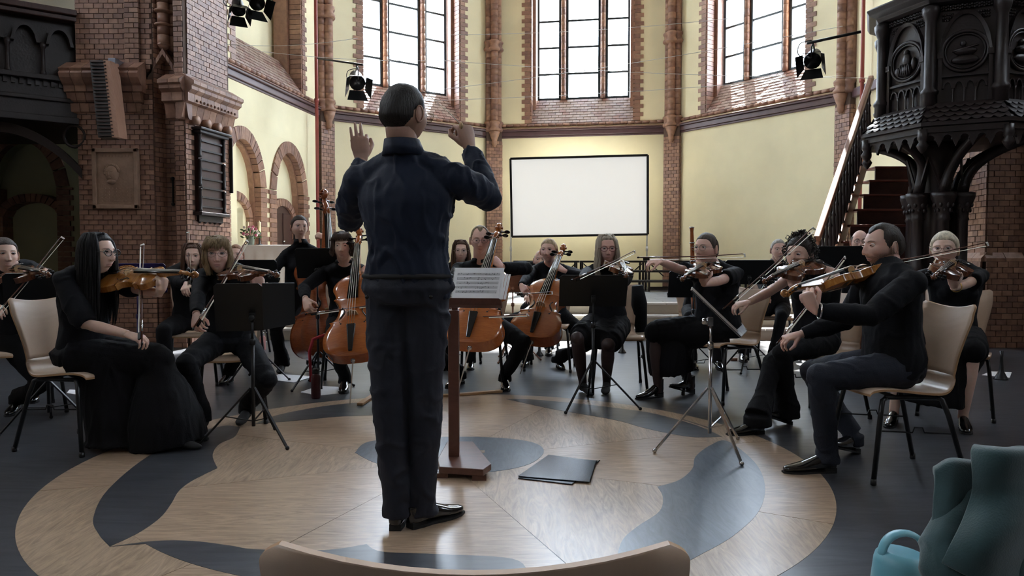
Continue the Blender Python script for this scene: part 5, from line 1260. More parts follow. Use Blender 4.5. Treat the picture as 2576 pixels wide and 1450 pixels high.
def figure(label, J, o, pname='person', base=None):
    """J joints: pelvis, chest, neck, head(4x4), sh/el/wr L,R, hip/kn/an L,R, left (unit left vector); o: outfit & look"""
    near = o.get('near', False); vx = o.get('vx', .009) if near else .014; s = o.get('s', 1.0)
    root = thing(pname, label, 'person', base if base is not None else (J['pelvis'].x, J['pelvis'].y, 0), 'orchestra players and conductor' if False else None)
    lf = J['left']; pel, che, nk = J['pelvis'], J['chest'], J['neck']; T = J['head']; hc = T.translation; M3 = T.to_3x3()
    fwd = Vector((lf.y, -lf.x, 0)); w_ = o.get('build', 1.0)*s
    wt = o.get('waist', 1.0)
    tors = lambda e: ([pel-V(0, 0, .06*s), pel+V(0, 0, .03*s), pel.lerp(che, .35), pel.lerp(che, .62), pel.lerp(che, .85), che, che.lerp(nk, .45), che.lerp(nk, .8)],
                      [(.145*w_*wt+e, .105*w_*wt+e), (.155*w_*wt+e, .112*w_*wt+e), (.135*w_*wt+e, .100*w_*wt+e), (.148*w_+e, .108*w_*(1.08 if not o.get('male', True) else 1)+e), (.165*w_+e, .110*w_+e), (.165*w_+e, .095*w_+e), (.115*w_+e, .072*w_+e), (.066*s+e, .060*s+e)])
    gs = []; B = G(); p_, r_ = tors(-.012); B.tube(p_, r_, 20, up=lf)
    neck_t = hc+M3@Vector((0, -.024, -.040))
    B.tube([che.lerp(nk, .5), nk, nk.lerp(neck_t, .5), neck_t], [.064*s, (.060 if o.get('male', True) else .050)*s, (.058 if o.get('male', True) else .047)*s, (.056 if o.get('male', True) else .046)*s], 16)
    ar = .040*w_ if o.get('male', True) else .036*w_
    for k in 'LR':
        sh, el, wr = J['sh'+k], J['el'+k], J['wr'+k]
        B.tube([nk.lerp(neck_t, .25), nk.lerp(sh, .3)+V(0, 0, -.012), sh.lerp(nk, .12)], [.038*s, .044*s, .042*s], 12)
        B.tube([che.lerp(sh, .5), sh, sh.lerp(el, .35), el, el.lerp(wr, .3), wr], [.05*s, ar*1.18, ar*1.05, ar*.88, ar*.92, .024*s], 14); B.ball(el, ar*.9, 10)
        hip, kn, an = J['hip'+k], J['kn'+k], J['an'+k]
        B.tube([hip, hip.lerp(kn, .5), kn, kn.lerp(an, .35), an, an-V(0, 0, .03)], [.078*w_, .066*w_, .050*w_, .050*w_, .031*s, .034*s], 14); B.ball(kn, .05*w_, 10)
    gs.append(remesh(B, vx*1.0, 3))
    for k in 'LR':
        if 'h'+k in J:
            d, n, pose = J['h'+k][:3]; cu = J['h'+k][3] if len(J['h'+k]) > 3 else None; hand(gs, J['wr'+k], d, n, k == 'R', pose, s*(1.0 if o.get('male', True) else .92), .0036 if near else .005, cu, J['el'+k])
    Gs = G(); sk = skin_set(o.get('skin', (.52, .33, .25)), o['hair'])
    build_head(T, o, root, Gs)
    bo = Gs.obj('body', sk, root); bo.name = 'body'
    # join remeshed pieces into the body mesh (one mesh)
    me = bo.data; bm = bmesh.new(); bm.from_mesh(me); off = wloc(root)
    nf0 = len(bm.faces)
    for m2 in gs:
        m2.transform(Matrix.Translation(-off)); bm.from_mesh(m2)
    for f in bm.faces: f.smooth = True
    bm.to_mesh(me); bm.free(); me.update()
    if o.get('beard'):
        at = me.attributes.new('stubble', 'FLOAT', 'POINT'); Ti = T.inverted(); hs = o.get('hs', 1.0); vals = []
        S = lambda a, b, x: (lambda q: q*q*(3-2*q))(max(0, min(1, (x-a)/(b-a))))
        for v in me.vertices:
            p = (Ti @ (v.co+off))/hs
            if p.length > .15: vals.append(0); continue
            w1 = S(-.036-.010*S(.03, .0, abs(p.x)), -.050, p.z)*S(-.012, .02, p.y)*(1-S(-.108, -.12, p.z)); w2 = S(-.041, -.047, p.z)*S(.036, .026, abs(p.x))*S(.05, .07, p.y); w3 = S(.004, -.012, p.z)*(1-S(.004, .020, abs(p.y-.008)))*S(.05, .06, abs(p.x)); w4 = S(-.022, -.042, p.z)*S(.030, .044, abs(p.x))*S(-.01, .01, p.y)
            vals.append(max(w1, w2, w3, w4)*.9)
        at.data.foreach_set('value', vals); mm = me.materials[0]; nt = mm.node_tree; an = nt.nodes.new('ShaderNodeAttribute'); an.attribute_name = 'stubble'; mix = nt.nodes.new('ShaderNodeMixRGB')
        bs = nt.nodes['Principled BSDF']; src = bs.inputs['Base Color'].links[0].from_socket; nz = nt.nodes.new('ShaderNodeTexNoise'); nz.inputs['Scale'].default_value = 260; mu = nt.nodes.new('ShaderNodeMath'); mu.operation = 'MULTIPLY_ADD'; mu.inputs[1].default_value = 1.1; mu.inputs[2].default_value = .2
        nt.links.new(nz.outputs[0], mu.inputs[0]); m3 = nt.nodes.new('ShaderNodeMath'); m3.operation = 'MULTIPLY'; nt.links.new(mu.outputs[0], m3.inputs[0]); nt.links.new(an.outputs['Fac'], m3.inputs[1]); nt.links.new(m3.outputs[0], mix.inputs[0]); nt.links.new(src, mix.inputs[1]); mix.inputs[2].default_value = (.10, .065, .05, 1); nt.links.new(mix.outputs[0], bs.inputs['Base Color'])
    hair(T, o, root)
    if 'glasses' in o: glasses(T, root, o)
    # garments
    top = o.get('top', cl_black); sl = o.get('sleeve', 'long'); g = G(); p_, r_ = tors(.006); 
    if o.get('tuck', 0): r_[0] = (r_[0][0]*.9, r_[0][1]*.9)
    g.tube(p_[:-1] if o.get('open', 0) else p_, r_[:-1] if o.get('open', 0) else r_, 22, up=lf)
    if not o.get('male', True): 
        for s2 in (-1, 1): g.ball(pel.lerp(che, .72)+fwd*.075*w_+lf*(s2*.065*w_), (.062*w_, .060*w_, .062*w_), 12)
    if o.get('collar'): g.tube([che.lerp(nk, .4), nk.lerp(neck_t, .0), nk.lerp(neck_t, .10)], [(.10*s, .075*s), (.076*s, .070*s), (.070*s, .068*s)] if o.get('male', True) else [(.09*s, .07*s), (.066*s, .062*s), (.060*s, .058*s)], 16, up=lf)
    for k in 'LR':
        sh, el, wr = J['sh'+k], J['el'+k], J['wr'+k]; e = .010*s
        g.ball(sh, ar*1.2+e, 12)
        if sl != 'none' and not o.get('open'): g.tube([nk.lerp(neck_t, .12 if o.get('collar') else .0), nk.lerp(sh, .3)+V(0, 0, -.010), sh.lerp(nk, .12)], [.046*s, .050*s, .050*s], 14)
        if sl == 'long': g.tube([che.lerp(sh, .4)+V(0, 0, 0), sh, sh.lerp(el, .35), sh.lerp(el, .8), el, el.lerp(wr, .25), el.lerp(wr, .6), wr.lerp(el, .06)], [.06*s, ar*1.22+e, ar*1.1+e*1.4, ar*1.0+e*1.3, ar*.98+e, ar*1.0+e, ar*.85+e, .030*s+e*.5], 16); g.ball(el, ar+e, 10)
        elif sl == 'short': g.tube([che.lerp(sh, .4), sh, sh.lerp(el, .4), sh.lerp(el, .72)], [.06*s, ar*1.22+e, ar*1.2+e*1.6, ar*1.18+e*1.8], 16)
        elif sl == 'cap': g.tube([che.lerp(sh, .4), sh, sh.lerp(el, .15)], [.06*s, ar*1.15+e, ar*1.1+e], 14)
        elif sl == 'elbow': g.tube([che.lerp(sh, .4), sh, sh.lerp(el, .4), sh.lerp(el, .85), el.lerp(wr, .05)], [.06*s, ar*1.22+e, ar*1.25+e*1.6, ar*1.2+e*2, ar*1.05+e*1.4], 16)
    mesh_obj(remesh(g, vx, 3, wr=o.get('wr', .006), ws=o.get('ws', 11), seed=o.get('seed', 1), stretch=(1, 1, .55), ridge=True), o.get('topname', 'shirt'), top, root, None)
    if o.get('collar'):
        g = G(); cn = nk.lerp(neck_t, .12); n = 24; up_ = (neck_t-nk).normalized(); A_ = []; B_ = []; C_ = []
        rr = (.068 if o.get('male', True) else .060)*s
        for i in range(n+1):
            a = 2*math.pi*i/n*.93+R(90)+.22; dv = lf*math.cos(a)+fwd*math.sin(a)
            A_.append(cn+dv*rr*.99+up_*(.026+o.get('ch', 0))*s); B_.append(cn+dv*rr*1.26-up_*.026*s); C_.append(cn+dv*rr*1.0-up_*.05*s)
        g.strip(A_, B_, 0, True); g.strip(A_, C_, 0, True); q = g.obj('collar', top, root); sd = q.modifiers.new('s', 'SOLIDIFY'); sd.thickness = .003
    bt = o.get('bottom', 'trousers'); bmt = o.get('bmat', cl_black2)
    if bt == 'trousers':
        g = G(); e = .009*s; fl = o.get('flare', 0)
        g.tube([pel+V(0, 0, .035*s), pel-V(0, 0, .02*s), pel-V(0, 0, .08*s)], [(.150*w_*wt+e*.3, .108*w_*wt+e*.3), (.160*w_+e, .118*w_+e), (.135*w_+e, .105*w_+e)], 20, up=lf)
        for k in 'LR':
            hip, kn, an = J['hip'+k], J['kn'+k], J['an'+k]; 
            g.tube([pel.lerp(hip, .6), hip, hip.lerp(kn, .45), hip.lerp(kn, .85), kn, kn.lerp(an, .2), kn.lerp(an, .6), an+V(0, 0, .03*s)-V(0, 0, .05*fl)], [.085*w_, .084*w_+e, .072*w_+e, .058*w_+e, .054*w_+e, .051*w_+e, .045*w_+e+fl*.2, .044*s+e+fl], 18); g.ball(kn, .052*w_+e, 12)
            g.tube([an+V(0, 0, .03*s)-V(0, 0, .05*fl), an-V(0, 0, .035)], [.044*s+e+fl, .048*s+e+fl], 18)
        mesh_obj(remesh(g, vx, 3, wr=o.get('wr', .006)*.9, ws=9, seed=o.get('seed', 1)+5, ridge=True), 'trousers', bmt, root, None)
    else:
        g = G(); hem = o.get('hem', .35); e = .02
        g.tube([pel+V(0, 0, .05*s), pel, pel-V(0, 0, .07*s)], [(.14*w_*wt, .11*w_), (.165*w_+e, .13*w_+e), (.15*w_+e, .12*w_)], 20, up=lf)
        for k in 'LR': g.ball(J['hip'+k].lerp(J['kn'+k], min(1, o.get('cover', 1.0))), .082*w_ if o.get('cover', 1.0) >= 1 else .07*w_, 12)
        km = (J['knL']+J['knR'])/2; am = (J['anL']+J['anR'])/2; sep = (J['knL']-J['knR']).length/2
        hm = (J['hipL']+J['hipR'])/2
        t = o.get('cover', 1.0)     # how far down the thigh
        for k in 'LR': hip, kn = J['hip'+k], J['kn'+k]; g.tube([hip, hip.lerp(kn, .5*t), hip.lerp(kn, t)], [.095*w_+e, .085*w_+e, .078*w_+e*.8], 16)
        g.tube([hm, hm.lerp(km, .5*t), hm.lerp(km, t)], [(.15*w_, .09*w_), (sep+.05, .082*w_+e*.7), (sep+.04, .072*w_+e*.7)], 16, up=lf)
        if t >= 1:
            dn = am-km; fz = (km.z-hem)
            q = lambda u: km+V(dn.x*u*o.get('fol', .8), dn.y*u*o.get('fol', .8), -fz*u); wd = o.get('hw', .20); dp = o.get('hd', .16)
            g.tube([km+V(0, 0, .01), q(.12), q(.4), q(.7), q(1)], [(sep+.06, .085), (sep+.085, .10), ((sep+.085+wd)/2, (.10+dp)/2), (wd*.95, dp*.95), (wd, dp)], 24, up=lf)
            if o.get('drape'):   # cloth falling from the seat to the floor
                g.tube([hm.lerp(km, .35)+V(0, 0, .0), hm.lerp(km, .40)-V(0, 0, .2), hm.lerp(km, .5)-V(0, 0, .45)+V(0, 0, 0), V(hm.lerp(km, .5).x, hm.lerp(km, .5).y, hem+.01)], [(.16, .17), (.17, .17), (.19, .18), (.21, .20)], 20, up=lf)
        mesh_obj(remesh(g, vx, 3, wr=.008, ws=11, seed=o.get('seed', 1)+9, stretch=(1, 1, .22), ridge=True), 'skirt', bmt, root, None)
        if o.get('tights'):
            g = G()
            for k in 'LR': hip, kn, an = J['hip'+k], J['kn'+k], J['an'+k]; g.tube([hip.lerp(kn, .6), kn, kn.lerp(an, .35), an, an-V(0, 0, .05)], [.062*w_, .054*w_, .053*w_, .034*s, .036*s], 14); g.ball(kn, .054*w_, 10)
            mesh_obj(remesh(g, vx, 3), 'tights', tights, root, None)
    for k in 'LR':
        if 'ft'+k in J:
            hl, dr, km_, kd = J['ft'+k]; shoe(root, hl, dr, km_, kd, s*(.95 if o.get('male', True) else .86), near)
            if kd == 'flat' and not o.get('tights'): pass
    return root
def seated(label, seat, face, o, lh=None, rh=None, lp=None, rp=None, lf_=None, rf_=None, head=None, hy=0, hpitch=0, hroll=0, lean=4, tw=0, s=1.0, kn_out=.10, shoes=('oxford', leather), sh_dz=0, pelz=.56):
    """seat (x, y) of the pelvis; lh/rh: (wrist, fingerdir, palmnormal, pose)"""
    o = dict(o); o['s'] = s; f = V(math.cos(R(face)), math.sin(R(face)), 0); l = V(-f.y, f.x, 0)
    ft = V(math.cos(R(face+tw)), math.sin(R(face+tw)), 0); lt = V(-ft.y, ft.x, 0)
    pel = V(seat[0], seat[1], pelz); che = pel+(V(0, 0, math.cos(R(lean)))+ft*math.sin(R(lean)))*.42*s; nk = che+V(0, 0, .085*s)+ft*.012
    hcen = head if head is not None else nk+V(0, 0, .145*s)+ft*.035
    nk = nk.lerp(V(hcen.x, hcen.y, nk.z)-ft*.035, .5)
    J = dict(pelvis=pel, chest=che, neck=nk, left=lt, head=headT(hcen, face+tw+hy, hpitch, hroll))
    sw = (.175 if o.get('male', True) else .155)*s*o.get('build', 1.0)
    for k, sg, H, pole, F_ in (('L', 1, lh, lp, lf_), ('R', -1, rh, rp, rf_)):
        sh = che+lt*(sg*sw)+V(0, 0, .0+sh_dz); J['sh'+k] = sh; l1, l2 = .29*s, .26*s
        if H is None: H = (pel+f*.33+l*(sg*.13)+V(0, 0, .10), f*.9-V(0, 0, .25), V(0, 0, -1), 'rest')
        el, wr = ik(sh, H[0], l1, l2, pole if pole is not None else (lt*sg*.6-V(0, 0, 1)-ft*.2)); J['el'+k] = el; J['wr'+k] = wr; J['h'+k] = H[1:]
        hip = pel+l*(sg*.085*s)-V(0, 0, .02); J['hip'+k] = hip
        ft_ = F_ if F_ is not None else (pel+f*.46*s+l*(sg*(kn_out+.03)), f)
        an = V(ft_[0][0], ft_[0][1], .085*s+(ft_[2] if len(ft_) > 2 else 0)); kn, an2 = ik(hip, an, .43*s, .43*s, V(0, 0, 1)*1.0+f*.35+l*(sg*kn_out*1.2))
        J['kn'+k] = kn; J['an'+k] = an2; dv = Vector(ft_[1]).normalized(); hl = V(an2.x, an2.y, max(0, an2.z-.085*s))-V(dv.x, dv.y, 0)*.035; J['ft'+k] = (hl, (dv.x, dv.y, ft_[1][2] if len(ft_[1]) > 2 else 0), shoes[1], shoes[0])
    return figure(label, J, o), J
# ------------------------------------------------------------------ players
DH = (.035, .022, .016); BRN = (.07, .035, .02); BLO = (.42, .31, .19); GRY = (.36, .34, .31); FAIR = (.68, .46, .37); PINK = (.70, .45, .37); TAN = (.36, .21, .15)
vio0 = instrument('violin', .356, viol_d); va0 = instrument('viola', .405, viol_o); va1 = instrument('viola', .405, viol_d); cello_v = inst_mats('cello_varnish', (.30, .070, .012), (.46, .135, .026)); ce0 = instrument('cello', .74, cello_v, .155, 'cello'); ba0 = instrument('double_bass', .97, viol_r, .17, 'bass'); bow0 = make_bow()
_us = set()
def fitp(a, pb, Da, total, step=-1):
    """point on the sight line of pb whose distance from a equals the length of the instrument"""
    best = None
    for i in range(121):
        q = P(pb[0], pb[1], Da+step*i*.01); e = abs((q-a).length-total)
        if best is None or e < best[0]: best = (e, q)
    return best[1]
def vn(root, pa, Da, pb, n, label):
    L = {'violin': .585, 'viola': .665}[root.name.split('.')[0]]; a = P(pa[0], pa[1], Da); return strinst(root, a, fitp(a, pb, Da, L), n, label)
def cel(pa, pb, Db, n, label):
    b = P(pb[0], pb[1], Db); a = fitp(b, pa, Db, 1.21); return strinst(ce0, a, b, n, label, None, 'cello')
def strinst(root, a, b, n, label, group=None, cat='violin'):
    f = root.name not in _us; _us.add(root.name); return place(root, a, Vector(b)-Vector(a), n, label, group, f, cat)
def bow(frog, tip, label, zn=(0, 0, 1)):
    f = 'bow' not in _us; _us.add('bow'); return place(bow0, frog, Vector(tip)-Vector(frog), zn, label, 'bows', f, 'bow')
def seatxy(px, Y): return ((px-1288)/1860*Y, Y)
# conductor -----------------------------------------------------------------
yw = 78; lfc = V(-math.sin(R(yw)), math.cos(R(yw)), 0)
J = dict(pelvis=P(1025, 712, 3.0), chest=P(1022, 470, 2.97), neck=P(1016, 385, 2.95), left=lfc, head=headT(P(1016, 290, 2.93), 58, -4, 0))
J['shL'] = P(902, 455, 3.02); J['elL'] = P(880, 548, 3.16); J['wrL'] = P(910, 402, 3.32)
J['shR'] = P(1145, 448, 2.94); J['elR'] = P(1228, 497, 3.06); J['wrR'] = P(1180, 372, 3.2)
J['hL'] = (V(-.10, -.05, 1), V(-.2, 1, .1), 'hold', [(48, 66, 40), (16, 18, 10), (4, 8, 6), (-6, 6, 4), (.2, .9, .35)])
J['hR'] = (V(-.22, .12, 1), V(-.55, .8, .0), 'fist', [(50, 62, 25), (62, 72, 35), (66, 76, 38), (66, 76, 38), (.5, .55, .3)])
J['hipL'] = P(982, 745, 3.02); J['hipR'] = P(1068, 745, 3.0); J['knL'] = P(978, 1000, 2.98); J['knR'] = P(1068, 990, 3.0); J['anL'] = V(P(996, 1300, 2.96).x, 2.98, .085); J['anR'] = V(P(1062, 1290, 2.98).x, 3.0, .085)
J['ftL'] = (V(J['anL'].x, J['anL'].y-.04, 0), (.02, 1), leather, 'oxford'); J['ftR'] = (V(J['anR'].x-.045, J['anR'].y-.035, 0), (.72, .70), leather, 'oxford')
cond = dict(near=True, male=True, hair=(.018, .015, .014), skin=(.40, .24, .18), style='short', th=.006, nape=-.064, tufts=0, ch=.012, vx=.0075, glasses=((.35, .26, .12), .024, .0012), s=1.03, build=1.10, waist=1.0, top=cl_navy, bmat=cl_trouser, collar=True, wr=.010, ws=13, seed=4, hs=1.03, w=1.03)
root_c = figure('conductor in a dark blue shirt seen from behind with both hands raised', J, cond)
g = G(); g.tube([J['pelvis']+V(0, 0, .028)+(lfc*math.cos(a)*.177+V(lfc.y, -lfc.x, 0)*math.sin(a)*.129) for a in [2*math.pi*i/32 for i in range(33)]], .011, 6, cap=False, flat=1.3); g.obj('belt', suede, root_c)
for px in (905+18, 1084):
    g = G(); c = P(px, 748, 2.862); g.ball(c, (.008, .004, .008), 8); g.obj('pocket_button', ebony, root_c)
t = thing('baton', 'thin pale conducting baton in the raised right hand', 'baton', P(1150, 300, 3.18)); g = G(); g.tube([P(1158, 312, 3.17), P(1130, 283, 3.18), P(1062, 226, 3.3)], [.0028, .0019, .0010], 8); g.obj('stick', hairm, t); g = G(); g.ball(P(1160, 316, 3.17), (.009, .009, .015), 10); g.obj('cork_handle', maple, t)

VH = lambda px, py, D, d, n, pose='neck': (P(px, py, D), Vector(d), Vector(n), pose)
# 3 black haired violist left ---------------------------------------------------
p3, J3 = seated('woman with long black hair and dark glasses in a long black dress, playing', (-2.50, 4.30), -15, dict(near=True, male=False, hair=(.008, .008, .010), skin=FAIR, style='long', len=.40, n=110, front=.070, th=.010, glasses=((.02, .02, .025), .023, .0018), sleeve='elbow', bottom='skirt', hem=.02, hw=.235, hd=.20, fol=.75, drape=True, seed=3, bmat=cl_black2, build=1.02, gaze=.1),
  lh=VH(438, 748, 4.08, (.15, .0, 1), (-1, .2, 0)), rh=(P(322, 842, 4.05), V(.9, -.1, -.25), V(.1, .3, -1), 'bow'), lp=V(.1, -.1, -1), rp=V(-.5, -.2, -1), head=P(245, 640, 4.22), hy=2, lf_=(PZ(428, 1128)[:2], (1, -.25, 0)), rf_=((-2.02, 4.40), (1, -.1, 0)), shoes=('flat', suede))
vn(va0, (268, 708), 4.30, (505, 705), (.05, -.55, .82), 'light golden viola held by the woman with long black hair')
bow(P(357, 862, 3.98), P(362, 610, 4.42), 'upright bow in the hand of the woman with long black hair', (.9, -.3, 0))
chair(-2.54, 4.32, -15, 'birch chair under the woman with long black hair')
# 4 blonde bob -------------------------------------------------------------------
p4, J4 = seated('blonde woman with a bob and glasses in a black shirt, playing', (-1.90, 4.95), -72, dict(near=True, male=False, hair=(.30, .22, .13), skin=PINK, style='bob', len=.125, n=120, fringe=.030, front=.058, th=.013, glasses=((.20, .12, .08), .023, .0011), collar=True, seed=6, bmat=cl_black, gz=-.1),
  lh=VH(655, 738, 4.42, (-.15, -.1, 1), (-.6, .7, 0)), rh=(P(492, 800, 4.36), V(.25, -.55, -.55), V(.5, .4, -.7), 'bow'), lp=V(.6, -.1, -1), rp=V(-1, .2, -.7), head=P(548, 643, 4.74), hy=0, lf_=((-1.80, 4.98), (.1, -1, 0)), rf_=((-1.99, 4.72), (-.15, -1, 0)), shoes=('flat', suede))
vn(vio0, (575, 692), 4.70, (705, 706), (.15, -.45, .88), 'dark brown violin under the chin of the blonde woman with a bob')
bow(P(487, 826, 4.26), P(607, 626, 4.68), 'slanting bow in the hand of the blonde woman with a bob', (-.3, -.9, .2))
chair(-1.92, 5.02, -72, 'birch chair under the blonde woman with a bob')
# 2 left edge ------------------------------------------------------------------------
p2, J2 = seated('dark haired woman in black cut off by the left edge, playing', (-3.46, 5.2), -48, dict(male=False, hair=DH, skin=FAIR, style='short', front=.062, tail='bun', seed=8, sleeve='cap', tufts=10),
  lh=VH(120, 735, 4.45, (0, -.1, 1), (-.8, .5, 0)), rh=(P(-22, 790, 4.5), V(.5, -.4, -.4), V(.2, .4, -1), 'bow'), lp=V(.5, 0, -1), rp=V(-1, 0, -.6), head=P(10, 643, 4.98), hy=8, lf_=(PZ(88, 1005)[:2], (.5, -.9, 0)), rf_=(PZ(45, 1035)[:2], (.3, -1, 0)))
vn(va1, (28, 695), 4.92, (132, 706), (.1, -.5, .85), 'red-brown viola of the woman at the left edge')
bow(P(-30, 815, 4.45), P(80, 684, 4.70), 'bow crossing the viola at the left edge', (-.5, -.7, .3))
chair(-3.50, 5.26, -48, 'birch chair of the woman at the left edge')
# 5, 6 ---------------------------------------------------------------------------------
p5, J5 = seated('brown haired woman half hidden behind the blonde woman with a bob', (-2.80, 6.45), -75, dict(male=False, hair=(.10, .05, .03), skin=FAIR, style='long', len=.20, n=60, seed=5, sleeve='long'),
  lh=VH(565, 730, 5.95, (0, -.1, 1), (-.6, .6, 0)), rh=(P(470, 715, 5.95), V(.1, -.5, -.3), V(.3, .3, -1), 'bow'), head=P(487, 648, 6.3), lf_=(PZ(578, 960)[:2], (0, -1, 0)))
vn(vio0, (508, 700), 6.2, (585, 712), (.1, -.5, .85), 'violin almost hidden behind the blonde woman with a bob')
bow(P(473, 722, 5.9), P(470, 600, 6.35), 'upright bow just left of the blonde woman with a bob', (-.9, -.3, 0)); chair(-2.82, 6.5, -75, 'birch chair behind the blonde woman with a bob')
p6, J6 = seated('reddish blonde woman whose head shows beside the altar cloth', (-3.02, 8.3), -80, dict(male=False, hair=(.26, .12, .06), skin=PINK, style='short', tail='bun', seed=9, tufts=10), head=P(594, 643, 8.1))
chair(-3.02, 8.36, -80, 'chair of the reddish blonde woman near the altar')
# 7 double bassist, standing ------------------------------------------------------------
yw = -78; l7 = V(-math.sin(R(yw)), math.cos(R(yw)), 0); a7 = PZ(742, 925)
J7 = dict(pelvis=P(748, 760, 7.35), chest=P(762, 640, 7.3), neck=P(757, 611, 7.22), left=l7, head=headT(P(753, 573, 7.17), -62, 0, 0))
for k, sg in (('L', 1), ('R', -1)): J7['sh'+k] = J7['chest']+l7*(.155*sg)+V(0, 0, .0)
J7['elL'], J7['wrL'] = ik(J7['shL'], P(818, 597, 7.02), .28, .25, V(1, 0, -.2)); J7['elR'], J7['wrR'] = ik(J7['shR'], P(706, 742, 7.0), .28, .26, V(-1, .1, .2))
J7['hL'] = (V(-.9, -.1, .25), V(0, .5, -.6), 'neck'); J7['hR'] = (V(.2, -.3, -1), V(1, .3, 0), 'bow')
J7['hipL'] = J7['pelvis']+l7*.085-V(0, 0, .05); J7['hipR'] = J7['pelvis']-l7*.085-V(0, 0, .05)
J7['anL'] = V(-1.95, 7.25, .085); J7['anR'] = V(a7.x-.05, 7.15, .085)
for k in 'LR': J7['kn'+k], _ = ik(J7['hip'+k], J7['an'+k], .43, .42, V(0, -1, 0)); J7['ft'+k] = (V(J7['an'+k].x, J7['an'+k].y+.03, 0), (.35 if k == 'L' else .15, -1), suede, 'flat')
figure('standing woman with a dark ponytail playing the double bass', J7, dict(male=False, hair=DH, skin=FAIR, style='short', front=.060, tail=.22, tx=-.05, ty=.09, tufts=10, seed=11, collar=True, flare=.02, s=.98))
strinst(ba0, V(-1.77, 6.70, .16), P(788, 520, 7.12), (.75, -.6, .2), 'reddish double bass held by the standing woman', None, 'double bass')
# 8 long haired cellist -----------------------------------------------------------------
c8a, c8b = P(893, 915, 5.62), P(904, 600, 6.12)
p8, J8 = seated('man with chin-length brown hair playing the cello beside the conductor', (-1.42, 6.35), -80, dict(near=True, male=True, hair=(.055, .032, .022), skin=FAIR, style='messy', len=.075, n=90, fringe=.012, front=.060, th=.015, collar=True, seed=12, wr=.006),
  lh=(P(938, 690, 6.0), V(-.85, -.1, .5), V(-.1, .4, -.5), 'neck'), rh=(P(768, 752, 5.82), V(.35, -.35, -.8), V(.5, .3, -.5), 'bow'), lp=V(.8, .3, -.6), rp=V(-1, .2, -.2), head=P(862, 622, 6.05), hy=-4, lf_=((-1.0, 5.85), (.5, -1, 0)), rf_=(PZ(868, 980)[:2], (.15, -1, 0)), kn_out=.17)
cel((893, 915), (914, 598), 6.15, (-.05, -.9, .3), 'orange-brown cello of the long-haired man left of the conductor')
bow(P(772, 790, 5.62), P(1000, 757, 5.45), 'bow drawn across the cello of the long-haired man', (0, -.8, .6)); chair(-1.42, 6.42, -80, 'birch chair under the long-haired cellist')
# 9, 10 ---------------------------------------------------------------------------------
p9, J9 = seated('young woman with long dark hair and round glasses behind the short-haired cellist', (-.56, 7.85), -88, dict(male=False, hair=BRN, skin=FAIR, style='long', len=.26, n=60, glasses=((.5, .42, .3), .024, .0012), seed=13), head=P(1160, 634, 7.6)); chair(-.56, 7.9, -88, 'chair behind the short-haired cellist')
c10a, c10b = P(1186, 886, 5.62), P(1264, 588, 6.1)
p10, J10 = seated('man with short greying hair and glasses in a dark jacket, playing the cello', (-.27, 6.35), -97, dict(near=True, male=True, hair=(.22, .17, .11), skin=PINK, style='short', front=.070, recede=1, glasses=((.03, .03, .04), .023, .0011), collar=True, seed=14, build=1.08, wr=.006, topname='jacket', gz=-.35, th=.009, waist=1.1),
  lh=(P(1262, 672, 5.93), V(-.75, -.1, .75), V(-.2, .5, -.4), 'neck'), rh=(P(1120, 792, 5.65), V(.6, -.3, -.5), V(.4, .3, -.6), 'bow'), lp=V(1, .1, .0), rp=V(-1, .2, -.1), head=P(1208, 605, 6.05), hy=10, hpitch=-8, sh_dz=.025, lf_=(PZ(1270, 975)[:2], (.05, -1, 0)), rf_=(PZ(1158, 968)[:2], (-.4, -.8, 0)), kn_out=.2)
cel((1186, 886), (1264, 592), 6.12, (-.22, -.9, .3), 'brown cello behind the score desk, held by the man with glasses')
bow(P(1112, 800, 5.5), P(1300, 792, 5.2), 'bow behind the score desk on the cello of the man with glasses', (0, -.8, .6)); chair(-.27, 6.42, -97, 'birch chair under the man in the dark jacket')
g = G(); p = J10['chest']+V(-.07, -.125, .01); g.box(p, (.018, .006, .030)); g.obj('red_pin', mat('red_enamel', (.6, .02, .02), .4), p10)
# 11, 12 ---------------------------------------------------------------------------------
c11a, c11b = P(1340, 872, 6.55), P(1422, 640, 6.98)
p11, J11 = seated('young blonde woman with tied back hair playing the cello below the screen', (.38, 7.28), -100, dict(male=False, hair=(.40, .29, .18), skin=PINK, style='short', front=.060, tail='bun', tufts=10, seed=15, sleeve='long', flare=.02, s=.97),
  lh=(P(1420, 682, 6.85), V(-.8, -.1, .5), V(-.1, .5, -.4), 'neck'), rh=(P(1303, 728, 6.65), V(.3, -.5, -.4), V(.5, .3, -.6), 'bow'), lp=V(1, .1, -.3), rp=V(-1, .2, -.2), head=P(1381, 632, 7.02), hy=-8, lf_=(PZ(1405, 925)[:2], (.15, -1, 0)), rf_=(PZ(1325, 918)[:2], (-.2, -1, 0)), kn_out=.2, shoes=('boot', leather))
cel((1340, 872), (1422, 642), 7.02, (-.25, -.9, .3), 'orange cello of the young blonde woman')
bow(P(1298, 738, 6.5), P(1388, 734, 5.85), 'bow of the young blonde cellist', (0, 0, 1)); chair(.38, 7.34, -100, 'birch chair under the young blonde cellist')
seated('bald man in the back row lit by the sun', (.34, 8.95), -95, dict(male=True, hair=(.5, .45, .4), skin=(.66, .42, .33), style='short', bald=1, tufts=0, th=.004, seed=16), head=P(1360, 655, 8.7)); chair(.34, 9.0, -95, 'chair of the bald man in the back row')
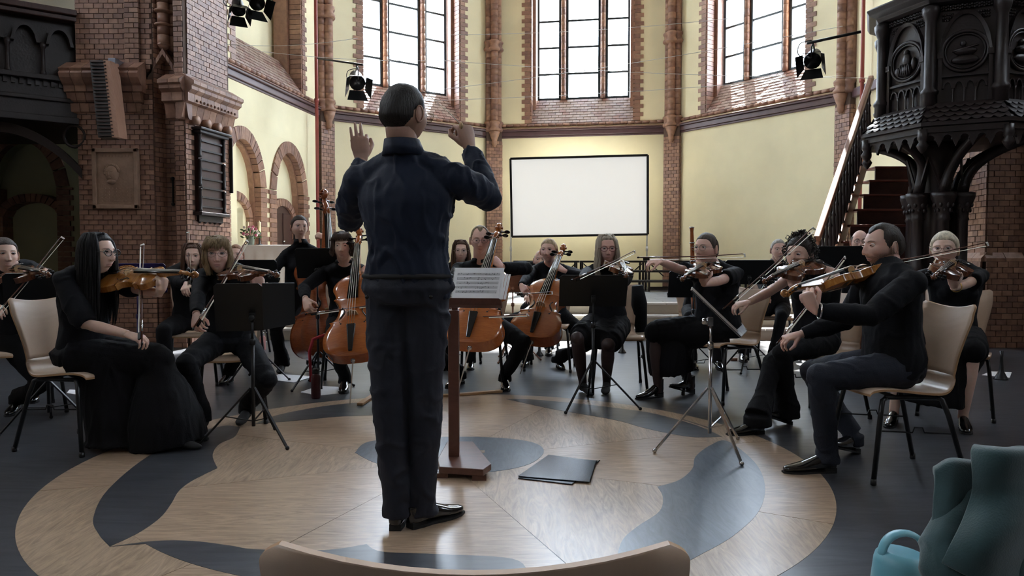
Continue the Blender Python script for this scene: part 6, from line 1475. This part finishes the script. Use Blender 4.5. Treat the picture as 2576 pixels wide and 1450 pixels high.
# 13 --------------------------------------------------------------------------------------
p13, J13 = seated('woman with long grey-blonde hair and red glasses in a black dress, playing', (.80, 6.2), -93, dict(near=True, male=False, hair=(.40, .35, .28), skin=(.60, .36, .30), style='long', len=.24, n=110, front=.072, th=.012, glasses=((.12, .01, .02), .023, .0018), bottom='skirt', cover=.86, hem=.5, tights=1, sleeve='long', seed=17, build=1.04),
  lh=VH(1562, 722, 5.42, (-.1, -.1, 1), (-.7, .5, 0)), rh=(P(1462, 712, 5.35), V(.3, -.5, -.3), V(.3, .3, -1), 'bow'), lp=V(.5, 0, -1), rp=V(-1, .2, -.6), head=P(1528, 628, 5.98), hy=0, hpitch=-3, lf_=(PZ(1526, 985)[:2], (-.2, -1, 0)), rf_=((.58, 6.02), (.3, -1, 0)), kn_out=.06, shoes=('flat', suede))
vn(va1, (1552, 672), 5.88, (1572, 708), (.25, -.35, .9), 'brown viola of the woman with long grey-blonde hair')
bow(P(1440, 704, 5.15), P(1600, 629, 5.62), 'bow rising over the centre music stand', (-.2, -.3, .9)); chair(.90, 6.28, -93, 'birch chair under the woman with long grey-blonde hair')
g = G()
g.tube([V(1.1, 6.48, .86), V(1.12, 6.5, .7), V(1.14, 6.5, .45)], [(.05, .03), (.07, .04), (.05, .03)], 12); t = g.obj('jacket', cl_black, None, 'black jacket hung on the chair of the woman with long grey-blonde hair', 'jacket', base=(1.12, 6.5, .45))
# 14 ---------------------------------------------------------------------------------------
p14, J14 = seated('woman with a brown ponytail and round glasses in a long black skirt, playing', (1.60, 5.75), 207, dict(near=True, male=False, hair=(.06, .045, .036), skin=PINK, style='short', front=.064, tail=.07, tufts=10, glasses=((.12, .10, .08), .024, .0012), sleeve='short', bottom='skirt', hem=.20, hw=.20, hd=.15, fol=.75, tights=1, seed=18, build=1.12, waist=1.1),
  lh=VH(1722, 728, 4.98, (.0, .1, 1), (.6, .7, .0)), rh=(P(1645, 652, 5.40), V(-.8, -.1, -.1), V(.1, .3, -1), 'bow'), lp=V(.5, -.2, -1), rp=V(-.2, -.3, -1), head=P(1777, 627, 5.5), hy=0, tw=16, lf_=(PZ(1735, 992)[:2], (-.8, -.45, .25)), rf_=(PZ(1655, 1000)[:2], (-.85, -.4, 0)), shoes=('heel', leather))
vn(vio0, (1788, 674), 5.42, (1712, 716), (-.1, -.45, .88), 'dark violin of the woman with a brown ponytail')
bow(P(1608, 648, 5.24), P(1812, 641, 5.02), 'level bow held out by the woman with a brown ponytail', (0, -.2, 1)); chair(1.68, 5.80, 207, 'birch chair under the woman with a brown ponytail')
# 15, 17, hidden bassoonist ------------------------------------------------------------------
p15, J15 = seated('grey-haired man in black at the foot of the steps', (2.94, 8.25), -98, dict(male=True, hair=GRY, skin=PINK, style='short', front=.066, collar=True, seed=19), head=P(1958, 630, 8.0), lf_=((2.75, 7.75), (-.2, -1, 0)), rf_=((2.5, 7.95), (-.3, -1, 0)),
  lh=(P(1935, 728, 7.7), V(-.2, -.5, -.5), V(-.3, .5, 0), 'hold'), rh=(P(1925, 748, 7.7), V(-.2, -.5, -.6), V(.3, .5, 0), 'hold')); chair(2.96, 8.3, -98, 'birch chair under the grey-haired man')
t = thing('clarinet', 'black clarinet held by the grey-haired man', 'clarinet', P(1915, 750, 7.6)); q = (P(1905, 752, 7.5)-P(1952, 668, 7.75)).normalized(); g = G(); g.lathe([(.006, 0), (.010, .05), (.012, .08), (.013, .45), (.016, .55), (.03, .62), (.028, .62)], P(1952, 668, 7.75), 12, 0, q.to_track_quat('Z', 'Y').to_matrix()); g.obj('tube', ebony, t)
g = G()
for i in range(8): g.ball(P(1952, 668, 7.75).lerp(P(1905, 752, 7.5), .2+i*.09)+V(0, -.014, 0), (.007, .004, .007), 6)
g.obj('keys', steel, t)
seated('bald man with glasses seen behind the bearded violist', (3.42, 7.3), -110, dict(male=True, hair=(.10, .07, .05), skin=PINK, style='short', bald=1, tufts=0, th=.004, glasses=((.03, .03, .03), .022, .0014), seed=20), head=P(2163, 610, 7.15)); chair(3.44, 7.36, -110, 'chair of the bald man with glasses')
seated('player hidden behind the woman with a brown ponytail, holding a bassoon', (1.98, 7.85), -95, dict(male=True, hair=BRN, skin=PINK, style='short', seed=21), head=P(1772, 645, 7.6), rh=(P(1745, 700, 7.45), V(.3, -.5, 0), V(.3, .5, 0), 'hold')); chair(1.98, 7.9, -95, 'chair hidden behind the woman with a brown ponytail')
t = thing('bassoon', 'red-brown bassoon rising behind the woman with a brown ponytail', 'bassoon', V(P(1742, 700, 7.4).x, 7.4, .35)); a, b = P(1740, 572, 7.4), P(1746, 800, 7.35); q = (a-b).normalized()
g = G(); g.lathe([(.025, 0), (.028, .3), (.022, .55), (.020, .75), (.017, .86), (.022, .90), (.022, .905)], b, 12, 0, q.to_track_quat('Z', 'Y').to_matrix()); g.obj('bell_joint', viol_r, t); g = G()
for u in (.5, .62, .82, .99): g.lathe([(.026, 0), (.026, .012)], b.lerp(a, u), 12, 0, q.to_track_quat('Z', 'Y').to_matrix())
g.obj('ring', steel, t)
# 16 curly ------------------------------------------------------------------------------------
p16, J16 = seated('woman with dark curly hair and bare shoulders, playing', (2.06, 5.0), 215, dict(near=True, male=False, hair=(.028, .022, .020), skin=FAIR, style='curly', front=.060, th=.014, tufts=0, sleeve='none', flare=.03, seed=22),
  lh=VH(1962, 735, 4.45, (-.1, .1, 1), (.6, .8, 0)), rh=(P(1872, 768, 4.72), V(-.9, -.1, -.15), V(0, .3, -1), 'bow'), lp=V(.4, -.1, -1), rp=V(.1, -.3, -1), head=P(2012, 643, 4.84), hy=-6, tw=14, hpitch=-4, lf_=(PZ(1978, 1070)[:2], (-.8, -.4, .3)), rf_=(PZ(1905, 1092)[:2], (-.95, -.2, 0)))
vn(vio0, (2048, 668), 4.74, (1915, 722), (-.1, -.5, .85), 'brown violin of the curly haired woman')
bow(P(1822, 775, 4.66), P(2010, 604, 4.42), 'slanting bow of the curly haired woman', (-.3, -.3, .9)); chair(2.12, 5.06, 215, 'birch chair under the curly haired woman')
g = G(); T = J16['head']; ring = [T@V(.083, -.006+.0*math.cos(a)+.016*math.cos(a), -.052+.016*math.sin(a)) for a in [2*math.pi*i/16 for i in range(17)]]; g.tube(ring, .0025, 6, cap=False); ring = [T@V(-.083, -.006+.016*math.cos(a), -.052+.016*math.sin(a)) for a in [2*math.pi*i/16 for i in range(17)]]; g.tube(ring, .0025, 6, cap=False); g.obj('hoop_earring', mat('gold', (.7, .48, .18), .25, metal=1), p16)
# 18 front man -----------------------------------------------------------------------------------
p18, J18 = seated('bearded man with receding dark hair in a black shirt at the front right, playing', (1.97, 3.80), 186, dict(near=True, male=True, hair=(.030, .024, .020), skin=(.64, .41, .33), style='short', front=.060, recede=1, th=.010, beard=1, collar=True, seed=23, build=1.10, waist=1.08, wr=.007, bmat=cl_denim, hs=1.02, w=1.02),
  lh=(P(2048, 782, 3.58), V(-.45, .05, .9), V(.5, .8, .1), 'neck'), rh=(P(2012, 842, 4.18), V(-.85, -.1, -.2), V(.1, .2, -1), 'bow'), lp=V(.1, -.5, -1), rp=V(.3, .5, -.6), head=P(2222, 622, 3.88), hy=2, hpitch=-2, lf_=((1.62, 3.76), (-1, -.06, 0)), rf_=((1.92, 4.12), (-.7, -.5, .25)))
vn(va0, (2222, 688), 3.92, (1972, 758), (-.12, .35, .92), 'orange viola of the bearded man at the front right')
bow(P(1957, 862, 4.18), P(2134, 634, 4.42), 'bow held low by the bearded man at the front right', (-.5, -.6, .5)); chair(1.97, 3.78, 183, 'birch chair under the bearded man at the front right')
# 19 -------------------------------------------------------------------------------------------------
p19, J19 = seated('older woman with pinned up white-blonde hair and glasses at the right, playing', (3.06, 5.12), 238, dict(near=True, male=False, hair=(.58, .52, .40), skin=FAIR, style='short', front=.060, tail='bun', th=.016, tufts=60, glasses=((.25, .12, .10), .023, .0010), sleeve='short', bottom='skirt', hem=.15, seed=24),
  lh=VH(2372, 735, 4.55, (-.1, -.1, 1), (.4, .8, 0)), rh=(P(2190, 674, 5.02), V(-.8, -.1, .1), V(.1, -.3, -.9), 'bow'), lp=V(.6, .0, -1), rp=V(-.2, .3, -.8), head=P(2376, 630, 4.98), hy=-20, tw=15, lf_=((2.92, 4.75), (-.4, -.9, 0)), rf_=((2.55, 4.9), (-.6, -.8, 0)))
vn(va1, (2402, 672), 4.92, (2340, 712), (.1, -.5, .85), 'brown viola of the older white-blonde woman')
bow(P(2168, 672, 4.92), P(2402, 626, 4.62), 'bow held across by the older white-blonde woman', (0, -.3, .9)); chair(3.14, 5.20, 238, 'birch chair under the older white-blonde woman')
g = G(); w_ = J19['wrL']; e_ = J19['elL']; c = w_.lerp(e_, .18); d = (w_-e_).normalized(); u = d.orthogonal().normalized(); v = d.cross(u); g.tube([c+u*math.cos(a)*.033+v*math.sin(a)*.033 for a in [2*math.pi*i/18 for i in range(19)]], .004, 6, cap=False); g.obj('bracelet', MATS['gold'], p19)
# foreground chair
chair(-.035, .945, 90, 'close chair back with a pale ply edge at the bottom of the picture', s=.955)

# ------------------------------------------------------------------ music stands
music_stand((-1.54, 4.37), .81, 105, 'large black music stand with a side wing before the blonde woman with a bob', .27, .30, 18, wings=-1, shift=.075, legs=(205, 325, 85), lr=.31, hub=.33)
music_stand((.60, 5.45), .86, 88, 'black music stand in front of the woman with long grey-blonde hair', .50, .27, 30, legs=(232, 335, 90), lr=.36, hub=.34)
music_stand((1.13, 4.19), .80, -14, 'thin chrome folding music stand with a black wire desk', .40, .36, 46, mt=steel, wire=True, legs=(190, 285, 45), lr=.33, hub=.36)
for px, py, D, fc, lb, w, h in ((1885, 685, 7.2, 80, 'black music stand in front of the grey-haired man', .46, .26), (2120, 655, 6.4, 75, 'black music stand in front of the bald man with glasses', .46, .27), (798, 662, 6.28, 95, 'black music stand in front of the double bassist', .36, .28), (116, 740, 4.76, 120, 'black music stand behind the birch chair at the left', .46, .30), (640, 682, 6.6, 95, 'black music stand right of the blonde woman with a bob', .40, .22), (1745, 715, 6.9, 85, 'black music stand behind the woman with a brown ponytail', .46, .28), (1290, 712, 7.9, 90, 'wooden-faced music stand left of the young blonde cellist', .30, .22), (345, 700, 6.3, 110, 'music stand behind the woman with long black hair', .45, .28)):
    c = P(px, py, D); m_ = wood_rail if 'wooden' in lb else (mat('violet_metal', (.03, .02, .12), .35) if 'behind the woman with long' in lb else None); music_stand((c.x, c.y), c.z, fc, lb, w, h, 25, mt=m_)
# conductor's desk and score
dk = thing('conductor_desk', 'wooden conductor desk on a square post with a flat cut-corner foot', 'desk', (-.305, 3.86, 0))
wood_mid = wood('mahogany', (.08, .032, .022), (.14, .06, .042), .35, 4, (1, 8, 1), coat=.2)
g = G(); g.box((-.305, 3.86, .43), (.056, .05, .80)); g.obj('lower_post', wood_mid, dk, bevel=.004)
g = G(); g.box((-.300, 3.87, .75), (.03, .03, .30)); g.obj('upper_post', wood_mid, dk, bevel=.003)
bp = [PZ(1100, 1185), PZ(1105, 1205), PZ(1215, 1212), PZ(1236, 1196), PZ(1190, 1137), PZ(1125, 1137)]
g = G(); g.prism([V(p.x, p.y, .025) for p in bp], (0, 0, .035)); g.obj('foot', wood_mid, dk, bevel=.004)
for p in (bp[1], bp[2], bp[4]): q = V(p.x, p.y, 0).lerp(V(-.3, 3.8, 0), .12); g = G(); g.box((q.x, q.y, .013), (.07, .03, .026)); g.obj('foot_pad', wood_mid, dk)
dl = V(1, -.12, 0).normalized(); du = (V(.05, .62, .78)).normalized(); dn = dl.cross(du).normalized(); dn = dn if dn.y < 0 else -dn
sc0 = P(1196, 757, 3.72)
g = G(); q = sc0-dn*.018; g.prism([q-dl*.125-du*.03, q+dl*.125-du*.03, q+dl*.125+du*.19, q-dl*.125+du*.19], dn*.01); g.obj('board', wood_mid, dk, bevel=.003)
g = G(); q = sc0-du*.012+dn*.012; 
g.prism([q+dl*a-V(0, 0, b) for a, b in ((-.15, .0), (.125, .0), (.140, .012), (.140, .035), (-.15, .035))], dn*.03); g.obj('ledge', wood_mid, dk, bevel=.004)
scr_c = sc0+du*.105+dl*.005
t = sheet('score', scr_c, dl, du, dn, .26, .20, 'open spiral bound music score on the conductor desk', 'music', None, staves=5, off=.004)
g = G()
for i in range(26): c = scr_c-dl*.13+du*(-.095+i*.0076)+dn*.006; g.tube([c+dl*math.cos(a)*.006+dn*math.sin(a)*.006 for a in [2*math.pi*k/8 for k in range(9)]], .0008, 4, cap=False)
g.obj('spiral', steel, t)
g = G()
for i in range(4): q = scr_c+dl*(.095+i*.014)+dn*(.007-i*.001); g.prism([q-du*.10, q+dl*.012-du*.10, q+dl*.03+du*.06, q+dl*.018+du*.06], dn*.0012)
g.obj('turned_pages', paper_m, t)
# folders on the floor
fold = mat('folder_blue_grey', (.020, .028, .040), .22)
for k, (pts, z, lb, nm) in enumerate((([(1303, 1206), (1379, 1151), (1508, 1163), (1440, 1222)], .004, 'lower dark folder with a black spiral, mostly covered', 0), ([(1303, 1204), (1380, 1150), (1500, 1166), (1484, 1219)], .009, 'upper dark blue-grey folder lying on another', 0))):
    Q = [PZ(a, b) for a, b in pts]; g = G(); g.prism([V(p.x, p.y, z) for p in Q], (0, 0, .003)); t = thing('folder', lb, 'folder', V(Q[0].x, Q[0].y, z), 'folders on the floor'); g.obj('cover', fold, t)
    g = G(); a, b = Q[2], Q[3]
    for i in range(22): c = V(a.x, a.y, z+.003).lerp(V(b.x, b.y, z+.003), i/21); g.ball(c, (.004, .003, .004), 6)
    g.obj('spiral', ebony, t)
# papers on the floor
for pts, lb in (([(683, 957), (700, 943), (790, 948), (740, 964)], 'loose white sheet on the floor below the double bassist'), ([(757, 988), (800, 973), (850, 975), (865, 990), (800, 997)], 'pile of white sheets by the dark red bottle'), ([(168, 990), (175, 982), (232, 985), (215, 998)], 'white sheet under the chair at the left'), ([(2470, 945), (2492, 936), (2545, 938), (2540, 952)], 'beige sheet on the floor at the right edge')):
    Q = [PZ(a, b) for a, b in pts]; g = G(); g.prism([V(p.x, p.y, .001) for p in Q], (0, 0, .004)); g.obj('paper_sheet', paper_m, None, lb, 'paper', 'papers on the floor', base=(Q[0].x, Q[0].y, .001))
for a, b, lb in (((905, 1022), (962, 985), 'pale wooden endpin board beside the conductor'), ((1112, 1000), (1262, 988), 'wooden endpin bar beneath the cello of the man with glasses')):
    A, B = PZ(*a), PZ(*b); g = G(); g.bar(A+V(0, 0, .012), B+V(0, 0, .012), .045, .02); g.obj('endpin_board', birch_edge, None, lb, 'board', base=(A.x, A.y, 0), bevel=.003)
# bottles
def bottle(px, py, h, r_, m, m2, lb):
    c = PZ(px, py); t = thing('bottle', lb, 'bottle', (c.x, c.y, 0), None); g = G(); g.lathe([(r_*.9, 0), (r_, .01), (r_, h*.72), (r_*.75, h*.80), (r_*.7, h*.82)], c, 16); g.obj('flask', m, t); g = G(); g.lathe([(r_*.72, h*.82), (r_*.72, h*.97), (r_*.5, h)], c, 14); g.obj('lid', m2, t)
bottle(661, 881, .21, .035, mat('pink_enamel', (.45, .20, .19), .4), steel, 'pink thermos flask on the floor by the steps')
bottle(795, 1003, .24, .037, mat('dark_red_metal', (.05, .008, .010), .3), ebony, 'dark red bottle on the floor in front of the long-haired cellist')
g = G(); c = PZ(2518, 955); g.lathe([(.06, 0), (.055, .01), (.02, .08), (.012, .2), (.016, .26)], c, 14); g.obj('instrument_stand', blackm, None, 'black cone-shaped instrument stand at the right edge', 'stand', base=c)
for px, py, lb in ((1565, 888, 'small black clarinet peg on the floor behind the woman in the black dress'), (1357, 895, 'small black clarinet peg behind the young blonde cellist')):
    c = PZ(px, py); g = G(); g.lathe([(.05, 0), (.045, .01), (.018, .05), (.012, .14), (.014, .2)], c, 12); g.obj('instrument_stand', blackm, None, lb, 'stand', base=c)
for px, m_, lb, h in ((1846, wood_rail, 'small brown box on the floor by the steps', .03), (1861, white_m, 'small white tub on the floor by the steps', .07)):
    c = PZ(px, 908); g = G(); g.box((c.x, c.y, h/2+.001), (.07 if h < .05 else .03, .04, h)); g.obj('rosin_box', m_, None, lb, 'box', base=(c.x, c.y, 0), bevel=.003)
red = mat('red_cloth', (.35, .02, .03), .8); g = G(); c = V(-1.62, 6.0, .44); g.tube([c+V(-.02, 0, -.35), c+V(-.03, 0, -.1), c, c+V(.08, .03, .03), c+V(.16, .06, .0)], [.012, .013, .014, .014, .010], 8); g.obj('strap', red, None, 'red strap hanging from the chair of the long-haired cellist', 'strap', base=c+V(-.02, 0, -.35))
# foreground chair with bottle and green coat
teal = mat('teal_wool', (.026, .060, .066), .95, sheen=.25, var=.10, vscale=40, bump=.12, bscale=400); aqua = mat('aqua_plastic', (.12, .34, .44), .38); aqua2 = mat('aqua_lid', (.15, .39, .48), .4)
chair(.84, 1.30, 92, 'birch chair under the green coat and the blue bottle', s=.93)
b0 = V(.622, 1.20, .427); t = thing('water_bottle', 'pale blue insulated bottle with a carry handle beside the green coat', 'bottle', b0)
tlt = Matrix.Rotation(R(7), 3, 'Y')
g = G(); g.lathe([(.038, 0), (.042, .008), (.042, .12), (.040, .135)], b0, 32, 0, tlt); g.obj('flask', aqua, t)
g = G(); g.lathe([(.042, .135), (.043, .137), (.043, .172), (.041, .182), (.034, .190), (.030, .191)], b0, 32, 0, tlt); g.obj('lid', aqua2, t)
g = G(); L = [tlt@V(math.cos(a)*.036, -.0, .176+max(0, math.sin(a))**.7*.046) for a in [math.pi*i/20 for i in range(21)]]
g.tube([b0+x for x in L], [(.011, .005)]*21, 10, up=(0, 1, 0)); g.obj('carry_handle', aqua2, t)
g = G(); g.box(b0+tlt@V(.0, -.044, .152), (.045, .008, .011)); g.obj('latch', mat('aqua_dark', (.08, .20, .25), .4), t, bevel=.003)
t = thing('coat', 'dark teal wool coat heaped over the chair at the bottom right', 'coat', V(.86, 1.1, .45))
def cloth(name, fn, nu=50, nv=44, th=.012):
    g = G(); rows = [[fn(i/nu, j/nv) for i in range(nu+1)] for j in range(nv+1)]
    for a, b in zip(rows, rows[1:]): g.strip(a, b, 0, True)
    o = g.obj(name, teal, t); m = o.modifiers.new('s', 'SOLIDIFY'); m.thickness = th; m.offset = 0; m2 = o.modifiers.new('u', 'SUBSURF'); m2.levels = m2.render_levels = 1; return o
def itp(x, T_):
    for (a, b), (c, d) in zip(T_, T_[1:]):
        if x <= c: u = (x-a)/(c-a); u = u*u*(3-2*u); return b+(d-b)*u
    return T_[-1][1]
topy = [(0, 1182), (.12, 1160), (.28, 1166), (.40, 1140), (.55, 1130), (1, 1150)]
def body_fn(u, v):
    w_ = max(0, v-.06)/.94; b = min(1, v/.06); px = 2336+u*400+w_*w_*40*(1-u)+14*math.sin(w_*5+1)*(1-u); py = itp(u, topy)+w_*470+(1-b)**2*18
    D = .955-.05*w_-.022*math.sin(u*12+w_*2.4)*min(1, w_*3)-.016*math.sin(u*6-w_*5+1)*min(1, w_*2)+.13*(1-b)
    return P(px, py, D)
cloth('coat_body', body_fn)
def fold_fn(u, v):   # lapel falling from the top over the body
    w_ = max(0, v-.06)/.94; b = min(1, v/.06); px = 2448+u*200-w_*80+34*math.sin(w_*3.1)*(1-u); py = 1127+8*math.sin(u*3)+w_*(290+80*u)+(1-b)**2*16
    D = .905-.03*w_-.030*math.sin(math.pi*min(1, u*1.15))-.008*math.sin(w_*9+u*4)+.12*(1-b)+.02*max(0, u-.7)
    return P(px, py, D)
cloth('coat_lapel', fold_fn, 36, 40)
g = G(); L = smooth([P(2440, 1240, .95), P(2392, 1300, .93), P(2362, 1372, .91), P(2378, 1440, .89), P(2450, 1500, .88)], 6)
g.tube(L, [(.020+.012*i/len(L)+.002*math.sin(i*1.3), .013+.008*i/len(L)) for i in range(len(L))], 16, up=(0, -1, .2))
mesh_obj(remesh(g, .004, 3, wr=.004, ws=22, seed=3, ridge=True), 'coat_sleeve', teal, t, None)

# small jewellery
g = G(); w_ = J18['wrL']; e_ = J18['elL']; c = w_.lerp(e_, .10); d = (w_-e_).normalized(); u = d.orthogonal().normalized(); v = d.cross(u); g.tube([c+u*math.cos(a)*.036+v*math.sin(a)*.036 for a in [2*math.pi*i/18 for i in range(19)]], .006, 6, cap=False); g.obj('wristwatch', steel, p18)
g = G(); c = J3['chest']; fw = V(math.cos(R(-15)), math.sin(R(-15)), 0); L = [c+V(fw.y, -fw.x, 0)*(sx*.05)+fw*(.085+.02*(1-abs(sx)))+V(0, 0, .06-.10*(1-abs(sx))) for sx in (-1, -.6, -.3, 0, .3, .6, 1)]; g.tube(L, .0015, 5); g.ball(L[3]+V(0, 0, -.012), (.012, .012, .014), 10); g.obj('pendant', steel, p3)
